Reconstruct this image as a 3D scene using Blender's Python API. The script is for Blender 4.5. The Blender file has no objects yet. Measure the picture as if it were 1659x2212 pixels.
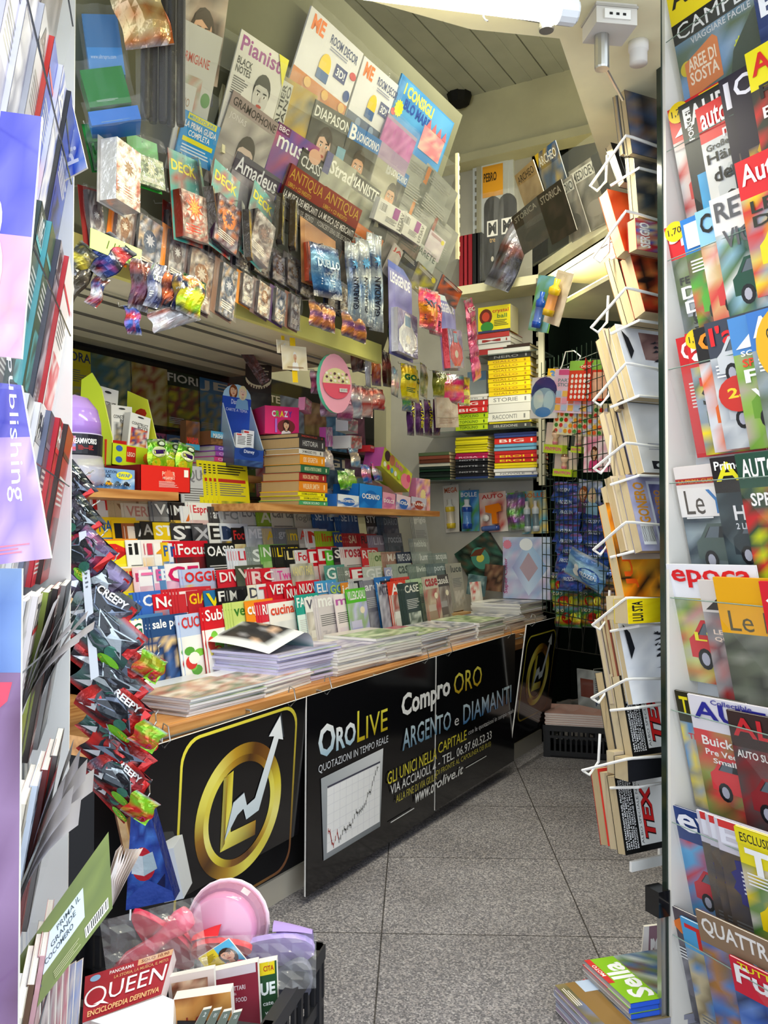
import bpy, math, random
from mathutils import Vector, Matrix
V = Vector
R = random.Random(11)
SC = bpy.context.scene
COL = SC.collection
# ---------------------------------------------------------------- camera, world, lights, exposure
H, FPX, YAW, PITCH = 1.2, 1900.0, math.radians(30), math.radians(1.33)
cd = bpy.data.cameras.new('camera')
cam = bpy.data.objects.new('camera', cd); COL.objects.link(cam)
cd.sensor_fit = 'HORIZONTAL'; cd.sensor_width = 36; cd.lens = 36 * FPX / 1659
cd.clip_start = .05; cd.clip_end = 60
cam.location = (0, 0, H); cam.rotation_euler = (math.pi / 2 + PITCH, 0, YAW)
SC.camera = cam
SC.view_settings.view_transform = 'Standard'; SC.view_settings.look = 'None'
SC.view_settings.gamma = 1; SC.view_settings.use_curve_mapping = False
SC.view_settings.exposure = 0.8
w = bpy.data.worlds.new('sky'); SC.world = w; w.use_nodes = True
bg = w.node_tree.nodes['Background']; bg.inputs[0].default_value = (.84, .92, 1.0, 1); bg.inputs[1].default_value = 1.5
SC.cycles.max_bounces = 6; SC.cycles.transparent_max_bounces = 14; SC.cycles.caustics_reflective = False; SC.cycles.caustics_refractive = False
def area(name, loc, size, power, col, rot):
    l = bpy.data.lights.new(name, 'AREA'); l.shape = 'RECTANGLE'; l.size, l.size_y = size; l.energy = power; l.color = col
    o = bpy.data.objects.new(name, l); COL.objects.link(o); o.location = loc; o.rotation_euler = rot; return o
area('ceiling_tube_light', (-.98, 1.95, 2.20), (1.0, .06), 13, (1, .96, .74), (0, 0, math.radians(47)))
area('inner_fill_light', (-1.3, 3.6, 3.35), (1.6, .1), 22, (1, .97, .78), (0, 0, math.radians(90)))  # unseen fill added to brighten the interior; it has no fixture
area('shelf_tube_light', (-1.38, 4.25, 2.27), (.5, .05), 4, (1, .96, .72), (0, math.radians(0), math.radians(135)))

area('rack_tube_light', (-1.0, 2.6, 2.75), (.06, 1.5), 2.6, (1, .98, .66), (0, math.radians(-58), math.radians(180)))
# ---------------------------------------------------------------- colour and materials
def lin(h):
    if not isinstance(h, str): return h
    if len(h) == 3: h = h[0]*2 + h[1]*2 + h[2]*2
    out = []
    for i in (0, 2, 4):
        c = int(h[i:i+2], 16) / 255
        out.append(c / 12.92 if c <= .04045 else ((c + .055) / 1.055) ** 2.4)
    return (out[0], out[1], out[2])
MAT = {}
def mat(name, rough=.5, spec=.5, metal=0, col=None, attr=False, bump=None, alpha=None, emis=None, rnd=0):
    m = bpy.data.materials.new(name); m.use_nodes = True; nt = m.node_tree; p = nt.nodes['Principled BSDF']
    p.inputs['Roughness'].default_value = rough; p.inputs['Metallic'].default_value = metal
    p.inputs['Specular IOR Level'].default_value = spec
    if col: p.inputs['Base Color'].default_value = (*lin(col), 1)
    if attr:
        a = nt.nodes.new('ShaderNodeAttribute'); a.attribute_name = 'Col'; nt.links.new(a.outputs['Color'], p.inputs['Base Color'])
    if bump:
        tc = nt.nodes.new('ShaderNodeTexCoord'); n = nt.nodes.new('ShaderNodeTexNoise'); b = nt.nodes.new('ShaderNodeBump')
        n.inputs['Scale'].default_value = bump[0]; n.inputs['Detail'].default_value = 3; b.inputs['Strength'].default_value = bump[1]; b.inputs['Distance'].default_value = .01
        nt.links.new(tc.outputs['Object'], n.inputs['Vector']); nt.links.new(n.outputs['Fac'], b.inputs['Height']); nt.links.new(b.outputs['Normal'], p.inputs['Normal'])
    if alpha is not None: p.inputs['Alpha'].default_value = alpha
    if emis: p.inputs['Emission Color'].default_value = (*lin(emis[0]), 1); p.inputs['Emission Strength'].default_value = emis[1]
    MAT[name] = m; return m
mat('print', .32, .4, attr=True)
mat('matte', .75, .25, attr=True)
mat('foil', .22, .7, .35, attr=True, bump=(30, .5))
mat('gloss', .12, .6, attr=True)
mat('steel', .3, .5, .9, col='b8b8b4')
mat('white_wire', .4, .5, 0, col='e8e6e2')
mat('dark_metal', .45, .5, .4, attr=True)
mat('tube', 1, 0, col='fff', emis=('fff6d0', 9))
mat('acrylic', .08, .6, col='dfe6e2', alpha=.05)
mat('film', .1, 1.0, col='ffffff', alpha=.06, bump=(16, 1.0))
mat('bag_film', .1, 1.0, col='ffffff', alpha=.15, bump=(14, 1.0))
mat('tint_plastic', .15, .6, attr=True, alpha=.5)
mat('smoked_glass', .04, .5, col='0a0c0c', alpha=.2)
mat('tinted_glass', .06, .6, col='5a6a64', alpha=.45)
mat('matte_plastic', .5, .4, attr=True)
def tex(m): return MAT[m].node_tree
def pages_mat():
    m = mat('paper_edges', .8, .15, attr=True); nt = m.node_tree; p = nt.nodes['Principled BSDF']
    tc = nt.nodes.new('ShaderNodeTexCoord'); w_ = nt.nodes.new('ShaderNodeTexNoise'); mp = nt.nodes.new('ShaderNodeMapping')
    mp.inputs['Scale'].default_value = (4, 900, 4); w_.inputs['Scale'].default_value = 1; w_.inputs['Detail'].default_value = 1
    b = nt.nodes.new('ShaderNodeBump'); b.inputs['Strength'].default_value = .6; b.inputs['Distance'].default_value = .002
    nt.links.new(tc.outputs['Object'], mp.inputs[0]); nt.links.new(mp.outputs[0], w_.inputs['Vector']); nt.links.new(w_.outputs['Fac'], b.inputs['Height']); nt.links.new(b.outputs[0], p.inputs['Normal'])
pages_mat()
def wood_mat(name, a, b, sc):
    m = mat(name, .42, .4); nt = m.node_tree; p = nt.nodes['Principled BSDF']
    tc = nt.nodes.new('ShaderNodeTexCoord'); mp = nt.nodes.new('ShaderNodeMapping'); mp.inputs['Scale'].default_value = sc
    n = nt.nodes.new('ShaderNodeTexNoise'); n.inputs['Scale'].default_value = 3; n.inputs['Detail'].default_value = 6
    r = nt.nodes.new('ShaderNodeValToRGB'); r.color_ramp.elements[0].color = (*lin(a), 1); r.color_ramp.elements[1].color = (*lin(b), 1)
    r.color_ramp.elements[0].position = .3; r.color_ramp.elements[1].position = .7
    for x, y in ((tc.outputs['Object'], mp.inputs[0]), (mp.outputs[0], n.inputs['Vector']), (n.outputs['Fac'], r.inputs[0]), (r.outputs[0], p.inputs['Base Color'])): nt.links.new(x, y)
wood_mat('wood', '9a5f2c', 'd09a5c', (14, 1.2, 14))
wood_mat('pale_wood', 'b58a58', 'dab98a', (14, 1.2, 14))
wood_mat('dark_wood', '4a2d18', '8a5a34', (14, 14, 1.2))
def granite():
    m = mat('granite', .55, .35); nt = m.node_tree; p = nt.nodes['Principled BSDF']; N = nt.nodes.new; L = nt.links.new
    tc = N('ShaderNodeTexCoord'); v = N('ShaderNodeTexVoronoi'); v.inputs['Scale'].default_value = 230
    r = N('ShaderNodeValToRGB'); r.color_ramp.interpolation = 'CONSTANT'
    el = r.color_ramp.elements; el[0].color = (*lin('66646a'), 1); el[1].position = .2; el[1].color = (*lin('838086'), 1)
    for pos, c in ((.42, '9a969a'), (.6, '727076'), (.74, 'a8a2a4'), (.9, 'bab6b9')):
        e = el.new(pos); e.color = (*lin(c), 1)
    L(tc.outputs['Object'], v.inputs['Vector']); sp = N('ShaderNodeSeparateColor'); L(v.outputs['Color'], sp.inputs[0]); L(sp.outputs[0], r.inputs[0])
    n = N('ShaderNodeTexNoise'); n.inputs['Scale'].default_value = 2.2; n.inputs['Detail'].default_value = 5; L(tc.outputs['Object'], n.inputs['Vector'])
    mx = N('ShaderNodeMix'); mx.data_type = 'RGBA'; mx.blend_type = 'MULTIPLY'; mx.inputs[0].default_value = .55
    L(r.outputs[0], mx.inputs[6]); r2 = N('ShaderNodeValToRGB'); r2.color_ramp.elements[0].position = .35; r2.color_ramp.elements[0].color = (.55, .53, .52, 1); r2.color_ramp.elements[1].position = .62
    L(n.outputs['Fac'], r2.inputs[0]); L(r2.outputs[0], mx.inputs[7])
    mp = N('ShaderNodeMapping'); mp.inputs['Rotation'].default_value = (0, 0, math.radians(62)); mp.inputs['Location'].default_value = (.18, .1, 0); L(tc.outputs['Object'], mp.inputs[0])
    b = N('ShaderNodeTexBrick'); b.offset = 0; b.inputs['Scale'].default_value = 1; b.inputs['Brick Width'].default_value = .62; b.inputs['Row Height'].default_value = .62; b.inputs['Mortar Size'].default_value = .0025
    b.inputs['Color1'].default_value = (1, 1, 1, 1); b.inputs['Color2'].default_value = (.9, .9, .9, 1); b.inputs['Mortar'].default_value = (.2, .19, .18, 1); L(mp.outputs[0], b.inputs['Vector'])
    m2 = N('ShaderNodeMix'); m2.data_type = 'RGBA'; m2.blend_type = 'MULTIPLY'; m2.inputs[0].default_value = 1
    L(mx.outputs[2], m2.inputs[6]); L(b.outputs['Color'], m2.inputs[7]); L(m2.outputs[2], p.inputs['Base Color'])
granite()
def wallpaint(name, col, rough=.6, amt=.06):
    m = mat(name, rough, .3); nt = m.node_tree; p = nt.nodes['Principled BSDF']; N = nt.nodes.new
    tc = N('ShaderNodeTexCoord'); n = N('ShaderNodeTexNoise'); n.inputs['Scale'].default_value = 5; n.inputs['Detail'].default_value = 6
    r = N('ShaderNodeValToRGB'); c = lin(col)
    r.color_ramp.elements[0].position = .3; r.color_ramp.elements[1].position = .7
    r.color_ramp.elements[0].color = (*[max(0, x * (1 - amt * 2)) for x in c], 1); r.color_ramp.elements[1].color = (*[min(1, x * (1 + amt)) for x in c], 1)
    nt.links.new(tc.outputs['Object'], n.inputs['Vector']); nt.links.new(n.outputs['Fac'], r.inputs[0]); nt.links.new(r.outputs[0], p.inputs['Base Color'])
wallpaint('cream_paint', 'c9c4a4'); wallpaint('shaded_cream', '77775f'); wallpaint('grey_paint', 'bdbab0'); wallpaint('pale_paint', 'dedbcf'); wallpaint('dark_green', '121c17', .4); wallpaint('fascia_paint', 'efe9c4'); wallpaint('lit_edge_tint', 'f8f288', .5, .02)
wallpaint('plank_paint', 'a9aba6', .5); wallpaint('white_panel', 'dfe4ea', .45, .04); wallpaint('black_board', '17161a', .3)

# ---------------------------------------------------------------- mesh builder
class MB:
    def __init__(s): s.v = []; s.f = []; s.c = []; s.m = []; s.X = Matrix()
    def face(s, pts, col, m=0):
        b = len(s.v); X = s.X
        s.v += [X @ V(p) for p in pts]; s.f.append(range(b, b + len(pts)))
        if isinstance(col, list): s.c += [lin(c) for c in col]
        else: s.c += [lin(col)] * len(pts)
        s.m.append(m); return s
    def box(s, x0, y0, z0, x1, y1, z1, col, m=0, front=None, top=None, left=None, right=None, bottom=None):
        a = [(x0,y0,z0),(x1,y0,z0),(x1,y1,z0),(x0,y1,z0),(x0,y0,z1),(x1,y0,z1),(x1,y1,z1),(x0,y1,z1)]
        b = len(s.v); s.v += [s.X @ V(p) for p in a]
        for q, cc in (((0,1,5,4), front), ((1,2,6,5), right), ((2,3,7,6), None), ((3,0,4,7), left), ((4,5,6,7), top), ((3,2,1,0), bottom)):
            s.f.append([b + i for i in q]); s.c += [lin(cc or col)] * 4; s.m.append(m)
        return s
    def tube(s, pts, r, col, n=6, m=0, closed=False):
        pts = [V(p) for p in pts]; b = len(s.v); k = len(pts); c = lin(col)
        for i, p in enumerate(pts):
            d = (pts[(i + 1) % k] - pts[i - 1]) if closed else (pts[min(i + 1, k - 1)] - pts[max(i - 1, 0)])
            d.normalize(); a = d.orthogonal() if abs(d.z) > .9 else d.cross(V((0, 0, 1)))
            a.normalize(); e = d.cross(a)
            for j in range(n):
                t = 2 * math.pi * j / n; s.v.append(s.X @ (p + (a * math.cos(t) + e * math.sin(t)) * r))
        for i in range(k if closed else k - 1):
            for j in range(n):
                i2 = (i + 1) % k
                s.f.append((b + i*n + j, b + i*n + (j+1) % n, b + i2*n + (j+1) % n, b + i2*n + j)); s.c += [c] * 4; s.m.append(m)
        if not closed:
            s.f.append([b + j for j in range(n)][::-1]); s.c += [c] * n; s.m.append(m)
            s.f.append([b + (k-1)*n + j for j in range(n)]); s.c += [c] * n; s.m.append(m)
        return s
    def lathe(s, prof, n=20, m=0, sx=1, sy=1):       # prof: (r, z, col)
        b = len(s.v); k = len(prof)
        for r, z, c in prof:
            for j in range(n):
                t = 2 * math.pi * j / n; s.v.append(s.X @ V((r * math.cos(t) * sx, r * math.sin(t) * sy, z)))
        for i in range(k - 1):
            for j in range(n):
                s.f.append((b + i*n + j, b + i*n + (j+1) % n, b + (i+1)*n + (j+1) % n, b + (i+1)*n + j)); s.c += [lin(prof[i+1][2])] * 4; s.m.append(m)
        for i, fl in ((0, -1), (k - 1, 1)):
            if prof[i][0] > 1e-4: s.f.append([b + i*n + j for j in range(n)][::fl]); s.c += [lin(prof[i][2])] * n; s.m.append(m)
        return s
    def prism(s, pts, y0, y1, col, m=0, side=None):   # outline in x,z pushed through y
        n = len(pts)
        s.face([(x, y0, z) for x, z in pts], col, m); s.face([(x, y1, z) for x, z in reversed(pts)], col, m)
        for i in range(n):
            (a, b), (c, d) = pts[i], pts[(i + 1) % n]
            s.face([(a, y0, b), (a, y1, b), (c, y1, d), (c, y0, d)], side or col, m)
        return s
    def grid(s, fn, nu, nv, colfn, m=0):             # fn(u,v) -> 3d ; colfn(i,j) -> colour of a vertex
        b = len(s.v); cs = []
        for j in range(nv + 1):
            for i in range(nu + 1):
                s.v.append(s.X @ V(fn(i / nu, j / nv))); cs.append(lin(colfn(i, j)))
        for j in range(nv):
            for i in range(nu):
                q = [j*(nu+1)+i, j*(nu+1)+i+1, (j+1)*(nu+1)+i+1, (j+1)*(nu+1)+i]
                s.f.append([b + x for x in q]); s.c += [cs[x] for x in q]; s.m.append(m)
        return s
    def art(s, A, fn=None, y=0, m=0, eps=.00018):     # A drawn in metres, x right, z up, towards -y
        for k, (pts, col) in enumerate(A.it):
            yy = y - eps * (1 + A.ly[k])
            if fn: s.face([V(fn(p[0], p[1])) + V((0, yy, 0)) for p in pts], col, m)
            else: s.face([(p[0], yy, p[1]) for p in pts], col, m)
        return s
    def mesh(s, name, mats, smooth=False):
        me = bpy.data.meshes.new(name); me.from_pydata([tuple(p) for p in s.v], [], [list(f) for f in s.f])
        at = me.color_attributes.new('Col', 'FLOAT_COLOR', 'CORNER')
        flat = []
        for c in s.c: flat += (c[0], c[1], c[2], 1)
        at.data.foreach_set('color', flat)
        for q in mats: me.materials.append(MAT[q])
        if len(mats) > 1: me.polygons.foreach_set('material_index', s.m)
        if smooth: me.polygons.foreach_set('use_smooth', [True] * len(s.f))
        me.update(); return me
    def build(s, name, mats='print', parent=None, smooth=False, M=None):
        if isinstance(mats, str): mats = [mats]
        return link(name, s.mesh(name, mats, smooth), parent, M)
def link(name, me, parent=None, M=None):
    o = bpy.data.objects.new(name, me); COL.objects.link(o)
    if parent: o.parent = parent
    if M is not None: o.matrix_world = M
    return o
LABELS = {}
def tag(o, label, cat, group=None, kind=None):
    o['label'] = label; o['category'] = cat
    if group: o['group'] = group
    if kind: o['kind'] = kind
    LABELS.setdefault(label, []).append(o.name); return o
def thing(name, label, cat, M, group=None):
    o = bpy.data.objects.new(name, None); COL.objects.link(o); o.empty_display_size = .02; o.matrix_world = M
    return tag(o, label, cat, group)
def struct(o, label=None, cat=None):
    o['kind'] = 'structure'
    if label: o['label'] = label
    if cat: o['category'] = cat
    return o
# ---------------------------------------------------------------- flat artwork
GL = {}
def glyphs(txt, bold=.012, shear=0):
    k = (txt, bold, shear)
    if k not in GL:
        c = bpy.data.curves.new('t', 'FONT'); c.body = txt; c.resolution_u = 2; c.offset = bold; c.shear = shear; c.fill_mode = 'FRONT'
        o = bpy.data.objects.new('t', c); COL.objects.link(o); bpy.context.view_layer.update()
        me = bpy.data.meshes.new_from_object(o.evaluated_get(bpy.context.evaluated_depsgraph_get()))
        co = [(v.co.x, v.co.y) for v in me.vertices]; fs = [list(p.vertices) for p in me.polygons]
        bpy.data.objects.remove(o); bpy.data.curves.remove(c); bpy.data.meshes.remove(me)
        xs = [p[0] for p in co] or [0]; ys = [p[1] for p in co] or [0]
        GL[k] = (co, fs, min(xs), max(xs), min(ys), max(ys))
    return GL[k]
def mixc(a, b, t): a, b = lin(a), lin(b); return tuple(x + (y - x) * t for x, y in zip(a, b))
class Art:
    def __init__(s, w, h): s.w, s.h = w, h; s.it = []; s.ly = []; s.L = 0
    def add(s, pts, col, same=False):
        if not same: s.L += 1
        s.it.append(([(x * s.w, y * s.h) for x, y in pts], col)); s.ly.append(s.L); return s
    def rect(s, x0, y0, x1, y1, col): return s.add([(x0, y0), (x1, y0), (x1, y1), (x0, y1)], col)
    def ell(s, cx, cy, rx, ry, col, n=16, a0=0, a1=360):
        pts = [(cx + rx * math.cos(math.radians(a0 + (a1 - a0) * i / n)), cy + ry * math.sin(math.radians(a0 + (a1 - a0) * i / n))) for i in range(n if a1 - a0 == 360 else n + 1)]
        return s.add(pts, col)
    def star(s, cx, cy, r, col, n=12, q=.8):
        k = s.w / s.h
        return s.add([(cx + (r if i % 2 else r * q) * math.cos(math.pi * i / n), cy + (r if i % 2 else r * q) * k * math.sin(math.pi * i / n)) for i in range(2 * n)], col)
    def text(s, t, x0, y0, x1, y1, col, bold=.012, rot=0, shear=0, fn=None):
        co, fs, a, b, c, d = glyphs(t, bold, shear); s.L += 1
        def f(p):
            u = (p[0] - a) / max(b - a, 1e-6); v = (p[1] - c) / max(d - c, 1e-6)
            if rot == 90: u, v = 1 - v, u
            elif rot == -90: u, v = v, 1 - u
            return (x0 + u * (x1 - x0), y0 + v * (y1 - y0)), v
        q = [f(p) for p in co]
        for face in fs:
            s.add([q[i][0] for i in face], [mixc(col[1], col[0], q[i][1]) for i in face] if isinstance(col, tuple) and isinstance(col[0], str) else col, True)
        return s
    def photo(s, x0, y0, x1, y1, pal, nx=5, ny=6, rr=None):
        nx, ny = int(nx * 1.7), int(ny * 1.7); rr = rr or R; pal = [lin(c) for c in (pal.split() if isinstance(pal, str) else pal)]; s.L += 1
        g = [[mixc(rr.choice(pal), rr.choice(pal), rr.random() * .5) for i in range(nx + 1)] for j in range(ny + 1)]
        for j in range(ny):
            for i in range(nx):
                X = [x0 + (x1 - x0) * (i + k) / nx for k in (0, 1)]; Y = [y0 + (y1 - y0) * (j + k) / ny for k in (0, 1)]
                s.add([(X[0], Y[0]), (X[1], Y[0]), (X[1], Y[1]), (X[0], Y[1])], [g[j][i], g[j][i+1], g[j+1][i+1], g[j+1][i]], True)
        return s
    def lines(s, x0, y0, x1, y1, n, col, frac=.45):
        s.L += 1; n = max(n + 1, int(n * 1.6))
        for i in range(n):
            y = y1 - (y1 - y0) * i / max(n, 1); e = x1 - (x1 - x0) * R.random() * .3
            s.add([(x0, y - (y1 - y0) / n * frac), (e, y - (y1 - y0) / n * frac), (e, y), (x0, y)], col, True)
        return s
    def bars(s, x0, y0, x1, y1, vert=True):
        s.rect(x0, y0, x1, y1, 'eee'); s.L += 1; n = 13
        for i in range(n):
            a = (i + .3) / n; b = a + R.choice((.25, .5)) / n
            if vert: s.add([(x0 + (x1-x0)*a, y0 + (y1-y0)*.15), (x0 + (x1-x0)*b, y0 + (y1-y0)*.15), (x0 + (x1-x0)*b, y0 + (y1-y0)*.92), (x0 + (x1-x0)*a, y0 + (y1-y0)*.92)], '111', True)
            else: s.add([(x0 + (x1-x0)*.15, y0 + (y1-y0)*a), (x0 + (x1-x0)*.92, y0 + (y1-y0)*a), (x0 + (x1-x0)*.92, y0 + (y1-y0)*b), (x0 + (x1-x0)*.15, y0 + (y1-y0)*b)], '111', True)
        return s
    def person(s, cx, cy, r, skin='e0b090', hair='3a2518', cloth='445', long=True):   # portrait; cy = eye line, r = half face height (as part of h)
        k = s.h / s.w; rx = r * .72 * k
        s.add([(cx - rx*2.1, cy - r*3.6), (cx + rx*2.1, cy - r*3.6), (cx + rx*1.7, cy - r*1.75), (cx + rx*.5, cy - r*1.3), (cx - rx*.5, cy - r*1.3), (cx - rx*1.7, cy - r*1.75)], cloth)
        if long: s.ell(cx, cy - r*.25, rx*1.35, r*1.5, hair)
        else: s.ell(cx, cy + r*.3, rx*1.08, r*1.0, hair)
        s.rect(cx - rx*.4, cy - r*1.55, cx + rx*.4, cy - r*.6, mixc(skin, '604030', .25))
        s.ell(cx, cy - r*.05, rx, r, skin)
        if long: s.add([(cx - rx*1.0, cy + r*.45), (cx - rx*.2, cy + r*.62), (cx + rx*.75, cy + r*.2), (cx + rx*.9, cy + r*.7), (cx, cy + r*1.12), (cx - rx*.9, cy + r*.8)], hair)
        else: s.add([(cx - rx*.95, cy + r*.4), (cx - rx*.5, cy + r*.6), (cx + rx*.5, cy + r*.6), (cx + rx*.95, cy + r*.4), (cx + rx*.8, cy + r*.95), (cx, cy + r*1.15), (cx - rx*.8, cy + r*.95)], hair)
        for q in (-1, 1):
            s.ell(cx + q*rx*.42, cy + r*.05, rx*.2, r*.08, 'f4f0ea', 8); s.ell(cx + q*rx*.42, cy + r*.05, rx*.09, r*.08, '2a201c', 6)
            s.add([(cx + q*rx*.18, cy + r*.2), (cx + q*rx*.68, cy + r*.22), (cx + q*rx*.6, cy + r*.29), (cx + q*rx*.2, cy + r*.27)], hair)
        s.add([(cx - rx*.12, cy - r*.32), (cx + rx*.14, cy - r*.32), (cx + rx*.02, cy + r*.02)], mixc(skin, '804830', .3))
        s.ell(cx, cy - r*.58, rx*.36, r*.1, 'b0504a', 8); return s
    def car(s, cx, cy, L, col, dark='20242a'):       # three-quarter front of a car, L = width as part of w
        k = s.w / s.h; X = lambda x, y: (cx + x * L, cy + y * L * k)
        s.add([X(-.5, -.12), X(.48, -.16), X(.5, .02), X(.42, .12), X(.2, .16), X(.02, .34), X(-.28, .34), X(-.42, .16), X(-.5, .1)], col)
        s.add([X(-.36, .16), X(-.25, .3), X(-.02, .3), X(.12, .16)], dark); s.add([X(-.36, .16), X(-.34, .16), X(-.24, .3), X(-.1, .3), X(-.14, .16)], mixc(dark, '9ab', .3))
        for x in (-.3, .3): s.ell(*X(x, -.13), .11 * L, .13 * L * k, '15151a', 12); s.ell(*X(x, -.13), .06 * L, .08 * L * k, 'aab', 10)
        s.rect(cx + .3*L, cy - .02*L*k, cx + .47*L, cy + .06*L*k, 'e8eef4'); s.rect(cx - .02*L, cy - .08*L*k, cx + .26*L, cy + .03*L*k, mixc(col, '000', .5)); return s
# ---------------------------------------------------------------- pixels of the photograph -> points on real planes of the place
CAM = V((0, 0, H)); RM = cam.rotation_euler.to_matrix()
def ray(px, py): return RM @ V(((px - 829.5) / FPX, (1106 - py) / FPX, -1))
class Plane:
    def __init__(s, P, n, up=(0, 0, 1)):
        s.P, s.n = V(P), V(n).normalized(); s.u = V(up).cross(s.n).normalized(); s.v = s.n.cross(s.u)
    def hit(s, px, py, off=0):
        d = ray(px, py); return CAM + d * ((s.P + s.n * off - CAM).dot(s.n) / d.dot(s.n))
    def M(s, p, roll=0):
        m = Matrix((( *[0]*4, ), (0,)*4, (0,)*4, (0, 0, 0, 1)))
        u = s.u * math.cos(roll) + s.v * math.sin(roll); v = s.n.cross(u)
        for i in range(3): m[i][0], m[i][1], m[i][2], m[i][3] = u[i], -s.n[i], v[i], p[i]
        return m
    def put(s, tl, tr, bl=None, h=None, off=0, w=None):   # three corners in the photo -> matrix at the lower left corner, width, height
        a = s.hit(*tl, off); b = s.hit(*tr, off); d = b - a; W = w or d.length
        roll = math.atan2(d.dot(s.v), d.dot(s.u)); m = s.M(a, roll); v = V((m[0][2], m[1][2], m[2][2]))
        if bl: h = abs((s.hit(*bl, off) - a).dot(v))
        p = a - v * h
        for i in range(3): m[i][3] = p[i]
        return m, W, h
def T(x, y=0, z=0): return Matrix.Translation((x, y, z))
def RX(d): return Matrix.Rotation(math.radians(d), 4, 'X')
def RY(d): return Matrix.Rotation(math.radians(d), 4, 'Y')
def RZ(d): return Matrix.Rotation(math.radians(d), 4, 'Z')
def azn(az): a = math.radians(az); return V((math.cos(a), -math.sin(a), 0))   # normal to the right of a wall running at azimuth az
ORD = 'first second third fourth fifth sixth seventh eighth ninth tenth eleventh twelfth thirteenth fourteenth fifteenth sixteenth seventeenth eighteenth nineteenth twentieth'.split()
def nth(i):
    if i < 20: return ORD[i]
    t, q = divmod(i + 1, 10); a = {2: 'twent', 3: 'thirt', 4: 'fort', 5: 'fift'}[t]
    return a + 'ieth' if q == 0 else a + 'y-' + ORD[q - 1]
# ---------------------------------------------------------------- the kiosk shell
def slab(name, pts, z0, z1, m, kind=True):
    mb = MB(); n = len(pts)
    mb.face([(x, y, z1) for x, y in pts], '888'); mb.face([(x, y, z0) for x, y in reversed(pts)], '888')
    for i in range(n):
        a, b = pts[i], pts[(i + 1) % n]
        mb.face([(a[0], a[1], z0), (b[0], b[1], z0), (b[0], b[1], z1), (a[0], a[1], z1)], '888')
    o = mb.build(name, m)
    if kind: struct(o)
    return o
def wallseg(name, a, b, z0, z1, th, m):
    a, b = V((*a, 0)), V((*b, 0)); d = (b - a).normalized(); nrm = V((-d.y, d.x, 0)) * th
    p = [(a.x, a.y), (b.x, b.y), (b.x + nrm.x, b.y + nrm.y), (a.x + nrm.x, a.y + nrm.y)]
    return slab(name, p, z0, z1, m)
YB = 4.85
slab('floor', [(-4, -1.5), (2.5, -1.5), (2.5, 6.5), (-4, 6.5)], -.1, 0, 'granite')
wallseg('wall_back', (-1.74, YB), (-2.9, YB), 0, 3.76, -.1, 'grey_paint')
wallseg('wall_jamb', (-1.74, 5.38), (-1.74, YB), 0, 3.8, -.06, 'dark_green')
wallseg('wall_left', (-2.75, YB), (-2.75, 1.2), 0, 3.76, -.1, 'cream_paint')
wallseg('wall_right', (.0, 3.6), (-1.85, 5.45), 0, 2.62, -.1, 'dark_green')
wallseg('wall_right_upper', (.0, 3.6), (-1.85, 5.45), 2.62, 3.80, -.1, 'cream_paint')
wallseg('wall_side', (-.2, 2.25), (-.2, 3.8), 0, 3.76, -.1, 'dark_green')
# plank ceiling: a slab with sunk joints
mb = MB(); mb.box(-3, 1.75, 3.82, .1, 5, 3.9, '999')
x = -3
while x < .1:
    mb.box(x + .004, 1.75, 3.80, min(x + .186, .1), 5, 3.825, '999'); mb.box(x + .07, 1.75, 3.797, x + .1, 5, 3.803, '999'); x += .19
struct(mb.build('ceiling', 'plank_paint', M=RZ(0)))
# upper front wall over the opening and the cornice band inside
mb = MB(); mb.box(-2.85, 1.12, 2.75, -2.75, 1.3, 3.9, '999'); struct(mb.build('trim_1', 'cream_paint'))
mb = MB(); mb.box(-2.75, YB - .10, 3.45, -1.0, YB, 3.8, '999'); mb.box(-2.75, YB - .13, 3.40, -1.0, YB, 3.45, '999'); struct(mb.build('trim_2', 'cream_paint'))
mb = MB(); mb.box(-2.75, 1.3, 3.55, -2.62, YB, 3.8, '999'); mb.box(-2.75, 1.3, 3.5, -2.6, YB, 3.55, '999'); struct(mb.build('trim_3', 'cream_paint'))
# painted soffit over the doorway (carries the lamp, the rods and the socket)
SOZ = Plane((0, 0, 2.32), (0, 0, -1), up=(0, 1, 0)); s1, s2, s3 = SOZ.hit(1427, 230), SOZ.hit(1427, 60), SOZ.hit(1427, -60)
SOF = [(-1.30, 1.05), (-.80, 1.77), (-.64, 1.905), (-.80, 2.95), (-.92, 3.9), (-.2, 3.3), (-.2, 2.5), (s1.x, s1.y), (s2.x, s2.y), (s3.x, s3.y), (-.6, .9)]
slab('ceiling_soffit', SOF, 2.32, 2.40, 'fascia_paint')
slab('roof_slab', [(-1.30, 1.05), (-.50, 1.05), (s2.x - .03, s2.y), (s1.x - .03, s1.y), (-.25, 2.5), (-.25, 3.4), (-.64, 3.4), (-.64, 1.905), (-.80, 1.77)], 2.4, 3.9, 'cream_paint')
slab('roof', [(-3, 1.0), (.1, 1.0), (.1, 5.6), (-3, 5.6)], 3.9, 3.98, 'cream_paint')
# cream wall panel behind the top shelf of the far corner
BW = Plane((0, YB, 0), (0, -1, 0))
def bp(px, py, off=0): return BW.hit(px, py, off)
a, b = bp(1024, 296), bp(1112, 600)
mb = MB(); mb.box(a.x, YB - .02, b.z - .02, b.x, YB, a.z, '999'); mb.box(a.x + .03, YB - .026, b.z, b.x - .03, YB - .02, a.z - .04, '999'); o = mb.build('trim_4', 'white_panel'); struct(o)
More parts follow.
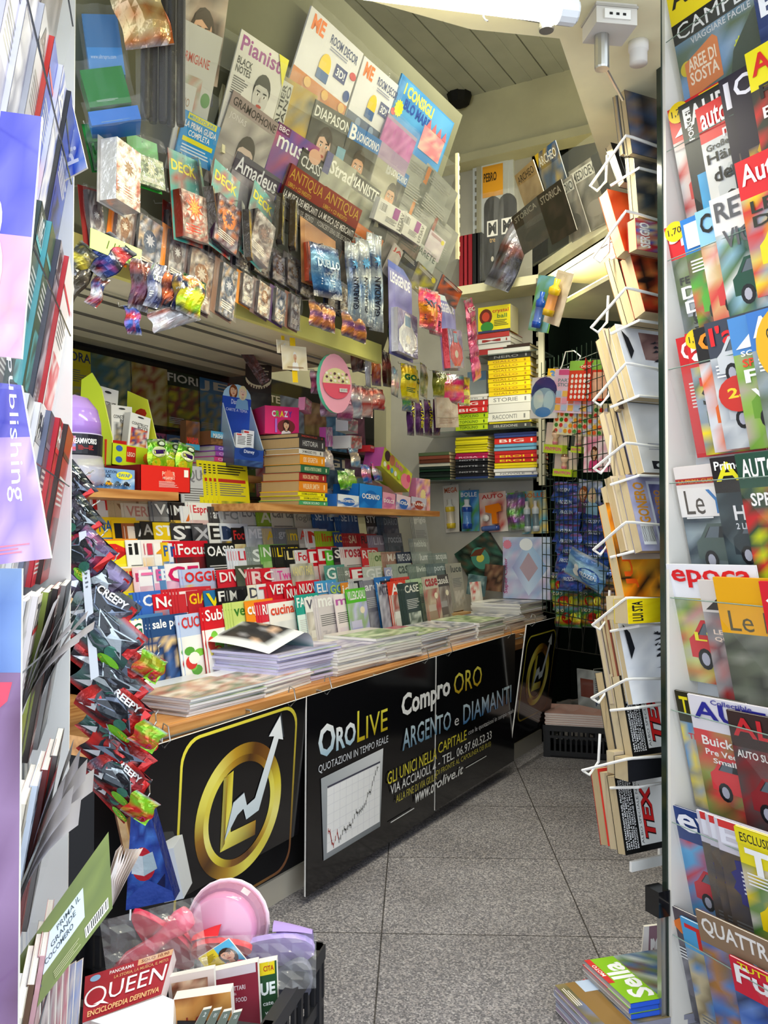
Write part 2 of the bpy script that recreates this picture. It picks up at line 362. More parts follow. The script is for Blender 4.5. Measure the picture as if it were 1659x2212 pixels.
# ---------------------------------------------------------------- counter
CX, CZ = -1.68, .685
ctr = thing('sales_counter', 'long wooden counter with honey-coloured edge running down the left side', 'counter', T(CX, 1.55, 0))
mb = MB(); mb.box(-.62, 0, CZ - .05, -.012, 3.28, CZ, '999'); mb.box(-.012, 0, CZ - .06, .012, 3.28, CZ - .002, '999'); mb.box(-.012, 0, CZ - .09, .0, 3.28, CZ - .06, '999'); mb.build('worktop', 'wood', ctr)
mb = MB(); mb.box(-.60, .02, .08, -.07, 3.26, CZ - .05, '1b1a1c'); mb.build('body', 'matte', ctr)
mb = MB(); mb.box(-.60, .02, 0, -.06, 3.26, .08, 'b9b2a4'); mb.build('plinth', 'matte', ctr)
mb = MB(); mb.tube([(.022, .02, CZ - .025), (.022, 3.27, CZ - .025)], .004, 'ccc'); rail = mb.build('front_rod', 'steel', ctr)
for i in range(9):
    mb = MB(); y = .15 + i * .37; mb.tube([(-.01, y, CZ - .01), (.03, y, CZ - .012), (.032, y, CZ - .04)], .004, 'ccc', 5); mb.build('rod_clip', 'steel', ctr)
# ---------------------------------------------------------------- advertising boards hung on the counter
GOLD = ['f7ef8a', 'e9d63c', '8a5a1a', '5a3412', 'c79a28', 'f4ea70', 'ece05a', '9a6a1c', '4a2a10', 'b98a22', 'f0e45c', 'e4d24a']
def gold(t):
    t = (t % 1) * len(GOLD); i = int(t); return mixc(GOLD[i % len(GOLD)], GOLD[(i + 1) % len(GOLD)], t - i)
def ring(A, cx, cy, ro, ri, ph=0, n=64):
    k = A.w / A.h; A.L += 1; P = lambda r, t: (cx + r * math.cos(t), cy + r * k * math.sin(t))
    for i in range(n):
        t0, t1 = 2 * math.pi * i / n, 2 * math.pi * (i + 1) / n; c0, c1 = gold(i / n + ph), gold((i + 1) / n + ph)
        A.add([P(ri, t0), P(ro, t0), P(ro, t1), P(ri, t1)], [c0, c0, c1, c1], True)
def emblem(A, cx, cy, s):                              # gold ring, letter and white arrow inside a rounded gold outline
    k = A.w / A.h; X = lambda x, y: (cx + x * s, cy + y * s * k)
    pts = []; q = .5; r = .13
    for ax, ay, a0 in ((q - r, q - r, 0), (-q + r, q - r, 90), (-q + r, -q + r, 180), (q - r, -q + r, 270)):
        for i in range(7):
            t = math.radians(a0 + 15 * i); pts.append((ax + r * math.cos(t), ay + r * math.sin(t)))
    A.L += 1; n = len(pts)
    for i in range(n):
        a, b = pts[i], pts[(i + 1) % n]; f = .965
        ca = mixc('6a3c14', 'f2e44a', min(1, max(0, .5 + (a[1] - a[0] * .6)))); cb = mixc('6a3c14', 'f2e44a', min(1, max(0, .5 + (b[1] - b[0] * .6))))
        A.add([X(*a), X(*b), X(b[0] * f, b[1] * f), X(a[0] * f, a[1] * f)], [ca, cb, cb, ca], True)
    ring(A, cx, cy, .37 * s, .30 * s, .05); ring(A, cx, cy, .305 * s, .265 * s, .45)
    A.add([X(-.16, .22), X(-.08, .24), X(-.08, -.10), X(.14, -.10), X(.14, -.185), X(-.16, -.185)], ['7a5214', 'e9d63c', 'f4ea70', 'b98a22', '6a4214', 'f0e45c'])
    A.add([X(-.16, .22), X(-.125, .215), X(-.125, -.15), X(-.16, -.185)], ['f4ea70', 'c79a28', '8a5a1a', 'f7ef8a'], True)
    L = [(-.13, -.13), (-.07, .06), (.02, .09), (.05, .01), (.12, .03), (.27, .35), (.22, .36), (.32, .46), (.36, .31), (.315, .325), (.16, -.05), (.05, -.07), (.02, .0), (-.03, -.02)]
    A.add([X(a * 1.03, b * 1.03 + .003) for a, b in L], '3a4048'); A.add([X(a, b) for a, b in L], [mixc('ffffff', 'a8c8d8', max(0, min(1, .5 - b))) for a, b in L])
BAN = Plane((CX + .045, 0, 0), (1, 0, 0))
def board(name, label, tl, tr, bl, tilt, draw, parent=None, off=0, t=.006):
    M, W, h = BAN.put(tl, tr, bl, off=off)
    top = M @ T(0, 0, h) @ RX(tilt) @ T(0, 0, -h)
    mb = MB(); mb.box(0, 0, 0, W, t, h, 'e9e6e4', front='0c0b0e')
    A = Art(W, h); A.rect(.004, .004, .996, .996, '0d0c10'); draw(A); mb.art(A, eps=.0004)
    if parent is None:
        r = thing(name, label, 'advertising board', top); mb.build('panel', 'gloss', r)
    else:
        r = parent; o = mb.build('panel', 'gloss', r, M=None); o.matrix_local = r.matrix_world.inverted() @ top
    for x in (.12, .88):
        m2 = MB(); m2.tube([(W*x, -.003, h - .012), (W*x, -.022, h + .01), (W*x, -.012, h + .045), (W*x, .004, h + .05), (W*x, .008, h + .03)], .0022, 'ccc', 5)
        o = m2.build('hook', 'steel', r)
        if parent is not None: o.matrix_local = r.matrix_world.inverted() @ top
    return r
board('advertising_board', 'black board with gold ring emblem on the near end of the counter', (300, 1622), (661, 1506), (300, 2010), 4.5, lambda A: emblem(A, .575, .385, .73))
def left_half(A):
    A.text('O', .07, .66, .18, .83, ('ffffff', '9fc4da'), .03); A.text('RO', .185, .665, .32, .79, ('ffffff', '9fc4da'), .03)
    A.text('L', .33, .665, .385, .835, ('f4ea50', 'c8b020'), 0); A.text('IVE', .395, .665, .56, .79, ('f4ea50', 'c8b020'), 0)
    A.text('QUOTAZIONI IN TEMPO REALE', .07, .585, .565, .632, 'd8dce4', .0)
    A.add([(.105, .13), (.505, .13), (.525, .57), (.085, .56)], ['8a9098', '70767c', 'e8eaee', 'aab0b6'])
    A.rect(.125, .16, .50, .50, 'fbfbfd'); A.rect(.125, .495, .50, .505, '445')
    A.L += 1
    for i in range(1, 9): A.add([(.125 + .375*i/9, .17), (.1265 + .375*i/9, .17), (.1265 + .375*i/9, .495), (.125 + .375*i/9, .495)], 'dcdce4', True)
    for i in range(1, 7): A.add([(.125, .16 + .34*i/7), (.50, .16 + .34*i/7), (.50, .1615 + .34*i/7), (.125, .1615 + .34*i/7)], 'dcdce4', True)
    ys = [.27, .26, .2, .18, .21, .24, .19, .2, .22, .235, .22, .23, .24, .23, .25, .27, .29, .275, .28, .285, .29, .3, .31, .35, .36, .355, .4, .42, .45, .47, .475]
    A.L += 1
    for i in range(len(ys) - 1):
        x0 = .13 + .355 * i / 30; x1 = .13 + .355 * (i + 1) / 30; c = 'a33' if i < 6 else '333'
        A.add([(x0, ys[i]), (x1, ys[i+1]), (x1 + .003, ys[i+1] + .005), (x0 + .003, ys[i] + .005)], c, True)
        A.add([(x0, ys[i] - .012), (x0 + .003, ys[i] - .012), (x0 + .003, ys[i] + .016), (x0, ys[i] + .016)], c, True)
    A.text('Comp', .67, .665, .996, .84, 'ffffff', .03); A.text('ARGEN', .68, .50, .996, .63, ('d8ecf8', '5a8cb0'), .01)
    A.text('GLI UNICI NELLA', .555, .345, .996, .42, 'e6d83c', .004); A.text('VIA ACCIAIOLI,', .58, .27, .94, .335, 'f4f4f4', .004); A.text('4', .955, .27, .985, .335, 'f4f4f4', .004)
    A.text('ALLA FINE DI VIA GIULIA', .625, .215, .996, .26, 'c8bc40', 0); A.text('www.', .79, .145, .93, .20, 'f4f4f4', .012, shear=.2); A.text('or', .935, .145, .996, .20, 'f4f4f4', .012, shear=.2)
    A.rect(.58, .118, .78, .124, 'eee')
def right_half(A):
    A.text('ro', .01, .715, .15, .81, 'ffffff', .03); A.text('ORO', .19, .70, .53, .845, ('f4ea60', 'c8a020'), .004)
    A.text('TO', .005, .485, .16, .61, ('d8ecf8', '5a8cb0'), .01); A.text('e', .20, .49, .25, .54, 'eee', .0); A.text('DIAMANTI', .30, .475, .94, .61, ('d8ecf8', '3a7ab8'), .006)
    A.text('CAPITALE', .02, .36, .34, .43, 'e6d83c', .004); A.text('con le quotazioni in tempo reale', .36, .375, .98, .42, 'd8d8dc', 0)
    A.text('- TEL. 06.97.60.52.33', .02, .275, .66, .335, 'f4f4f4', .004); A.text('DI FRONTE AL CAPOLINEA DEI BUS)', .0, .215, .65, .26, 'c8bc40', 0)
    A.text('olive.it', .005, .14, .30, .205, 'f4f4f4', .012, shear=.2); A.rect(.33, .165, .59, .171, 'eee')
ban = board('advertising_banner', 'wide black banner with white lettering and a price chart, folded down its middle', (663, 1505), (943, 1418), (658, 1945), 1, left_half)
board(None, None, (943, 1418), (1113, 1368), (943, 1753), 1, right_half, ban, .004)
board('advertising_board', 'small black board with gold ring emblem at the far end of the counter', (1138, 1350), (1216, 1330), (1138, 1610), 8, lambda A: emblem(A, .46, .52, .80), off=.075)
# ---------------------------------------------------------------- printed things
MC = {}
def cover_art(A, title, bg, fg, kind='plain', pal='', r=None):
    r = r or R; pl = pal.split() or ['ccc', '888', 'eee', '777']
    A.rect(0, 0, 1, 1, bg); dark = sum(lin(bg)) < .9; ink = 'ccc' if dark else '777'
    if kind == 'face':
        A.photo(0, 0, 1, .78, pl, 3, 4, r); A.person(.5 + r.uniform(-.1, .12), .42, .2, r.choice(['e8b896', 'd8a07c', 'f0c8a8', 'c89070']), r.choice(['2a1a12', '5a3a20', 'c8a050', '1a1412']), r.choice(pl), r.random() < .6)
        A.lines(.05, .1, .35, .3, 4, fg)
    elif kind == 'faces':
        A.photo(0, 0, 1, .72, pl, 3, 4, r); A.person(.3, .42, .16, 'e8b896', r.choice(['2a1a12', 'b88a40']), pl[0]); A.person(.72, .4, .15, 'd8a07c', '3a2618', pl[-1], False); A.lines(.05, .06, .9, .16, 3, fg)
    elif kind == 'car':
        A.photo(0, 0, 1, .72, pl, 4, 5, r); A.car(.52, .3, .8, pl[0]); A.lines(.06, .55, .5, .66, 3, 'eee'); A.lines(.55, .06, .93, .14, 2, 'ff0')
    elif kind == 'photo':
        A.photo(0, 0, 1, .74, pl, 5, 6, r); A.lines(.06, .06, .5, .18, 3, ink)
    elif kind == 'full':
        A.photo(0, 0, 1, 1, pl, 5, 7, r); A.lines(.06, .06, .5, .14, 2, ink)
    elif kind == 'food':
        A.photo(0, 0, 1, .7, ['eee', 'ddd', 'f4efe4'], 3, 3, r)
        for i in range(9): A.ell(r.uniform(.12, .9), r.uniform(.08, .62), r.uniform(.07, .17), r.uniform(.05, .1), r.choice(pl), 12)
    elif kind == 'house':
        A.photo(0, .05, 1, .76, pl, 4, 4, r); A.rect(.1, .18, .62, .34, pl[0]); A.rect(.1, .34, .62, .46, mixc(pl[0], 'fff', .3)); A.rect(.7, .18, .74, .6, pl[-1]); A.ell(.72, .62, .12, .06, 'f4ead0')
    elif kind == 'plain':
        A.lines(.08, .48, .9, .68, 4, ink); A.photo(.1, .08, .9, .42, pl, 4, 3, r)
    elif kind == 'strip':
        A.rect(0, 0, 1, .7, pl[0]); A.lines(.08, .4, .9, .62, 5, ink)
    if title:
        b = .96 if kind != 'low' else .8
        A.text(title, .05, b - (.15 if len(title) > 2 else .2), .95, b, fg, .02)
    return A
def mag_mesh(key, w, h, t, draw, edge='eeeae2', back='ccc', spine=None, mats='print'):
    k = (key, round(w, 3), round(h, 3), round(t, 4))
    if k in MC: return MC[k]
    mb = MB(); e = .0006 if t > .002 else t * .3; sp = spine or back
    mb.box(0, -t/2, 0, w, -t/2 + e, h, sp, front=back); mb.box(0, t/2 - e, 0, w, t/2, h, back); mb.box(0, -t/2, 0, e, t/2, h, sp)
    A = Art(w, h); draw(A); mb.art(A, y=-t/2)
    c = mb.mesh('cover', [mats]); mb = MB(); mb.box(e, -t/2 + e, .0015, w - .001, t/2 - e, h - .0015, edge)
    MC[k] = (c, mb.mesh('pages', ['paper_edges'])); return MC[k]
def mag(name, label, cat, M, meshes, group=None):
    r = thing(name, label, cat, M, group)
    link('cover', meshes[0], r); link('pages', meshes[1], r); return r
CN = {}
def cname(h):                                           # plain word for a colour, for the labels
    if h in CN: return CN[h]
    import colorsys
    c = h if len(h) == 6 else ''.join(x * 2 for x in h); r, g, b = [int(c[i:i+2], 16) / 255 for i in (0, 2, 4)]
    hu, s, v = colorsys.rgb_to_hsv(r, g, b); hu *= 360
    if v < .22: n = 'black'
    elif s < .13: n = 'white' if v > .85 else 'light grey' if v > .68 else 'grey' if v > .4 else 'dark grey'
    elif hu < 14 or hu > 345: n = 'red' if s > .5 else 'pink'
    elif hu < 42: n = ('orange' if v > .75 and s > .55 else 'beige' if v > .7 else 'brown')
    elif hu < 68: n = 'yellow' if s > .35 else 'cream'
    elif hu < 165: n = 'green' if v > .4 else 'dark green'
    elif hu < 195: n = 'teal'
    elif hu < 258: n = ('blue' if s > .35 else 'grey-blue') if v > .4 else 'dark blue'
    elif hu < 295: n = 'purple' if s > .3 else 'lilac'
    else: n = 'pink' if v > .7 else 'magenta'
    CN[h] = n; return n
def looks(bg, fg, kind):
    t = {'face': ' with a portrait', 'faces': ' with two portraits', 'car': ' with a car', 'food': ' with food', 'house': ' with a room interior', 'photo': ' with a photo', 'full': ' photo-covered'}.get(kind, '')
    return cname(bg), cname(fg), t

# ---------------------------------------------------------------- the stepped magazine display on the counter
# px of the left edge in the photo | title | ground | lettering | picture | further copies behind | palette
ROWS = [
 ((1340, 1262), -2.0, '''285|BIMBI|4a7ab0|f0e040|food|0|f0d020 3a6ab0
303|GENTE|f0f0ea|2a6a4a|strip|0|e8e8e0
343|sale pepe|2a4a7a|f4f4f4|photo|2|1e3a6a 3a62a0 e8c890 223
405|CUCINA|b8c8e8|d03030|food|1|5aa03a d03020 f0f0e0 7ac040
457|Subito|d0202a|f4f4f4|food|1|7ac040 f0e060 d04030
520|verde|c8d878|3a7a2a|plain|3|dfe8c0 8ab04a
548|cucina|f09020|f4f4f4|food|0|f0c080 e8a040
580|RICETTE|d83040|f4f4f4|food|4|f0f0f0 e04050
597|cucina|f4f0ea|e04828|food|0|d02830 f4e8e0 c03020
655|FACILE|2aa090|f4f4f4|strip|0|dff0ec
675|VILLE|eceae6|556|house|0|d8d0c4 a8a098 f4f0ea
700|mar|d8d0d4|f4f4f4|plain|3|b8b0b8 e8dfe0
737|mil|f4e8ec|c060b0|plain|0|f0d8e4 e8e0ea
763|VILLE&CASALI|5ac030|f4f4f4|house|0|b8b8e8 d0d0f4 a0c090
832|INTERNI|c8c8d0|445|full|0|6a6a80 a8a8b8 c8c8d8
857|AD|e04020|f4f4f4|house|1|d8d8d4 a04030
886|CASE|3a4a48|e8e8e0|plain|4|5a6a60 d0d8d0
930|case|c8c0b0|b03030|house|1|a89078 d0c0a8 b04040'''),
 ((1278, 1250), -2.05, '''278|Salve|6a7a3a|f4ec20|full|0|3a4a2a 6a7a3a 8a9a4a c0c040
322|ORA|3a6ac0|e8e8f0|strip|3|d04050
349|Nove|d82030|f4f4f4|face|0|d8a0a0 a03030 7a90b8
402|TV|c83038|f0e0e0|plain|5|c04048 e8d0d0
422|GIALLI|b82830|f4c820|strip|0|d03020
458|VN|2a70a8|f0e020|face|0|4a90c0 d0b090
485|FOS|1c1a1e|e8e8e8|photo|0|223 445 667
510|MAX|2a2a2c|ccc|plain|3|222 444
530|A|141416|d8d8d8|face|0|1a1a1c 333 555
553|DEN|ece6d4|445|plain|0|d8d0bc f0ead8
573|TU|e8ecf0|d82838|face|0|9ab0d0 c86060
595|VERO|d82030|f4f4f4|faces|0|d8c0b0 a05050
630|NUOVO|d01828|f4f4f4|faces|0|90b0d8 c04040
658|NUOVO|d82030|f4f4f4|faces|0|90b8e0 d05050
697|ELLA|4aa0d8|f0f0f4|face|0|5ab0e0 e8b080
725|GOA|6a9ad0|b0d060|face|0|88b0d8 c0a0a0
752|idea|e89030|f4f0e8|photo|0|d8a060 c86030
778|To|c8c8cc|2a2a2e|photo|2|a8a8b0 d0d0d4
800|arch|8a8a98|e8e8f0|plain|4|9a9aa8 c0c0cc
825|vele|2a78c8|e8f0f8|photo|0|3a90e0 60b0f0
838|BAGNO|28282e|e03838|photo|0|333 c04030
866|DOMUS|d83828|222|house|2|c8a080 2a2a30
905|verde|b8d0b0|3a6a3a|plain|6|c8d8c0 8aa888
955|case&|4a4644|e8e4e0|house|0|6a5e58 8a7c74 b0a8a0'''),
 ((1224, 1222), -2.1, '''243|TOP|e8e4d8|c03828|plain|0|d8d0c0
260|DIPIU|d8b060|d02028|strip|0|e8d020
306|pink|e8c8d0|c04068|plain|0|f0d8e0
318|T|ece8ec|e870a8|face|1|e8d8e0 d8b0c0
350|ELLE|e8e4ea|d060a0|face|0|d8c8d8 e0a0c0
362|BLU|5a86b8|e0e8f0|plain|4|6a90c0
376|GE|f0ecf0|d02060|face|0|c080b0 e8c0d8
411|OGGI|b8c4e8|e02828|face|1|b8c4e8 a8b4dc e0c060
485|DIVA|d82838|f4e8e8|faces|0|e06030 c02030 5a6a50
527|VIP|4a5040|d0c8c0|face|0|4a5448 6a6a58 38403a
556|RE|c83848|f0d8d8|plain|4|b83040 e0a0a8
580|Chi|d82030|f4f4f0|faces|0|d0b090 40404a 883030
612|Tweet|d8c0cc|e050a0|photo|2|a8a0a8 d080b0
645|VANITY FAIR|b8b4a4|e4d890|full|0|b8b4a4 d0ccc0 8a8678 e0dcd0
717|GR|5a9a90|f0f4f0|face|0|6aa8a0 4a8a84 88b8b0
757|spazi|889088|e0e4e0|plain|3|a0a8a0
771|F|d02030|f4f0f0|face|0|b04040 c8a090
802|GE|c8d0c8|e8ece8|house|1|b8c4b8 d8dcd8
845|GOA|b0b4d8|f0f0f8|photo|0|c0c4e0 a0a8d0
872|casa|a8b4a8|4a5a50|plain|6|98a898 c8d0c8
912|living|7a8880|d8e0d8|plain|6|8a9890 b8c4bc
950|porte|68787a|c8d4d8|plain|5|8898a0 c0ccd0
985|luce|a8a49a|555|plain|3|98948a c8c4ba'''),
 ((1170, 1188), -2.15, '''230|AIR|e89020|f4e8d0|plain|0|f0a830
250|M|f0dc20|d82828|strip|0|f4e440
291|il T|f0f0ee|222|plain|0|e8e8e8 d0d0d8
331|lei|f0e8e4|d04058|face|1|e8d8c8 f0c060
350|4 in|f4f0ec|e8a020|food|0|e03030 f0c040
367|PESCA|e8c020|2a5aa0|photo|0|4a80c0 e8c840
382|mare|e4e8f0|2a4a90|photo|0|5a80b8 a8b8d8
397|Focus|d0182a|f4f4f4|face|4|a02028 702028 38282c
461|OASIS|1c1e1c|f4f4f4|plain|0|1c1e1c 282c28 303a34
527|LINK|e0e4ee|d02838|strip|4|e8ecf4
558|SU|8a9490|e0e8e4|plain|2|7a8480 a8b0ac
582|NAT|70a850|e8f0e0|photo|1|80b060 a0c880
612|LIMES|2a2a24|f0d020|strip|3|24241e
632|LEX|20201e|f0e0a0|strip|1|1c1c1a
656|Focus|e8e8ea|d02030|photo|1|a8acb4 d0d0d8 b04048
680|D|d81c2c|f4f4f4|strip|0|e8c8c8
700|D|d01828|f4f4f4|strip|0|e0c0c0
718|bio|58c030|e8f8e0|plain|0|70d048
735|Sto|282028|f0e8e8|photo|0|483038 684050
757|rosa|e0d8d8|c03848|plain|6|d8d0d0 e8e0e0
795|RED|d82c30|f4ece8|plain|0|c83838 e8a090
820|orto|c8d0a8|5a7a3a|plain|3|b8c498 d8dcc0
848|MAT|b08878|f0e8e0|plain|3|98786c c8a898
870|PRIVE CASA|24344e|e8ecf4|house|0|2a3a58 4a5a78 a03838
918|lume|98a09c|e8ecea|plain|5|a0a8a4 c8ccca
952|acqua|8a9490|e0e4e4|plain|5|98a4a0 c0c8c8'''),
 ((1124, 1155), -2.2, '''227|NATURA|f0c818|2a5a9a|photo|0|4a80b8 5a90c8 3a6aa0
260|H|f0c010|1a1a1a|strip|0|1a1a1c
288|M|a05830|e8d8c8|plain|2|8a4828 c07848
310|AFRO|2c2a28|e0dcd8|photo|0|38342e 585048
322|ARTE|24221e|a8a49c|photo|0|2a2824 3c3832
349|STO|f0cc18|f4f4f4|strip|0|1e2024
387|ST|1e1e20|e8e8e8|full|0|222226 2c2c30 3a3a40
432|XL|3a3a3e|b8b8c0|full|0|444448 2c2c30 606068
467|EX|ecebe8|222|plain|0|d8d8d4 e8c870
493|M|d8dce4|2a3a5a|photo|0|e8c030 304060
517|Focus St|1e1a1a|e03030|photo|0|e8dca0 c8a060 f0e8c0
551|MEDI|b8bcc0|f0f0f4|full|1|a8acb4 c8ccd0 d8dce0
588|ARC|c4b088|e8c020|photo|1|a89068 c8b890
614|grigio|78787c|b8b8bc|plain|2|88888c 606064
639|mete|8a8268|f0c828|photo|1|a89c78 686450
660|ADA|b0a8a0|d84030|photo|0|988e88 d0c8c0
678|N|e8e8e4|d83828|plain|1|d8d8d4 c8c8c8
707|lime|a8c828|e84818|strip|3|b8d838
735|KONG|1e4a8a|f0d020|strip|0|2a5aa0
765|SALSA|b02828|f0d8b0|plain|4|983030 c85048
792|FUMO|c01820|181818|plain|2|a81820 d83838
818|LILA|a898a8|e8e0e8|plain|4|b8a8b8 d8ccd8
850|roccia|6a7078|c8d0d8|photo|2|788088 505860
905|nebbia|9ca09c|d8dcd8|plain|3|a8aca8 c0c4c0'''),
 ((1078, 1112), -2.25, '''214|ITE|e8e6e4|d02828|strip|0|d8d8d4
265|velo|c8b088|8a6a48|plain|2|b89c78 d8c4a0
285|VEREP|e0d4bc|c88878|plain|1|d8ccb4 ece0c8
346|Velv|78787a|f0f0f0|face|1|88888a a8a8aa
388|MON|1c1c20|e8e8e8|photo|1|2a4a90 e8c020
411|AV|e8e8ec|e07028|photo|1|f0a060 a8b8d0
430|Espresso|f0efec|d82838|photo|2|e8c8c8 d8b0b0
472|art dossier|484648|f0f0f0|photo|1|585658 3a383a
495|FOR|ecebe6|a8a8a4|plain|2|e4e2dc d0cec8
535|LUGG|e0dfda|888|plain|1|d0cfca b8b8b4
573|AN|98b838|e8e8d0|strip|1|a8c848
600|carta|e4dcc8|8a8478|plain|0|d8d0bc e8e0d0
650|foglio|d8d0bc|9a9484|plain|0|d0c8b4 e0d8c8
692|SETTE|2a5a98|e0ecf8|full|1|2a5a98 3a6aa8 244e88
748|SETTE|2a5a98|e0ecf8|full|3|2a5a98 3a6aa8 244e88
803|STYLE|1e2024|f0f0f0|photo|0|e0e0e0 2a2a2e
840|DIARIO|4a5a70|a8b8c8|photo|4|5a6a80 3a4a60 8a98a8
905|grigio|9a9a98|d0d0cc|plain|2|a8a8a4 b8b8b4'''),
]
def tier_top(i, Y):
    (ya, yb), X, _ = ROWS[i]; pl = Plane((X, 0, 0), (1, 0, 0)); a = pl.hit(300, ya); b = pl.hit(850, yb)
    return a.z + (b.z - a.z) * (Y - a.y) / (b.y - a.y)
TN = ['front', 'second', 'third', 'fourth', 'fifth', 'back']
stand = thing('stepped_display', 'stepped wooden magazine display standing on the sales counter', 'display stand', T(-2.0, 1.6, CZ))
MH = .255
for i, ((ya, yb), X, tab) in enumerate(ROWS):
    pl = Plane((X, 0, 0), (1, 0, 0)); n = 0
    zb = [max(CZ + .002, tier_top(i, y) - MH) for y in (1.75, 4.6)]
    if i:
        mb = MB()
        mb.face([(-.48, .34, 0), (.02 - .05*i, .34, 0), (.02 - .05*i, .34, zb[0] - CZ - .004), (-.48, .34, zb[0] - CZ - .004)], '888')
        q = [(-.48, 0), (.028 - .05*i, 0), (.028 - .05*i, 1), (-.48, 1)]
        for k in range(4):
            (xa, fa), (xb, fb) = q[k], q[(k + 1) % 4]
            mb.face([(xa, .34, fa * (zb[0] - CZ - .004)), (xb, .34, fb * (zb[0] - CZ - .004)), (xb, 2.98, fb * (zb[1] - CZ - .004)), (xa, 2.98, fa * (zb[1] - CZ - .004))], '888')
        mb.build('step', 'pale_wood', stand)
    for line in tab.strip().split('\n'):
        px, title, bg, fg, kind, cp, pal = line.split('|'); px = float(px); cp = int(cp)
        yy = ya + (yb - ya) * (px - 300) / 550; p = pl.hit(px, yy)
        z0 = max(CZ + .001, tier_top(i, p.y) - MH); rr = random.Random(hash((i, px, title)) & 0xffff if False else i * 1000 + int(px))
        hgt = MH + rr.uniform(-.012, .012); wd = .195
        ms = mag_mesh(('t', i, px), wd, hgt, .0026, lambda A: cover_art(A, title, bg, fg, kind, pal, rr), back=bg, spine=bg)
        a, b, c = looks(bg, fg, kind)
        for k in range(cp + 1):
            s = f'{a} magazine lettered {b}{c}, {nth(n)} in {TN[i]} display row'
            if kind == 'full': s = f'{a} photo-covered magazine lettered {b}, {nth(n)} in {TN[i]} display row'
            if k: s = f'{nth(k)} copy peeking out behind {nth(n)} magazine in {TN[i]} display row'
            M = pl.M(V((X - .0019 * k, p.y - .013 * k, z0))) @ RZ(6) @ RX(-9)
            mag('magazine', s, 'magazine', M, ms, f'magazines in the {TN[i]} display row')
        n += 1
# ---------------------------------------------------------------- books, cartons, stacks
BK = {}
def book_mesh(L, D, t, col, title='', fg='fff', pcol='d8c8a4', soft=False, draw=None, top=None):
    k = (round(L, 3), round(D, 3), round(t, 4), col, title, fg, pcol, top)
    if k in BK: return BK[k]
    e = min(.002, t * .2); mb = MB()
    mb.box(0, 0, 0, L, D, e, col); mb.box(0, 0, t - e, L, D, t, col, top=top); mb.box(0, 0, 0, L, e, t, col)
    if title or draw:
        A = Art(L, t)
        if draw: draw(A)
        else: A.text(title, .12, .26, .7, .76, fg, .012); A.rect(.86, .25, .9, .75, fg)
        mb.art(A)
    c = mb.mesh('cover', ['print']); mb = MB(); mb.box(.002, e, e, L - .002, D - .003, t - e, pcol)
    BK[k] = (c, mb.mesh('pages', ['paper_edges'])); return BK[k]
def book(label, M, L, D, t, col, title='', fg='fff', group=None, pcol='d8c8a4', name='book', cat='book', draw=None, top=None):
    c, p = book_mesh(L, D, t, col, title, fg, pcol, draw=draw, top=top)
    r = thing(name, label, cat, M, group); link('cover', c, r); link('pages', p, r); return r
def place_of(i, n): return 'topmost' if i == n - 1 else 'lowest' if i == 0 else f'{nth(i)} from the bottom'
def stack(M0, rows, what, where, group, pcol='d8c8a4', name='book', cat='book', jit=.004):
    """rows from the bottom up: (thickness, colour, title, lettering, length, depth)"""
    z = 0; n = len(rows); rr = random.Random(len(where))
    for i, r in enumerate(rows):
        t, col, title, fg, L, D = r[:6]; tp = r[6] if len(r) > 6 else None
        lab = f'{cname(col)}-spined {what}, {place_of(i, n)} of {where}'
        book(lab, M0 @ T(rr.uniform(-jit, jit), rr.uniform(-jit, jit), z) @ RZ(rr.uniform(-1, 1) * jit * 250), L, D, t - .0006, col, title, fg, group, pcol, name, cat, top=tp); z += t
    return z
def carton(name, label, cat, M, W, h, t, draw=None, col='ddd', side=None, top=None, group=None, mats='print', open_top=False, part='carton', lid=False, left=None, right=None):
    r = thing(name, label, cat, M, group); mb = MB()
    if open_top:
        e = .003; mb.box(0, 0, 0, W, e, h, col); mb.box(0, t - e, 0, W, t, h, col); mb.box(0, 0, 0, e, t, h, side or col); mb.box(W - e, 0, 0, W, t, h, side or col); mb.box(0, 0, 0, W, t, e, col)
    else: mb.box(0, 0, 0, W, t, h, col, left=left or side, right=right or side, top=top or side)
    if draw: A = Art(W, h); draw(A); mb.art(A, eps=.0003)
    mb.build(part, mats, r); return r
XP = lambda X: Plane((X, 0, 0), (1, 0, 0))
# ---- shelves above the magazine display
SA, SB, SC_ = XP(-2.1), XP(-2.38), XP(-2.06)
def shelf(label, pl, pa, pb, X0, X1, dy=0):
    a, b = pl.hit(*pa), pl.hit(*pb); z = (a.z + b.z) / 2
    o = thing('wall_shelf', label, 'shelf', T(X1, a.y, z)); mb = MB(); mb.box(X0 - X1, 0, -.028, 0, b.y - a.y, 0, '888'); mb.build('board', 'wood', o)
    for f in (.12, .88):
        mb = MB(); y = (b.y - a.y) * f; mb.box(X0 - X1, y, -.12, X0 - X1 + .02, y + .03, -.028, '5a3a1c'); mb.face([(X0 - X1 + .02, y, -.12), (X0 - X1 + .16, y, -.028), (X0 - X1 + .16, y + .03, -.028), (X0 - X1 + .02, y + .03, -.12)], '5a3a1c')
        mb.face([(X0 - X1 + .02, y, -.12), (X0 - X1 + .16, y, -.028), (X0 - X1 + .02, y, -.028)], '5a3a1c'); mb.face([(X0 - X1 + .02, y + .03, -.12), (X0 - X1 + .16, y + .03, -.028), (X0 - X1 + .02, y + .03, -.028)], '5a3a1c')
        mb.build('bracket', 'matte', o)
    return z
zA = shelf('near wooden wall shelf under the red carton and the toy packs', SA, (150, 1050), (386, 1064), -2.74, -2.1)
zB = shelf('middle wooden wall shelf under the pink books and blue display stand', SB, (380, 1020), (566, 1024), -2.74, -2.38)
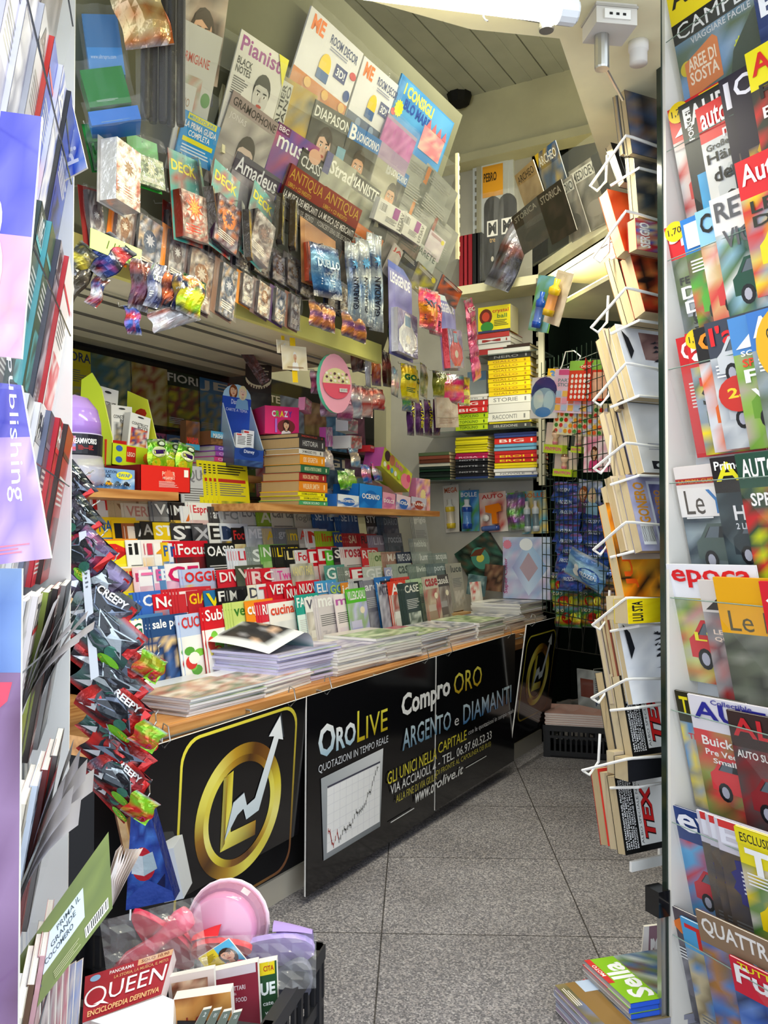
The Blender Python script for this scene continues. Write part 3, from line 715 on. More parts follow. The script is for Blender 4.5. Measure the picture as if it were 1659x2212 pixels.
zC = shelf('long far wooden wall shelf under the thick book stack and toys', SC_, (563, 1083), (950, 1107), -2.74, -2.06)
# ---- loose magazines behind the back row
pl = XP(-2.31)
for k, (px, py, t_, bg, fg, lab) in enumerate([(397, 1003, 'EQU', 'd4d6d8', '8a8a90', 'pale grey magazine leaning behind the back row, left of yellow magazines'), (470, 1003, 'Arte', '1a1a1c', 'f0f0f0', 'black magazine lettered white with red corner above the dark grey art magazine')]):
    p = pl.hit(px, py); A0 = lambda A: (cover_art(A, t_, bg, fg, 'plain', '444 555'), A.rect(0, .72, .55, .98, 'c02028' if k else bg), A.text(t_, .04, .76, .6, .95, fg, .02))
    mag('magazine', lab, 'magazine', pl.M(V((p.x, p.y, p.z - .27))) @ RX(-5), mag_mesh(('b', k), .2, .27, .004, A0, back=bg))
for k in range(5):
    p = pl.hit(436 + 9 * k, 992 + k); mag('magazine', 'yellow magazine in the fanned bunch above the white weekly magazines' , 'magazine', pl.M(V((p.x + .002 * k, p.y, p.z - .27))) @ RX(-6), mag_mesh('yel', .2, .27, .004, lambda A: (cover_art(A, '', 'ece020', 'c02020', 'plain', '4a8a40 e8e040 333'), A.lines(.05, .8, .95, .95, 3, '2a2a2a'), A.rect(.05, .7, .9, .75, 'c83028')), back='ece020'), 'fanned yellow magazines')
# ---- goods on the near shelf
M, W, h = SA.put((303, 1003), (411, 1011), (303, 1062), off=-.005)
c = carton('candy_carton', 'open red carton of green pouches on the near wall shelf', 'carton', M, W, h, .16, lambda A: (A.text('POWER', .42, .62, .68, .8, 'f4c8b0', .02), A.star(.55, .62, .1, 'e8604a'), A.text('MEGAFORCE', .43, .5, .67, .6, 'f0d0c0', .01), A.lines(.35, .18, .75, .42, 4, 'f0b8b0'), A.rect(.86, .62, .95, .9, 'f0e8e0')), col='d42a22', side='7a1818', open_top=True)
mb = MB(); mb.box(.0, .16, h, W, .163, h + .09, 'c02420'); mb.build('back_flap', 'print', c)
def pillow(name, label, cat, M, W, h, d, pal, draw=None, group=None, mats='foil', hang=True, rr=None, seam='999', flat=.0, part='pouch', nx=7, ny=9, sag=0):
    rr = rr or R; P = [lin(x) for x in pal.split()]
    def bul(u, v): return d * (math.sin(math.pi * min(1, max(0, u))) ** .6) * (math.sin(math.pi * min(1, max(0, (v - .07) / .86))) ** .55)
    ph = rr.uniform(0, 6)
    def fr(u, v): return (u * W + .004 * math.sin(v * 9 + ph), -bul(u, v) + .25 * d * math.sin(u * 8 + v * 5 + ph) * (bul(u, v) > 0) - sag * (1 - v) ** 2, v * h)
    def bk(u, v): return (u * W + .004 * math.sin(v * 9 + ph), bul(u, v) * .6 + .001 - sag * (1 - v) ** 2, v * h)
    cc = {}
    def cf(i, j):
        if j in (0, ny): return lin(seam) if isinstance(seam, str) else seam
        if (i, j) not in cc: cc[i, j] = mixc(rr.choice(P), P[min(len(P) - 1, int(j / ny * len(P)))], .65)
        return cc[i, j]
    r = thing(name, label, cat, M, group); mb = MB(); mb.grid(fr, nx, ny, cf); mb.grid(bk, nx, ny, lambda i, j: lin(pal.split()[0]))
    if draw:
        A = Art(W, h); draw(A)
        mb.art(A, fn=lambda x, z: (x, fr(x / W, z / h)[1] - .0016, z), eps=.0002)
    mb.build(part, mats, r, smooth=False); return r
for k in range(3):
    p = SA.hit(322 + 27 * k, 1010, -.05 - .02 * (k % 2)); q = SA.M(V((p.x, p.y, p.z - .02))) @ RY((-6, 3, 10)[k])
    pillow('snack_pouch', f'glossy green pouch, {nth(k)} from the near end in the red carton', 'snack pouch', q, .085, .115, .014, '4aa018 9ad018 c8e828 58b020 3a8a18', lambda A: (A.ell(.5, .62, .4, .16, 'e8f0c0'), A.rect(.2, .56, .8, .68, '40206a'), A.text('MEGA', .22, .57, .78, .67, 'e8f060', .02), A.ell(.7, .86, .22, .09, '20301c'), A.ell(.7, .86, .15, .06, 'c8d8c8'), A.ell(.3, .3, .2, .14, 'e0d020')), 'pouches in the red carton')
M, W, h = SA.put((170, 1005), (291, 1016), (170, 1051), off=-.01)
carton('toy_carton', 'blue-grey toy carton with small racing cars beside the red carton', 'toy box', M, W, h, .14, lambda A: (A.photo(0, 0, 1, .55, '8ab0d8 4a80c0 c8d8e8 5a90d0', 6, 2), A.text('RE-O', .1, .66, .28, .88, 'f4f4f4', .02), A.text('POPULATION', .34, .76, .66, .9, '2a3a5a', .005), A.text('2-PACK', .34, .52, .56, .72, '20304a', .01), A.ell(.8, .68, .15, .2, 'e0d830'), A.text('SWAP', .69, .6, .91, .78, '2a70b0', .02), A.add([(.02, .42), (.2, .6), (.2, .5), (.12, .2)], 'd83020'), [A.car(.2 + .15 * i, .22, .13, c_) for i, c_ in enumerate(('c83030', '3a4a8a', 'e0a020', '5a6a78', '2a2a30'))]), col='7a9cc8', side='3a4a6a', top='2a3a5a')
# lime-green display box holding three white construction-set packs
M, W, h = SA.put((243, 935), (343, 953), (243, 1005), off=-.14)
c = thing('display_box', 'lime green counter display box with white toy packs inside', 'display box', M)
hb = .30; mb = MB(); mb.box(0, 0, 0, W, .003, .075, 'c8dc28'); A = Art(W, .075); [A.ell(.15 + .0, .3 + .5 * i, .07, .14, '3a6ab8') for i in range(2)]; A.rect(.3, .25, .5, .95, 'd02a20'); A.text('LEGO', .32, .5, .48, .7, 'f4f0d0', .02); A.star(.75, .5, .1, 'e87820'); mb.art(A); mb.build('front', 'print', c)
mb = MB(); mb.box(0, .16, 0, W, .163, hb * .8, 'a8c020'); mb.box(0, 0, 0, W, .16, .004, 'a8c020'); mb.build('tray', 'print', c)
for sgn, x in ((-1, 0), (1, W - .003)):
    mb = MB(); pts = [(0, 0), (.16, 0), (.16, hb), (.11, hb + .02 if sgn < 0 else hb - .02), (.06, hb - .04), (0, .09)]
    n = len(pts); col = 'cfe03a' if sgn < 0 else 'e4e840'
    mb.face([(x, a, b) for a, b in pts], col); mb.face([(x + .003, a, b) for a, b in pts], col)
    for i in range(n):
        a, b = pts[i], pts[(i+1) % n]; mb.face([(x, *a), (x + .003, *a), (x + .003, *b), (x, *b)], 'e8f080')
    for j in range(3):
        xx = x + (.0036 if sgn < 0 else -.0006); cz = .11 + .05 * j
        mb.face([(xx, .05 + .03 * math.cos(t * .785) + .04, cz + .02 * math.sin(t * .785)) for t in range(8)], ('d87020', '6a5a30', 'c03020')[j])
    mb.build('side_panel', 'print', c)
for k, (x, y, hh, rx, lab, pal) in enumerate([(.01, .1, .215, 2, 'tall white hang-tab toy pack at the back of the green display box', 'c8b060 8a8a88 e8e4dc'), (.055, .06, .15, -4, 'middle white toy pack in the green display box', '6a6a6a a89060 d8d8d8'), (.085, .02, .13, 5, 'front white toy pack with red and orange robot picture in green display box', 'd83020 e89020 3a3a80 e8e0d8')]):
    carton('toy_pack', lab, 'toy pack', M @ T(x, y, .065) @ RY(rx), .095, hh, .03, lambda A: (A.photo(.1, .06, .9, .62, pal, 4, 5), A.text('CONSTRUCT', .1, .7, .9, .78, '2a2a2a', .01), A.text('BOTS', .4, .62, .9, .69, '2a2a2a', .01), A.ell(.5, .93, .16, .02, '333')), col='eceae6', side='c8c6c2', group='white packs in the green display box')
# purple bucket in a clear tub
p = SA.hit(196, 1004, -.02); B = T(p.x - .02, p.y, zA + .115)
TS = T(p.x - .05, p.y - .02, zA) @ Matrix.Scale(.8, 4); c = thing('toy_tub', 'domed purple toy tub with clear base and dark printed band', 'toy tub', TS)
mb = MB(); mb.lathe([(.10, .12, '5a9ac8'), (.103, .125, '20202a'), (.105, .20, '20202a'), (.10, .205, 'c8c0e0')], 28); mb.art(Art(1, 1)); o = mb.build('band', 'print', c)
mb = MB(); ca = Art(.17, .07); ca.photo(0, .1, .5, .9, 'd03030 3a8ad0 e07070 5aa0e0', 4, 3); ca.text('DREAMWORKS', .36, .5, .99, .8, 'f4f4f4', .03); ca.lines(.55, .15, .95, .42, 3, 'c03030')
for pts, col in ca.it: mb.face([(.1068 * math.sin((a - .085) / .105), -.1068 * math.cos((a - .085) / .105), .127 + b) for a, b in pts], col)
o = mb.build('label_print', 'print', c); o.rotation_euler.z = math.radians(52)
mb = MB(); mb.lathe([(.10, .205, 'a884d8'), (.098, .25, 'a880d4'), (.085, .30, 'b08cdc'), (.05, .345, 'b894e0'), (.0, .36, 'c8a8e8')], 28); mb.build('dome', 'gloss', c, smooth=True)
mb = MB(); mb.lathe([(.088, .005, 'e8e0ec'), (.112, .02, 'e0d8e8'), (.116, .055, 'ece4f0'), (.104, .12, 'e8e0ec')], 28); mb.build('clear_base', 'tint_plastic', c, smooth=True)
# ---- goods on the middle shelf
p = SB.hit(454, 1005, 0); M0 = SB.M(V((SB.P.x + .03, p.y, zB)))
stack(M0, [(.02, 'e89a50', 'ROMANZO', 'fff', .19, .13), (.022, 'd03070', 'CHICO', 'f8d8e8', .17, .13), (.022, 'e04888', 'CHICO', 'f8d8e8', .17, .13), (.022, 'a850b0', 'CHICO', 'f0d8f0', .17, .13), (.022, '8a5ac0', 'CHICO', 'f0e0f8', .17, .13)], 'pocket book', 'the pink and purple stack', 'pink and purple book stack', 'b8b4a8')
M = M0 @ T(-.02, .01, .11)
carton('toy_carton', 'small brown and sky-blue toy carton on top of the pink and purple books', 'toy box', M, .13, .055, .09, lambda A: (A.rect(0, .5, 1, 1, '5ab0d8'), A.text('MASHA', .1, .5, .62, .85, 'f0f0e8', .03), A.photo(.62, .1, .98, .9, '5a3820 8a5830 e8c8a0', 3, 3), A.photo(0, 0, .6, .4, '5a3820 7a5030 a07040', 4, 2)), col='6a4a2c', side='6a4428', top='8ac0d8')
carton('toy_pack', 'brown toy pack with red lettering standing behind the small brown carton', 'toy pack', M @ T(-.09, .05, -.03), .08, .12, .03, lambda A: (A.photo(0, .25, 1, 1, '5a3820 8a5a34 6a4428 4a5a78', 3, 4), A.rect(.0, .05, 1, .24, '4ab0d8'), A.text('MASHA', .08, .24, .92, .46, 'e04030', .04)), col='5a3c24')
M, W, h = Plane(SB.hit(512, 1005, .12), (.9, -.35, 0)).put((512, 862), (574, 872), (512, 1005))
c = thing('display_stand', 'tall blue cardboard counter display with sloping sides', 'display stand', M)
mb = MB(); mb.box(0, 0, 0, W, .004, .07, '2a4a98'); A = Art(W, .07); A.ell(.5, .8, .35, .3, '1e3a80'); A.text('Disney', .32, .7, .68, .95, 'e0e8f8', .01); A.photo(0, 0, 1, .35, '2a3a6a 4a6a9a 28406a', 4, 2); mb.art(A); mb.build('front', 'print', c)
mb = MB(); mb.box(0, .12, 0, W, .124, h + .03, '2850b8'); A = Art(W, h + .03); A.rect(0, .3, 1, 1, '2850b8'); A.text('Disney', .3, .88, .62, .97, 'e8f0ff', .01); A.text('CARTE A TEMA', .12, .8, .88, .84, 'e8f0ff', 0); mb.art(A, y=.12); mb.build('back_panel', 'print', c)
mb = MB(); X = lambda i: (W/2 + .5 * W * math.cos(i * math.pi / 8), .121, h + .03 + .055 * math.sin(i * math.pi / 8)); mb.face([X(i) for i in range(9)], 'a8d0e8'); A = Art(W, .06); A.person(.36, .45, .34, 'e8b890', '7a4020', '603a70'); A.person(.68, .45, .34, 'f0d0b8', 'e8dca8', '80b0d8'); mb.art(A, fn=lambda x, z: (x, .1205, h + .03 + z)); mb.build('header', 'print', c)
for x in (0, W - .003):
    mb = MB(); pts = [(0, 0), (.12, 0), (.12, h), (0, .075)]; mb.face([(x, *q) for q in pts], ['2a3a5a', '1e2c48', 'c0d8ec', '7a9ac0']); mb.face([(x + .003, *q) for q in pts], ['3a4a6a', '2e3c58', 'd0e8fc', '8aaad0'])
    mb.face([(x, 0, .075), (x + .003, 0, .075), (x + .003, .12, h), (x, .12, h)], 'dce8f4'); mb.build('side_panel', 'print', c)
for k in range(2): carton('card_pack', f'white pack of cards, {nth(k)} in the blue display stand', 'card pack', M @ T(.02 + .05 * k, .03 + .03 * k, .075) , .05, .06 + .02 * k, .02, lambda A: (A.lines(.15, .2, .9, .8, 4, '666'), A.rect(.05, .85, .5, .95, 'd04040')), col='eceef2')
M, W, h = Plane(SB.hit(540, 905, -.05), (.8, -.6, 0)).put((532, 742), (588, 748), (532, 905))
mb = MB(); A = Art(W, h); c = thing('poster_card', 'dark film poster card with perforated film strip, standing behind the blue display', 'poster', M @ T(0, 0, 0))
mb.box(0, 0, -.12, W, .004, h, '201814'); A.rect(0, 0, 1, 1, '2a1c14'); A.text('DAVID', .06, .82, .4, .88, 'd8c8a8', .01); A.text('COLLEZIONE', .3, .74, .95, .8, 'b04a38', .01); A.lines(.3, .55, .9, .7, 3, 'b0a080'); A.ell(.5, .55, .5, .14, 'd8c8a0', 16, 180, 360); A.ell(.5, .60, .5, .14, '2a1c14', 16, 180, 360)
[A.rect(.05 + .1 * i, .40 + .01 * abs(i - 4.5), .1 + .1 * i, .43 + .01 * abs(i - 4.5), '3a1a14') for i in range(10)]; A.photo(.12, .0, 1, .36, '1a1614 2a2622 3a342c 181410', 4, 4); mb.art(A); mb.build('card', 'print', c)
M, W, h = Plane(SB.hit(505, 880, .02), (.55, -.83, 0)).put((505, 742), (524, 730), (490, 880))
carton('film_case', 'thin upright dark red film case in shiny wrap hanging by the middle shelf', 'film case', M, W, h, .03, lambda A: (A.photo(0, 0, 1, .8, '3a1c1c 5a2a24 24181a 48201e', 3, 6), A.lines(.2, .85, .8, .96, 3, 'c8b090')), col='5a1c20', left='a8a4a0', mats='foil')
# ---- goods on the far shelf
p = SC_.hit(655, 1083); M0 = SC_.M(V((-2.08, p.y, zC)))
stack(M0, [(.02, '48a068', 'VERDE SCURO', 'd8f0e0', .205, .21), (.018, 'f4e820', 'CHI DORME ALLA NOSTRA PORTA', '222', .19, .21), (.018, 'f0e418', 'CHI DORME ALLA NOSTRA PORTA', '222', .19, .20), (.044, 'e88820', 'WILBUR SMITH', 'f8e0b0', .20, .20), (.034, 'a82828', 'INDIA DEL MATTINO', 'f0d0a0', .195, .19), (.032, '2a6a48', 'MONDO A PORTATA DI MANO', 'e0e8b8', .2, .19), (.042, 'f49a18', 'ISIS SEGRETA', 'fce8c8', .175, .19), (.024, 'e8e4dc', '24 MAGGIO 1915', '222', .18, .17), (.044, '38383c', 'HISTORIA', 'ccc', .19, .21), (.018, '302c2c', 'MEMORIE', 'c84838', .20, .21)], 'thick paperback', 'the tall stack on the far shelf', 'tall book stack on the far shelf', 'b89a6c', jit=.006)
M, W, h = SC_.put((588, 891), (636, 883), (588, 944), off=-.16)
pink = lambda A: (A.rect(0, 0, 1, 1, 'e02870'), [A.text(ch, .2 + .12 * i, .62, .31 + .12 * i, .84, c_, .04) for i, (ch, c_) in enumerate(zip('CRAZY', ('e8e8e8', '5ac040', 'f0d020', 'e8e8f8', '6a3aa0')))], A.ell(.62, .28, .26, .26, '7a3030'), A.person(.62, .34, .14, 'e8b890', '3a2018', 'f0e0e0'), A.rect(.28, .05, .34, .55, 'b070d0'))
MP = Plane(V((-2.2, 0, 0)), (.35, -.94, 0))
zT = zC + .295
p = XP(-2.22).hit(572, 945); M = T(p.x, p.y, zT) @ RZ(58)
carton('toy_carton', 'bright pink toy carton with rounded lettering on top of the tall book stack', 'toy box', M, .15, .115, .16, pink, col='e02870', right='e83a80', top='f04890', left='c82060')
for k, (px, py, W, h, t, lab, pal, a) in enumerate([
 (658, 885, .07, .055, .03, 'pink heart-topped toy pack above the pink toy carton', 'e890b8 f0a8c8 d84890 4a3a6a', 8),
 (690, 1000, .09, .10, .03, 'pink and yellow toy pack with rainbow beside the tall book stack', 'e858a0 f0c030 9a50c0 f0a0c8 5ab0d8', 4),
 (705, 965, .08, .085, .03, 'purple and pink toy pouch pack above the rainbow toy pack', 'c850a8 8a40b0 f0b0d0 e8d8f0', -6),
 (752, 930, .13, .06, .06, 'small white carton with pink lettering on the far shelf pile', 'e8e8f0 c83070 8090a0 a04080', 0),
 (758, 968, .15, .058, .09, 'white carton with five tiny vehicles below the pink-lettered carton', 'ecebe8 c8c8cc e04050 6a6a70', -4),
 (800, 975, .06, .03, .1, 'flat red carton beside the white cartons', 'c02028 a81820', 0)]):
    q = SC_.hit(px, py, -.06); d_ = lambda A: (A.photo(0, 0, 1, 1, pal, 4, 3), A.text(('BELLA', 'RAINBOW', 'PONI', 'KIDDY', 'MINI', 'ROSSO')[k], .12, .55, .88, .85, ('f4f0f4', 'f4e040', 'f0e0f0', 'a02870', 'd03040', 'f0d0c0')[k], .04))
    carton('toy_pack', lab, 'toy pack', SC_.M(q) @ RZ(12) @ RY(a), W, h, t, d_, col=pal.split()[0])
# open cartons of sweets along the shelf front
for k, (tl, tr, bl, name, txt, col, side, lab) in enumerate([
 ((729, 1050), (776, 1056), (729, 1078), 'candy_carton', 'GEOMETRIX', 'e8eef4', '2a6ac0', 'blue open carton of green pouches on the far shelf'),
 ((776, 1030), (826, 1038), (778, 1083), 'candy_carton', 'OCEANO', '2a8ae0', '1a6ac0', 'sky-blue carton with sea creatures on the far shelf'),
 ((826, 1050), (855, 1056), (826, 1087), 'candy_carton', 'DOLCE', 'e8a0b8', 'c870a0', 'pale pink carton with round emblem, left of white and pink carton'),
 ((856, 1058), (888, 1066), (856, 1092), 'candy_carton', 'ROSA', 'ecd0dc', '3a6ac0', 'white and pink carton with round badge on the far shelf'),
 ((888, 1068), (922, 1074), (888, 1098), 'candy_carton', 'PLANES', 'c8c4d8', 'a84838', 'lilac-grey carton with red lettering at the far end of shelf')]):
    M, W, h = SC_.put(tl, tr, bl, off=-.01); z = M.translation.z; M.translation.z = zC
    carton(name, lab, 'sweets carton', M, W, h, .14, lambda A: (A.photo(0, 0, 1, .5, [side, col], 3, 2), A.ell(.5, .45, .3, .32, side), A.text(txt, .12, .4, .88, .62, 'f4f0f0', .03)), col=col, side=side, open_top=True, group='cartons along the far shelf')
for k, (px, py, pal, lab) in enumerate([(735, 1050, '5ab020 9ad840 d8e8b0 3a8a20', 'lime green pouch in the blue carton'), (752, 1046, '6ac028 b0e050 e8f0d0', 'second lime pouch in the blue carton'), (785, 1035, '2a7ad8 e04060 f0d0d8 3a9ae8', 'blue and red pouch in the sky-blue carton'), (808, 1030, '1a6ac8 e8e8f0 e05080', 'pink-faced blue pouch in the sky-blue carton'), (760, 1000, '7ab0d8 e8d8c0 c8a880 5a80a8', 'pale blue pouch lying behind the blue carton'), (700, 1005, 'c8c0c8 e8e0e0 a89898', 'clear crinkled pouch lying by the orange book spine')]):
    q = SC_.hit(px, py + 8, -.05); pillow('sweets_pouch', lab, 'sweets pouch', SC_.M(q) @ RX(-12), .08, .09, .016, pal, None, 'pouches on the far shelf')
q = SC_.hit(838, 1015, .02); M = SC_.M(q) @ RY(24)
carton('toy_carton', 'tilted yellow and green toy carton with round windows and pink pony picture', 'toy box', SC_.M(V((-2.08, q.y, q.z + .02))) @ RY(22), .30, .10, .1, lambda A: (A.photo(0, 0, 1, 1, 'b8c030 d8d840 a0b028 e0d850', 5, 3), A.ell(.14, .72, .09, .26, '4a3038'), A.ell(.3, .72, .09, .26, 'c87858'), A.text('BABY', .42, .6, .7, .85, 'd870b0', .04), A.ell(.82, .35, .16, .36, 'f08098'), A.ell(.9, .6, .07, .2, 'e04880'), [A.ell(.1 + .12 * i, .25, .045, .13, c_) for i, c_ in enumerate(('f0f0e0', 'e04060', '60a0d0', 'f0f0e0', 'a0d040'))]), col='c8cc38', top='7a5ac0', side='b0509a')
carton('toy_carton', 'long pale pink carton with cartoon pups picture, behind the small cartons', 'toy box', SC_.M(V((-2.16, SC_.hit(826, 1040).y, zC + .02))) @ RY(9), .36, .13, .05, lambda A: (A.photo(0, 0, 1, 1, 'f0b8b0 f4d0c8 e8a0a8', 5, 2), A.rect(0, 0, 1, .2, '9ac0c8'), [(A.ell(.4 + .17 * i, .5, .06, .2, 'f4ece4'), A.ell(.39 + .17 * i, .58, .03, .1, '5a3a34'), A.ell(.43 + .17 * i, .42, .02, .06, '3a2a28')) for i in range(3)]), col='f0b8b0', side='8ac0cc')
carton('toy_pack', 'pink and gold pony toy pack at the far end of the shelf', 'toy pack', SC_.M(V((-2.12, SC_.hit(905, 1060).y, zC + .0))) @ T(.08, 0, 0), .16, .17, .04, lambda A: (A.photo(0, 0, 1, 1, 'e89ab0 f0c060 c870a0 f0d0d8 9a60b0', 4, 5), A.star(.5, .5, .2, 'f0e0a0')), col='d880a8')
for k, (px, py, W, h, pal, t_, lab) in enumerate([(735, 1000, .12, .12, 'c84878 e0a040 5a4a90 f0d8e0', 'MIX', 'pink and gold toy pouch on the middle of the far shelf'), (757, 985, .13, .1, 'a8b0c0 6a90c0 e8e0d0 c8a050', 'JUMBO', 'yellow and blue boxed toy behind the open cartons'), (705, 1045, .10, .13, '5a70b8 c8b8d8 e8d060 8aa0c8', '', 'blue and lilac toy pouch standing right of the tall books')]):
    q = SC_.hit(px, py, -.16); pillow('toy_pouch', lab, 'toy pouch', SC_.M(V((q.x, q.y, zC + .06 - .05 * k * (k == 2)))) @ RX(-8), W, h, .02, pal, (lambda A: A.text(t_, .15, .45, .85, .62, 'f4f0e0', .04)) if t_ else None)
# ---- flat piles on the counter top
CT = Plane((0, 0, CZ), (0, 0, 1), up=(0, 1, 0))
def cpos(px, py, z=CZ): return Plane((0, 0, z), (0, 0, 1), up=(0, 1, 0)).hit(px, py)
def pile(x, y, rot, n, t, W, D, what, where, cols, group, tops=None, edge='e6e4e0', fan=0, seed=1, kind=None):
    """n thin issues lying flat; x, y: the corner nearest the doorway; W along the edge that faces the aisle"""
    rr = random.Random(seed)
    for i in range(n):
        c = cols[i % len(cols)]; key = ('pile', where, i % 3, c)
        if key not in MC:
            mb = MB(); e = .0005; mb.box(0, 0, 0, W, D, e, 'dcdcdc'); mb.box(0, 0, t - .001, W, D, t - .0006, c, top=c); mb.box(W - .001, 0, 0, W, D, t - .0006, c) if kind != 'news' else None
            A = Art(W, D); cover_art(A, (tops or ['', '', ''])[i % 3], c, 'f4f4f4' if sum(lin(c)) < 1.2 else '3a3a44', 'full' if i % 2 else 'photo', rr.choice(['8a90a0 b8b8c0 5a6070 d8d4d0', 'c8a890 a86858 e0d8cc 6a7a58', '98b080 d8e0c0 6a8058', 'b8b0c8 d8d4e4 7a7498']), rr)
            for k, (pts, col) in enumerate(A.it): mb.face([(a, b, t - .0006 + .00012 * (1 + A.ly[k])) for a, b in pts], col)
            cm = mb.mesh('cover', ['print']); mb = MB(); mb.box(.0005, .0005, e, W - .001, D - .0005, t - .001, edge); MC[key] = (cm, mb.mesh('pages', ['paper_edges']))
        M = T(x + rr.uniform(-.006, .006) + fan * i, y + rr.uniform(-.006, .006), CZ + .001 + t * i) @ RZ(rot + rr.uniform(-2, 2))
        mag('newspaper' if kind == 'news' else 'catalogue', f'{what}, {place_of(i, n)} of {where}', 'newspaper' if kind == 'news' else 'magazine', M, MC[key], group)  # apart from the newspapers, the pile issues are magazines lying flat
    return n * t
# (local x runs towards the wall after a quarter turn: W across, D along the counter)
pile(-1.70, 1.86, 90, 7, .007, .34, .30, 'folded newspaper', 'the nearest counter pile', ['c8ccd4', 'd8d8dc', 'b8bcc8'], 'nearest pile on the counter', edge='d8d8dc', seed=3, kind='news')
pile(-1.70, 2.20, 96, 6, .008, .30, .26, 'magazine', 'the pile before the curled stack', ['e0d8dc', 'c85870', 'dfe0e6'], 'low pile before the curled stack', edge='e4e2e0', seed=4)
h1 = pile(-1.74, 2.32, 90, 12, .0095, .37, .28, 'purple-edged magazine', 'the stack with the curling cover', ['b8b0d8', '8a78c0', 'd4d0e4'], 'stack under the curling cover', edge='c8c4e6', seed=5)
"""curled loose cover on that stack"""
mb = MB(); W_, D_ = .36, .30
def curl(u, v):
    s = v * .40; k = max(0, s - .20); rr_ = .055
    return (-u * W_, (.0 + min(s, .20)) + (rr_ * math.sin(min(k / rr_, 2.4)) if k else 0), .004 + .05 * u * .4 + .012 * math.sin(u * 3) + (rr_ * (1 - math.cos(min(k / rr_, 2.4))) * .0 if not k else .0) + (.05 * (min(s, .2) / .2)) - (rr_ * (1 - math.cos(min(k / rr_, 2.4))) if k else 0))
pc = random.Random(8); tone = {}
def ccol(i, j):
    if 2 <= i <= 7 and 3 <= j <= 9: return tone.setdefault((i, j), pc.choice(['222226', '3a3432', 'c8a890', '2c2c30', '8a8a90']))
    if j > 12: return '6a8890'
    return 'd4d8dc'
mb.grid(curl, 10, 18, ccol); c = thing('magazine_cover', 'curled grey magazine cover with dark fashion photo lying open on the purple-edged stack', 'magazine', T(-1.76, 2.30, CZ + h1 + .002)); mb.build('sheet', 'matte', c, smooth=True)
pile(-1.715, 2.64, 90, 9, .010, .34, .24, 'thick white-edged magazine', 'the pile right of the curled stack', ['a8a08a', 'c8b858', 'd8d4d0'], 'pile right of the curled stack', seed=6)
pile(-1.72, 2.93, 88, 10, .0105, .33, .25, 'white-edged magazine', 'the middle counter pile', ['d0c8c4', 'e4e2e0', 'a8b098'], 'middle pile on the counter', seed=7)
pile(-1.71, 3.24, 92, 9, .0095, .32, .26, 'bluish-edged magazine', 'the wavy-edged counter pile', ['d8dce6', 'c0c8d8', 'a85868'], 'wavy-edged pile on the counter', edge='e0e4ee', seed=8)
pile(-1.72, 3.55, 90, 8, .010, .32, .25, 'glossy magazine', 'the pile with red covers', ['c06870', 'd8d4d0', 'b8b0b0'], 'red-covered pile on the counter', seed=9)
pile(-1.71, 3.86, 90, 8, .0105, .31, .26, 'magazine with leafy cover', 'the green-edged counter pile', ['88b848', 'c8d0b8', '98a880'], 'green-edged pile on the counter', seed=10)
pile(-1.72, 4.17, 91, 8, .009, .33, .27, 'pale magazine', 'the last pile before the corner stack', ['d8d8d4', 'c8ccc8', 'e0dcd8'], 'last pile along the counter', seed=11)
pile(-1.74, 4.48, 90, 15, .0085, .40, .29, 'white-edged catalogue', 'the tall corner stack', ['e4e2de', 'd4d4d8', 'eceae6'], 'tall stack in the far corner', edge='e8e6e0', seed=12)
pile(-2.02, 4.14, 80, 5, .008, .22, .24, 'flat catalogue', 'the low pile behind the corner stack', ['d0ccc4', 'b0a8a0', 'dcd8d4'], 'low pile behind the corner stack', seed=13)
pile(-1.98, 3.10, 84, 3, .006, .2, .24, 'lilac magazine', 'the lilac pair before the front row', ['9a98cc', 'b0acd8', '8a88bc'], 'lilac magazines before the front row', seed=14)
# ---------------------------------------------------------------- lit shelf over the counter, its rods and what hangs there
LX, LZ = -1.9, 1.985
ls = thing('lit_shelf', 'cream shelf with front edge tinted yellow as if lit above the counter', 'shelf', T(LX, 1.1, LZ))
mb = MB(); mb.box(-.84, 0, -.045, 0, 2.15, 0, '888'); mb.build('board', 'fascia_paint', ls)
mb = MB(); mb.box(-.012, 0, -.06, .012, 2.15, .02, '888'); mb.build('front_edge', 'lit_edge_tint', ls)  # lamp light on this edge is put into its yellow colour
for k in range(3):
    mb = MB(); mb.box(-.28 - .18 * k, .0, -.052, -.27 - .18 * k, 2.15, -.045, '6a6558'); mb.build('underside_seam', 'matte', ls)
rd = thing('hanging_rod', 'thin steel rod with hooks under the lit shelf', 'rod', T(-2.08, 1.2, 1.93))
mb = MB(); mb.tube([(0, 0, 0), (0, 2.35, 0)], .004, 'ccc'); mb.build('rod', 'steel', rd)
for y in (.55, 1.62):
    mb = MB(); mb.lathe([(.016, 0, 'ccc'), (.016, .05, 'ccc')], 10); o = mb.build('mount', 'fascia_paint', rd); o.location = (0, y, -.03)
HX = -1.79; HP = XP(HX)
def hookon(r, W, h, dep=.06):
    mb = MB(); mb.tube([(W/2, .0, h - .012), (W/2, .004, h + .006), (W/2, dep, h + .012), (W/2, dep + .004, h + .022)], .0016, 'bbb', 5); mb.build('hook', 'steel', r)
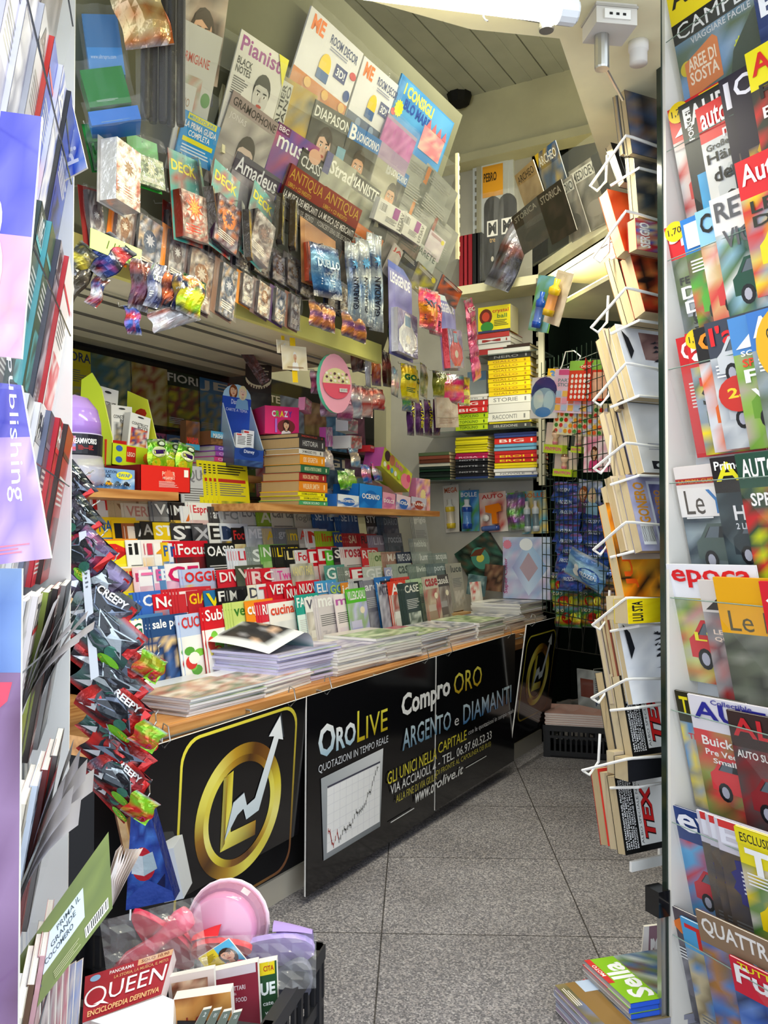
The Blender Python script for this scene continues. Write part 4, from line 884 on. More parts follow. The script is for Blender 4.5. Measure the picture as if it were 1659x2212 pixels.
def blister(lab, tl, tr, bl, off=0, card='7a3020 b05030', box='8a8a90 c05030 5a4a60', txt='', fg='f0e040', yaw=0, grp=None, frac=.6, d=.02, name='blister_pack', cat='card pack', hdr=None, art=None, film=True, ins=.07):
    M, W, h = HP.put(tl, tr, bl, off=off); M = M @ RZ(yaw); r = thing(name, lab, cat, M, grp)
    mb = MB(); mb.box(0, 0, 0, W, .0015, h, card.split()[0]); A = Art(W, h); A.photo(0, 0, 1, 1, card, 3, 6)
    if hdr: A.rect(0, .93, 1, 1, hdr)
    if txt: A.text(txt, .08, .78, .92, .9, fg, .03)
    mb.art(A); mb.build('card', 'print', r)
    bw = W * (.93 - ins); x0 = W * ins; mb = MB(); mb.box(x0, -d, h * .03, x0 + bw, -.001, h * frac, box.split()[0], left=box.split()[-1], right=box.split()[0]); A = Art(bw, h * (frac - .03))
    A.photo(0, 0, 1, 1, box, 5, 7); A.ell(.5, .6, .3, .2, box.split()[len(box.split()) // 2], 9)
    if art: art(A)
    else: A.star(.5, .62, .22, box.split()[1], 9, .5); A.lines(.12, .1, .88, .28, 3, 'e8dcd0')
    mb.art(A, fn=lambda x, z: (x0 + x, -d, h * .03 + z)); mb.build('inner_pack', 'foil', r)
    if film: mb = MB(); mb.grid(lambda u, v: (-.002 + u * (W + .004), -d - .003 - .004 * math.sin(u * 9 + v * 7), v * h), 5, 8, lambda i, j: 'fff'); mb.build('clear_wrap', 'film', r)
    hookon(r, W, h); return r
def hangpouch(lab, tl, tr, bl, pal, off=0, txt='', fg='f0f0e0', yaw=0, grp=None, d=.016, name='foil_pouch', cat='toy pouch', draw=None, mats='foil', seam='8a8a90', pl=None, sag=0):
    M, W, h = (pl or HP).put(tl, tr, bl, off=off); M = M @ RZ(yaw)
    dr = draw or ((lambda A: (A.text(txt, .12, .55, .88, .72, fg, .04), A.lines(.2, .2, .8, .34, 2, fg))) if txt else None)
    r = pillow(name, lab, cat, M, W, h, d, pal, dr, grp, mats, seam=seam, sag=sag); hookon(r, W, h); return r
Sil = '8a8a92 c8c4c8 5a4a50 b0a0a0 3a3438'
G1 = 'card packs in the upper hanging row'
blister('dark green card pack at the near end of the upper hanging row', (176, 268), (214, 272), (182, 372), 0, '1a6a28 2a9a38 0e4a1a', '1a5a24 2a8a34 0a3a14', yaw=-25, grp=G1)
blister('silver boxed card pack with tiny figures, beside the dark green pack', (212, 290), (290, 330), (222, 440), .05, 'b8b4b0 d8d4d0', 'c8c4c0 8a6a50 d8d0c8 b05040 e0dcd8', yaw=12, frac=.95, d=.05, grp=G1, film=False)
blister('bright green angular card pack with silver insert under the black tubes', (272, 284), (350, 308), (296, 402), .03, '1a9a30 2ab840 108020', '6a7a60 b8b8a0 4a5a4a 8a9a80', yaw=8, grp=G1)
def dk(A): A.star(.5, .68, .36, 'd84a20', 10, .5); A.star(.5, .68, .24, 'f0a030', 10, .5); A.photo(.05, .08, .95, .42, '8a8078 c8b8b0 b04830', 4, 3); A.lines(.1, .12, .9, .3, 2, 'd83828')
blister('teal-headed deck pack with red star box, nearest of its kind', (362, 318), (434, 346), (356, 512), .02, 'b03020 3aa098 5ab8a8 3a9a90', '6a2420 8a7a78 d8c8c0 a03828', 'DECK', 'f0e020', 6, G1, .55, .03, art=dk)
blister('narrow deck pack with yellow flash between the teal-headed ones', (428, 340), (458, 346), (424, 500), .03, '6a6a5a 4aa090 58a898', '5a4a40 e8c820 d87820 4a4038', 'DECK', 'f0e020', 34, G1, .62, .03)
blister('teal-headed deck pack with dark purple box and orange flash', (464, 342), (524, 392), (456, 530), .02, 'c83020 48a8a0 60b8b0', '3a2038 5a3858 e88030 a8a0b0 4a2848', 'DECK', 'f0e020', 4, G1, .58, .03)
blister('narrow grey deck pack with orange and yellow panel and white cap', (522, 432), (548, 442), (520, 556), .05, '8a8a88 6a6a68 b8b8b4', '6a5a50 e8a820 f0d020 4a4440', '', yaw=30, grp=G1, frac=.85)
blister('teal-headed deck pack with silver box, furthest of its kind', (550, 388), (600, 440), (544, 566), .02, '8a7a78 4aa098 58b0a8', 'b8b0b0 8a6a68 6a5a60 d0c8c8 4a4048', 'DECK', 'f0e020', 4, G1, .6, .03)
blister('thin black card box with yellow base, first of a pair', (598, 410), (620, 424), (600, 522), .04, '2a2018 4a3a20', '1e1812 2c2418 e8d020 3a2e1c', yaw=30, grp=G1, frac=.95)
blister('thin black card box with yellow base, second of a pair', (626, 424), (648, 438), (628, 536), .04, '2a2018 4a3a20', '1e1812 3a2e20 e8d020 4a3c28', yaw=30, grp=G1, frac=.95)
blister('brown-headed card pack with red insert under the red music book', (648, 462), (728, 498), (642, 606), 0, 'c09060 8a5a3a b07a4a', 'c84030 d8c8b8 8ab0d0 e06040', yaw=2, grp=G1)
hangpouch('blue foil pouch with dark figure hanging before the brown-headed pack', (668, 520), (738, 538), (666, 636), '1a2a5a 4a8ac8 203a6a 8ac0e8 2a4a8a', .07, 'DUELLO', 'c8e0f8', 4, G1)
for k, (a, b, c) in enumerate([((744, 520), (768, 528), (742, 690)), ((768, 512), (792, 522), (766, 700)), ((792, 500), (818, 512), (796, 712))]):
    hangpouch(f'tall silver foil pouch with vertical lettering, {nth(k)} of three', a, b, c, '8a98a8 c8d4dc 4a7ab0 b8c0c8 2a3a6a e0e4e8', .04, '', yaw=-8, grp='tall silver pouches', draw=lambda A: (A.text('GUARDIAN', .3, .15, .6, .55, '2a2a3a', .02, rot=90), A.star(.55, .72, .3, '5aa0d8', 8, .5)))
G2 = 'silver card packs in the lower hanging row'
for k, (a, b, c, col) in enumerate([((168, 398), (216, 410), (172, 512), '8a2420'), ((240, 420), (292, 452), (240, 520), 'e87818'), ((292, 450), (354, 486), (292, 552), '5a4440'), ((352, 480), (404, 510), (354, 572), 'e8882a'), ((404, 520), (468, 560), (404, 622), '6a5450'), ((466, 552), (516, 584), (466, 640), '8a6a58'), ((512, 580), (548, 600), (512, 660), 'e89020'), ((546, 596), (586, 620), (546, 682), '7a6460'), ((584, 612), (618, 632), (584, 700), '5a3a6a'), ((616, 626), (648, 642), (616, 712), '8a5a48')]):
    c = (c[0], c[1] + (38 if k < 6 else -6))
    blister(f'silver-printed card pack edged {cname(col)}, {nth(k)} from the near end of lower hanging row', a, b, c, -.02 + .006 * (k % 3), col + ' ' + col, (Sil, '6a5a58 c8b8a8 8a5a3a d8d0d0 4a3a40', '5a5a6a b8b8c8 3a4a6a c8a888 2a2a30')[k % 3], yaw=5, grp=G2, frac=.94, d=.014, ins=.07 if k in (2, 4) else .22)
for k, (x, y, col) in enumerate([(352, 430, '8a2a20'), (398, 450, '3a3a48'), (440, 470, '5a4a38'), (500, 500, '6a3a58'), (540, 510, '3a4a38'), (580, 528, '4a3a30'), (612, 540, '3a3038'), (640, 560, '5a3a2a'), (700, 590, '2a3a6a'), (726, 600, '3a4a7a')]):
    blister(f'grey-printed {cname(col)} card pack, {nth(k)} along the crowded middle of the hanging rows', (x, y), (x + 44, y + 22), (x - 3, y + (108 if x < 480 else 74)), -.035, col + ' 6a6468', ('5a5458 b8b0a8 8a6a4a c8c0c0 3a3438', '4a4a58 a8a8b8 6a4a3a d0c8c0 2a2a34')[k % 2], yaw=8, grp='card packs in the crowded middle', frac=.8, d=.014)
for k, (a, b, c) in enumerate([((668, 646), (696, 656), (668, 702)), ((694, 654), (722, 664), (694, 712)), ((738, 668), (764, 678), (738, 724)), ((764, 676), (792, 688), (764, 734))]):
    hangpouch(f'small orange and purple foil pouch, {nth(k)} along the lit shelf edge', a, b, c, '5a3a5a d88030 8a5a90 e8a860 3a3a6a', .04, grp='small foil pouches by the shelf edge')
# the group of toy packs at the far end of the rods
def octo(c1, c2):
    return lambda A: (A.photo(0, 0, 1, 1, '8a8ab8 a8a8d0 7878a8', 3, 5), A.add([(.3, .05), (.7, .05), (.95, .25), (.95, .5), (.7, .7), (.62, .95), (.38, .95), (.3, .7), (.05, .5), (.05, .25)], c1), A.add([(.36, .1), (.64, .1), (.84, .27), (.84, .47), (.64, .64), (.36, .64), (.16, .47), (.16, .27)], c2), A.ell(.5, .36, .12, .1, 'e8e0d0'), A.rect(.36, .66, .64, .9, '88b0d0'))
blister('lilac toy pack with a white eight-sided tin, hanging at the rod end', (838, 560), (906, 592), (836, 762), .02, '6a6ab0 8484c4 5a5a9c 9494cc', '9a9ac0 e8e8ec', 'LEGGENDE', 'e8e8f0', 8, None, .5, .03, 'toy_blister', 'toy pack', '5a6ab8', octo('f0f0f0', 'dcdce4'))
blister('lilac toy pack with a red eight-sided tin, furthest on the rod', (944, 634), (1010, 642), (938, 802), .02, '6a6ab0 8484c4 5a5a9c 9494cc', '9a9ac0 d84048', 'LEGGENDE', 'e8e8f0', 12, None, .55, .03, 'toy_blister', 'toy pack', 'c8d8e0', octo('d83a48', 'e86068'))
hangpouch('orange and pink card pouch with big letters, left of a matching pouch', (904, 618), (938, 632), (902, 706), 'e83a78 f07a30 f0a020 e84a90 d83060', .06, 'XY', '2a3a6a', -6, 'orange and pink card pouches')
hangpouch('pink card pouch with big letters beside the red-tin pack', (926, 630), (948, 640), (926, 720), 'e04a70 f06a80 d83a60 f08a90', .03, 'XY', '2a3a6a', -6, 'orange and pink card pouches')
for k in range(4): hangpouch(f'pink foil toy pouch, {nth(k)} down at the far rod end', (1002 + 4 * k, 650 + 38 * k), (1032 + 4 * k, 640 + 38 * k), (1002 + 4 * k, 716 + 38 * k), 'd84080 8a2a58 f080b0 c02a60 4a1a38', -.04, 'EO' if k == 0 else '', 'f0e0e0', 10, 'pink foil pouches at the rod end')
hangpouch('black and green toy pouch with big pale eyes behind the white tin pack', (838, 690), (870, 700), (838, 762), '20281c 3a4a2a 6a8a3a 1a1e18', -.03)
# things on the second rod, lower
LP = XP(-1.95)
for k, (a, b, c, pal, lab) in enumerate([((754, 746), (790, 742), (754, 806), '3a2428 6a3a40 8a5a50 c8b8b0', 'dark red wrapped card pack at the near end of the second rod'), ((788, 742), (802, 746), (790, 834), 'e0e0e8 b8b8c8 f0f0f4', 'narrow white wrapped card pack on the second rod'), ((800, 748), (826, 752), (800, 832), '2a3a8a 8a2a28 e87830 f0a050 d8d8e0', 'blue and orange card pack on the second rod'), ((824, 758), (848, 762), (826, 834), '3a1818 5a2020 7a3028 1a0e0e', 'dark maroon pencil pack on the second rod')]):
    hangpouch(lab, a, b, c, pal, .0, '', yaw=8, d=.012, pl=LP)
for k, (a, b, c, pal, lab, tx) in enumerate([((846, 790), (868, 798), (840, 850), 'f0e8d8 e8a0b0 f4f0e8 80b0c8', 'white and pink sweets pouch in the yellow bunch', ''), ((866, 784), (892, 792), (852, 858), 'f0e020 e8c818 f4ec60 e0b010', 'bright yellow sweets pouch in the hanging bunch', 'GO'), ((886, 792), (910, 800), (874, 862), 'f0d818 e8e040 d8b010 f4f080', 'second bright yellow sweets pouch in the hanging bunch', 'GO'), ((908, 782), (936, 792), (896, 850), '8a9848 d8d8a0 5a6a30 e8e0d0', 'olive and silver sweets pouch in the hanging bunch', ''), ((934, 800), (960, 806), (930, 856), 'a8a830 68781c d8d868 3a4018', 'dark olive sweets pouch in the hanging bunch', ''), ((868, 838), (892, 842), (856, 886), '3a6aa8 5aa040 e0d040 2a5a8a', 'blue and green leaflet pouch below the yellow bunch', ''), ((990, 812), (1014, 816), (984, 874), 'f0ec60 f4f090 e8d030 f0e050', 'pale yellow sweets pouch with pink lettering by the book piles', 'GANG'), ((944, 806), (986, 812), (930, 868), 'e02878 f05090 e8a030 c01a60 40a0a0', 'hot pink sandal-shaped toy pouch under the red-tin pack', '')]):
    hangpouch(lab, a, b, c, pal, .03, tx, 'd84890' if k == 6 else '1a6a3a', (12, -10, 8, 14, -6, 4, 0, -10)[k], d=.013, pl=LP)
for k in range(4): hangpouch(f'purple toy pouch with vertical yellow letters, {nth(k)} of the row', (878 + 19 * k, 862), (896 + 19 * k, 865), (880 + 19 * k, 940), '4a2a5a 6a3a80 3a1e48 8a5aa0', .0, '', yaw=6, grp='purple pouches with yellow letters', pl=LP, draw=lambda A: A.text('SATANIK', .4, .18, .75, .92, 'f0e820', .03, rot=-90))
carton('wrapped_pack', 'flat clear-wrapped pinkish card pack below the sandal pouch', 'toy pack', *LP.put((942, 858), (988, 860), (936, 924), off=.05)[:3], .01, lambda A: (A.photo(0, .0, 1, 1, 'd8c8b8 c8b0a0 e8d8cc', 3, 4), A.lines(.1, .1, .9, .3, 2, 'b09080'), A.rect(0, .32, 1, .34, 'a89888')), col='d8c8b8', mats='foil')
# round handbag-shaped puzzle and the two hanging picture cards
M, W, h = LP.put((684, 782), (754, 790), (684, 862), off=.05)
r = thing('toy_handbag', 'round pink and green toy handbag with bead picture, hanging under the lit shelf', 'toy bag', M)
mb = MB(); mb.X = T(W/2, .012, h*.45) @ RX(90); mb.lathe([(.0, 0, 'e06088'), (W*.44, 0, 'e06088'), (W*.5, .006, '58b898'), (W*.5, .02, '58b898'), (0, .022, 'e8a0b8')], 24)
mb.X = Matrix(); A = Art(W, h); A.ell(.5, .45, .43, .43, 'e0d8a0', 24); A.ell(.5, .45, .43, .43, 'd8506a', 12, 180, 360); [A.ell(.2 + .12 * i, .52 + .1 * j, .04, .035, ('f0c8c8', '5a3a40', 'f0f0e0')[(i + j) % 3]) for i in range(6) for j in range(3)]; A.bars(.55, .22, .8, .32); mb.art(A, y=-.0115); mb.build('body', 'print', r)
mb = MB(); mb.tube([(W/2 + W*.36*math.cos(t), 0, h*.75 + h*.38*math.sin(t)) for t in [math.pi * i / 10 for i in range(11)]], .006, 'e06a90'); mb.build('handle', 'gloss', r)
for k, (tl, tr, bl, lab) in enumerate([((598, 733), (629, 737), (598, 762), 'small square picture card on a yellow strap under the lit shelf'), ((608, 745), (661, 750), (606, 798), 'larger picture card of a white-robed man on yellow strap')]):
    M, W, h = LP.put(tl, tr, bl, off=.03 + .01 * k); r = thing('picture_card', lab, 'picture card', M); mb = MB(); mb.box(0, 0, 0, W, .003, h, 'e8dcc0'); A = Art(W, h); A.photo(0, 0, 1, 1, 'ecdfc4 e0cfa8 f0e8d4', 3, 3); A.person(.5, .56, .16, 'd8a888', 'e8e8e8', 'f4f4f4', False); A.lines(.15, .06, .85, .14, 1, 'a07850'); mb.art(A); mb.build('card', 'print', r)
    mb = MB(); mb.box(W*.4, .004, -h*.5, W*.6, .006, h*1.35, 'f0c818'); mb.build('strap', 'matte', r)
for k, (a, b, c, pal) in enumerate([((690, 850), (724, 852), (690, 900), 'c8a0c0 6a4a70 e8d8e0 a05080'), ((728, 842), (762, 848), (726, 906), 'a84878 e8c8d8 7a2a50 c890b0'), ((756, 830), (782, 834), (754, 902), 'd8d8e0 8a90a8 f0f0f0 c04050'), ((780, 836), (804, 840), (778, 900), 'e0b8b0 c04038 f0d8d0 d05040'), ((802, 838), (828, 842), (800, 884), 'c83830 e87060 f0e0d8 a82820'), ((670, 800), (690, 802), (668, 850), '8a6a88 c84878 5a3a50 d8c0d0')]):
    hangpouch(f'clear-wrapped pink and white toy pouch, {nth(k)} in the bunch beside the toy handbag', a, b, c, pal, -.02, pl=LP, grp='bunch beside the toy handbag', d=.02)
# dark bunch of foil pouches at the near end
NP = Plane(HP.hit(330, 620, .12), (.9, -.44, 0))
for k, (a, b, c, pal, lab, yaw) in enumerate([
 ((236, 498), (290, 560), (262, 664), '14141c 1a3a90 2a2a38 c82828 101018', 'black pouch with blue and red figure hanging at the near end', -20),
 ((284, 556), (330, 566), (286, 668), '2a2028 6a3050 3a2a30 8a4030', 'dark red-brown pouch behind the blue and red figure pouch', 10),
 ((326, 566), (356, 576), (324, 664), '2a2e58 b8b8c4 303a70 8a8a98', 'silver and blue pouch with a grey robot figure', -8),
 ((352, 582), (384, 592), (352, 668), '1e2a3a c85828 203040 e07838', 'navy pouch with repeated orange shapes', 14),
 ((374, 590), (408, 596), (366, 668), '2a3060 38407a e0b840 2a2c50', 'dark blue pouch with pale lettering and yellow figure', 0),
 ((398, 588), (452, 612), (396, 676), '20401a 9ac818 e0d820 1a1a40 d88820', 'black pouch with lime green spiky monster picture', 8),
 ((318, 676), (420, 648), (326, 722), 'c8c8cc d8d8dc b8b8bc 8a3a30', 'pouch turned over showing its silver printed back label', 0),
 ((268, 660), (302, 662), (276, 722), '1a2a6a 4a70c8 c83028 2a3a80', 'small blue triangular pouch with red tip at the bottom of the dark bunch', 12),
 ((178, 520), (212, 560), (196, 640), '2a2a28 d0c040 5a5a50 3a3a38', 'black pouch with yellow emblem at the far left of the bunch', -14),
 ((164, 560), (204, 590), (160, 690), '2e2a26 5a5248 3e3830 6a6258', 'dark mesh-look pouch tapering downward beside the white door', 0),
 ((208, 590), (236, 604), (206, 664), 'a02820 d8d8d8 2a4a8a 6a3a28', 'red white and blue pouch behind the black emblem pouch', 8)]):
    hangpouch(lab, a, b, c, pal, .02 * (k % 3), ('', '', 'ROBOT', '', 'DOMINANO', '', '', '', '', '', '')[k], 'd8d8c8', yaw, 'dark pouches at the near end', .02, pl=NP)
# lime price strip with pen strokes
M, W, h = HP.put((196, 492), (306, 540), (196, 536), off=.10)
r = thing('price_strip', 'fluorescent lime handwritten price strip under the card packs', 'price tag', M); mb = MB(); mb.box(0, 0, 0, W, .001, h, 'c8f080'); A = Art(W, h); A.rect(0, 0, 1, 1, 'ccf488'); [A.add([(x, .3), (x + .02, .3), (x + .06, .75), (x + .04, .75)], '4a5a20') for x in (.3, .42, .5, .62, .7)]; mb.art(A); mb.build('strip', 'matte', r)
# big wrapped accessory boxes and black tubes high at the near end
UP = Plane(HP.hit(240, 150, .05), (.8, -.6, 0))
for k, (tl, tr, bl, col, lab, tx) in enumerate([((176, 30), (252, 36), (178, 160), '3a8ad0', 'blue wrapped accessory box, topmost at the upper near corner', 'www.ultrapro.com'), ((172, 152), (262, 146), (176, 234), '147a34', 'dark green wrapped accessory box below the blue one', ''), ((190, 242), (296, 232), (196, 272), '3a7ad0', 'flat blue wrapped box below the green one', '')]):
    M, W, h = UP.put(tl, tr, bl, off=.03 * k)
    c = carton('accessory_box', lab, 'box', M @ RZ(-6), W, h, .1, lambda A: (A.rect(0, 0, 1, .45 if k == 0 else 1, col), A.rect(0, .45, 1, 1, mixc(col, '203040', .4)) if k == 0 else None, A.text(tx, .08, .24, .8, .33, 'c8dcf0', 0) if tx else A.lines(.2, .1, .8, .16, 1, 'a0b8a8')), col=col, side=None, right='d8d8d0' if k == 0 else None)
    mb = MB(); mb.grid(lambda u, v: (-.012 + u * (W + .024), -.012 - .006 * math.sin(u * 11 + 3 * v), -.01 + v * (h + .03)), 6, 6, lambda i, j: 'fff'); mb.build('clear_wrap', 'film', c)
q = UP.hit(355, 290, .02)
for k in range(5):
    c = thing('black_tube', f'long black wrapped tube, {nth(k)} from left in the hanging bundle', 'tube', UP.M(q) @ T(-.05 + .023 * k, .012 * (k % 2), .03), 'long black tubes in wrap'); mb = MB(); mb.lathe([(.010, 0, '1a1618'), (.012, .01, '1a1618'), (.012, .72, '1e1a1c'), (.008, .74, '1a1618')], 10); mb.build('tube_body', 'matte_plastic', c)
mb = MB(); mb.grid(lambda u, v: (-.085 + .15 * u + .02 * (1 - v) * (.5 - u), -.02 - .01 * math.sin(u * 12), -.06 + .85 * v), 6, 10, lambda i, j: 'fff'); c = thing('plastic_sleeve', 'clear crinkled sleeve around the long black tubes', 'wrapping', UP.M(q) @ T(0, -.005, .0)); mb.build('sleeve', 'film', c)
hangpouch('orange topped gold pouch in crinkled wrap at the upper near corner', (230, -30), (336, -40), (262, 110), 'c86a30 e0c890 a87840 d8c8a0 8a5a30', .06, pl=UP, d=.03)
# ---------------------------------------------------------------- the tall forward-leaning rack over the lit shelf
TL = math.radians(22); RK = Plane((-1.96, 0, 2.0), (math.cos(TL), 0, -math.sin(TL)))
rk = thing('wall_rack', 'tall forward-leaning clear magazine rack above the lit shelf', 'magazine rack', T(-1.96, 1.3, 2.0))
def child(mb, name, mats, par, M): o = mb.build(name, mats, par); o.matrix_local = par.matrix_world.inverted() @ M; return o
RB = RK.M(V((-1.96, 1.3, 2.0)))
mb = MB(); mb.box(-.3, .05, -.02, 2.16, .06, 1.08, '888'); child(mb, 'back_board', 'shaded_cream', rk, RB)  # weak light up here is put into the board's dull colour
for px, py, hh in ((483, 330, .42), (815, 490, .62), (991, 560, .5)):
    p = RK.hit(px, py, .03); mb = MB(); mb.box(-.007, 0, 0, .007, .014, hh, 'd8d0a8', right='a8a080')
    for k in range(int(hh / .045)): mb.box(.007, .002, .02 + k * .045, .018, .012, .04 + k * .045, 'c8c098')
    child(mb, 'slotted_upright', 'matte', rk, XP(0).M(p))
for a, b, hh in (((487, 218), (815, 430), .13), ((487, 372), (770, 560), .12), ((487, 60), (800, 250), .1), ((818, 215), (990, 360), .2), ((818, 330), (990, 470), .2), ((818, 430), (990, 560), .18), ((818, 545), (985, 680), .14), ((395, 158), (478, 215), .12)):
    M, W, h = RK.put(a, b, h=hh, off=.035); mb = MB(); mb.box(0, 0, 0, W, .002, hh, 'fff'); mb.box(0, .002, 0, W, .05, .003, 'fff'); child(mb, 'clear_pocket', 'acrylic', rk, M)
def rmag(lab, tl, tr, hgt, key, draw, off=.01, t=.004, back='ccc', wrap=False, w=None, mats='print'):
    M, W, h = RK.put(tl, tr, h=hgt, off=off, w=w); r = mag('rack_magazine', lab, 'magazine', M, mag_mesh(('r', key), W, h, t, draw, back=back, spine=back, mats=mats))
    if wrap: mb = MB(); mb.grid(lambda u, v: (-.005 + u * (W + .01), -.006 - .004 * math.sin(u * 13 + v * 9), -.004 + v * (h + .03)), 6, 8, lambda i, j: 'fff'); mb.build('clear_wrap', 'film', r)
    return r
def roomdec(c1, c2):
    def f(A):
        A.rect(0, 0, 1, 1, 'dcdce4'); A.rect(0, 0, 1, .42, c1); A.text('ME', .08, .82, .3, .97, 'e87830', .04); A.text('ROOM DECOR', .42, .84, .94, .93, '3a4a80', .02); A.lines(.45, .77, .8, .82, 1, '8a90b0')
        A.rect(.62, .58, .84, .72, '2a3a80'); A.text('3D!', .65, .61, .81, .69, 'f0f0f4', .02); A.ell(.93, .5, .06, .06, '2a4a90'); A.ell(.94, .72, .06, .04, 'c84050')
        A.ell(.45, .6, .1, .13, 'e8c840'); A.rect(.35, .46, .55, .56, '4a6aa0'); [A.ell(.1 + .16 * i, .08 + .14 * j, .06, .05, c2) for i in range(6) for j in range(3) if (i + j) % 2]
    return f
rmag('white and orange room sticker sheet, top of the rack, nearer of two', (672, 12), (784, 116), .32, 'dec1', roomdec('c87838', 'e0b060'), .0, .006, 'd8d8e0', True)
rmag('white and blue room sticker sheet, top of the rack, further of two', (786, 120), (868, 192), .32, 'dec2', roomdec('4a5a80', '8a9ab8'), .0, .006, 'd8d8e0', True)
rmag('white music magazine with black-and-white portrait, top near end of the rack', (521, 62), (622, 130), .30, 'pian', lambda A: (A.rect(0, 0, 1, 1, 'dcdad6'), A.text('Pianist', .06, .82, .9, .97, '9a3a90', .02), A.text('BLACK', .06, .70, .36, .77, '2a2a2a', .02), A.text('NOTES', .06, .62, .36, .69, '2a2a2a', .02), A.lines(.06, .4, .36, .58, 5, '777'), A.person(.64, .52, .17, 'c8c6c2', '2a2a2a', '3a383c', False), A.add([(.78, 1), (1, 1), (1, .72)], 'e8e020')), back='d8d6d2')
rmag('dark grey music magazine with golden violin picture in crinkled wrap', (612, 162), (686, 208), .26, 'talt', lambda A: (A.photo(0, 0, 1, 1, '6a6a60 8a8a80 c8a838 b89830', 4, 5), A.rect(.02, .3, .3, .95, 'c8c8c0'), A.text('PALTIER', .05, .35, .16, .92, '2a2a2a', .02, rot=90), A.text('PIANO', .18, .35, .28, .92, '2a2a2a', .02, rot=90)), .008, back='5a5a54', wrap=True)
rmag('dark magazine with a woman portrait and slanted white lettering', (682, 214), (764, 262), .27, 'diap', lambda A: (A.photo(0, 0, 1, 1, '4a4a48 5a5a54 3a3a38', 3, 4), A.text('DIAPASON', .04, .82, .96, .95, 'e8e8e4', .015), A.person(.42, .52, .2, 'd8b098', '2a1a14', '2a2a2c'), A.text('Concerti', .55, .3, .95, .38, 'c8c838', .01), A.rect(.75, .42, .97, .62, '6aa0b8')), .012, back='444', wrap=True)
bj = lambda A: (A.photo(0, 0, 1, 1, '3a3a3a 4a4844 5a5a50', 3, 4), A.rect(0, .8, 1, 1, '2a70b8'), A.text('B', .05, .8, .24, .99, 'f0f0f4', .03), A.text('UONGIORNO', .26, .83, .97, .94, 'f0f0f4', .02), A.person(.5, .5, .19, 'c89878', '3a3028', '2a2a30', False), A.lines(.62, .1, .95, .3, 4, 'c8c040'))
rmag('blue-topped magazine with a balding man portrait, left of the middle upright', (758, 262), (824, 304), .27, 'buon', bj, .014, back='2a2a2a')
for k in range(5): rmag(f'blue-topped black magazine in the fanned bunch right of the upright, {nth(k)} from the front', (838 - 3 * k, 345 - 2 * k), (884 - 3 * k, 380 - 2 * k), .24, 'buon2', bj, .014 - .003 * k, .002, '1a1a1c')
rmag('grey-brown music magazine with spaced dark lettering, second rack row', (504, 194), (602, 268), .28, 'gram', lambda A: (A.photo(0, 0, 1, 1, '8a8280 9a928c b0a8a0 c8c0b8', 4, 5), A.rect(0, .84, 1, 1, '9a8a88'), A.text('GRAMOPHONE', .05, .87, .97, .96, '3a3434', .01), A.text('JONAS', .06, .72, .4, .8, 'd8d4d0', .0), A.person(.55, .42, .2, 'd8c0b0', '4a4038', '8a4a40', False)), .018, back='8a8280')
rmag('blue and purple music magazine with white script, second rack row', (602, 262), (690, 320), .28, 'bbc', lambda A: (A.photo(0, 0, 1, 1, '4a58b8 8a4a90 c84858 3a48a0', 4, 4), A.rect(0, .9, .3, 1, '6a2a60'), A.text('BBC', .04, .92, .26, .98, 'f0e8f0', .01), A.text('music', .08, .74, .92, .92, 'f0f0f4', .01), A.person(.6, .45, .16, 'e0b898', 'd8d0c8', '202020')), .016, back='4a58a8')
rmag('black music magazine lettered white, partly behind the blue and purple one', (655, 318), (716, 362), .25, 'clas', lambda A: (A.photo(0, 0, 1, 1, '1e1c1e 2e2a2c 3a3838', 3, 3), A.text('CLASSIC', .05, .78, .95, .92, 'e0e0e0', .01), A.ell(.4, .98, .2, .1, 'd8a890')), .02, back='1e1c1e')
rmag('silver string-music magazine in crinkled wrap, second rack row', (708, 325), (770, 368), .26, 'stra', lambda A: (A.photo(0, 0, 1, 1, '8a8a80 b8b8a8 a8a898', 4, 4), A.rect(0, .72, .2, 1, '5a5a90'), A.text('Strad', .2, .76, .95, .94, 'f0f0e8', .02)), .022, back='8a8a80', wrap=True)
rmag('dark piano magazine with white lettering in glossy crinkled wrap', (762, 364), (824, 410), .26, 'pste', lambda A: (A.photo(0, 0, 1, 1, '5a5a50 8a8a78 b8b8a0', 4, 4), A.rect(0, .76, 1, .97, '3a3a38'), A.text('PIANISTE', .04, .79, .96, .94, 'f0f0ea', .02)), .02, back='4a4a44', wrap=True)
rmag('grey magazine with large white lettering at the near end of third rack row', (514, 326), (606, 388), .24, 'amad', lambda A: (A.photo(0, 0, 1, 1, '7a7480 a8a0a8 c8c0c4', 4, 4), A.rect(0, .76, 1, 1, '5a5460'), A.text('Amadeus', .04, .77, .96, .97, 'f0f0f4', .015)), .026, back='6a6470')
for k, (a, b) in enumerate([((628, 352), (703, 404)), ((703, 402), (780, 454))]):
    rmag(f'dark red and black music book and disc, {("nearer", "further")[k]} of two', a, b, .17, 'antq', lambda A: (A.rect(0, 0, 1, .56, '322c2c'), A.rect(0, .56, 1, 1, '8a2c24'), A.text('ANTIQUA', .04, .70, .96, .95, 'c8a038', .0), A.text('LIBRO + CD INEDITO', .06, .59, .7, .67, 'd8b840', 0), A.text('LA MUSICA DEI MERCANTI', .03, .36, .97, .5, 'ece8e4', .01), A.text("I CONCERTI SERALI DEL SEICENTO", .06, .2, .94, .3, 'c8c4c0', 0)), .034, .012, '6a201c')
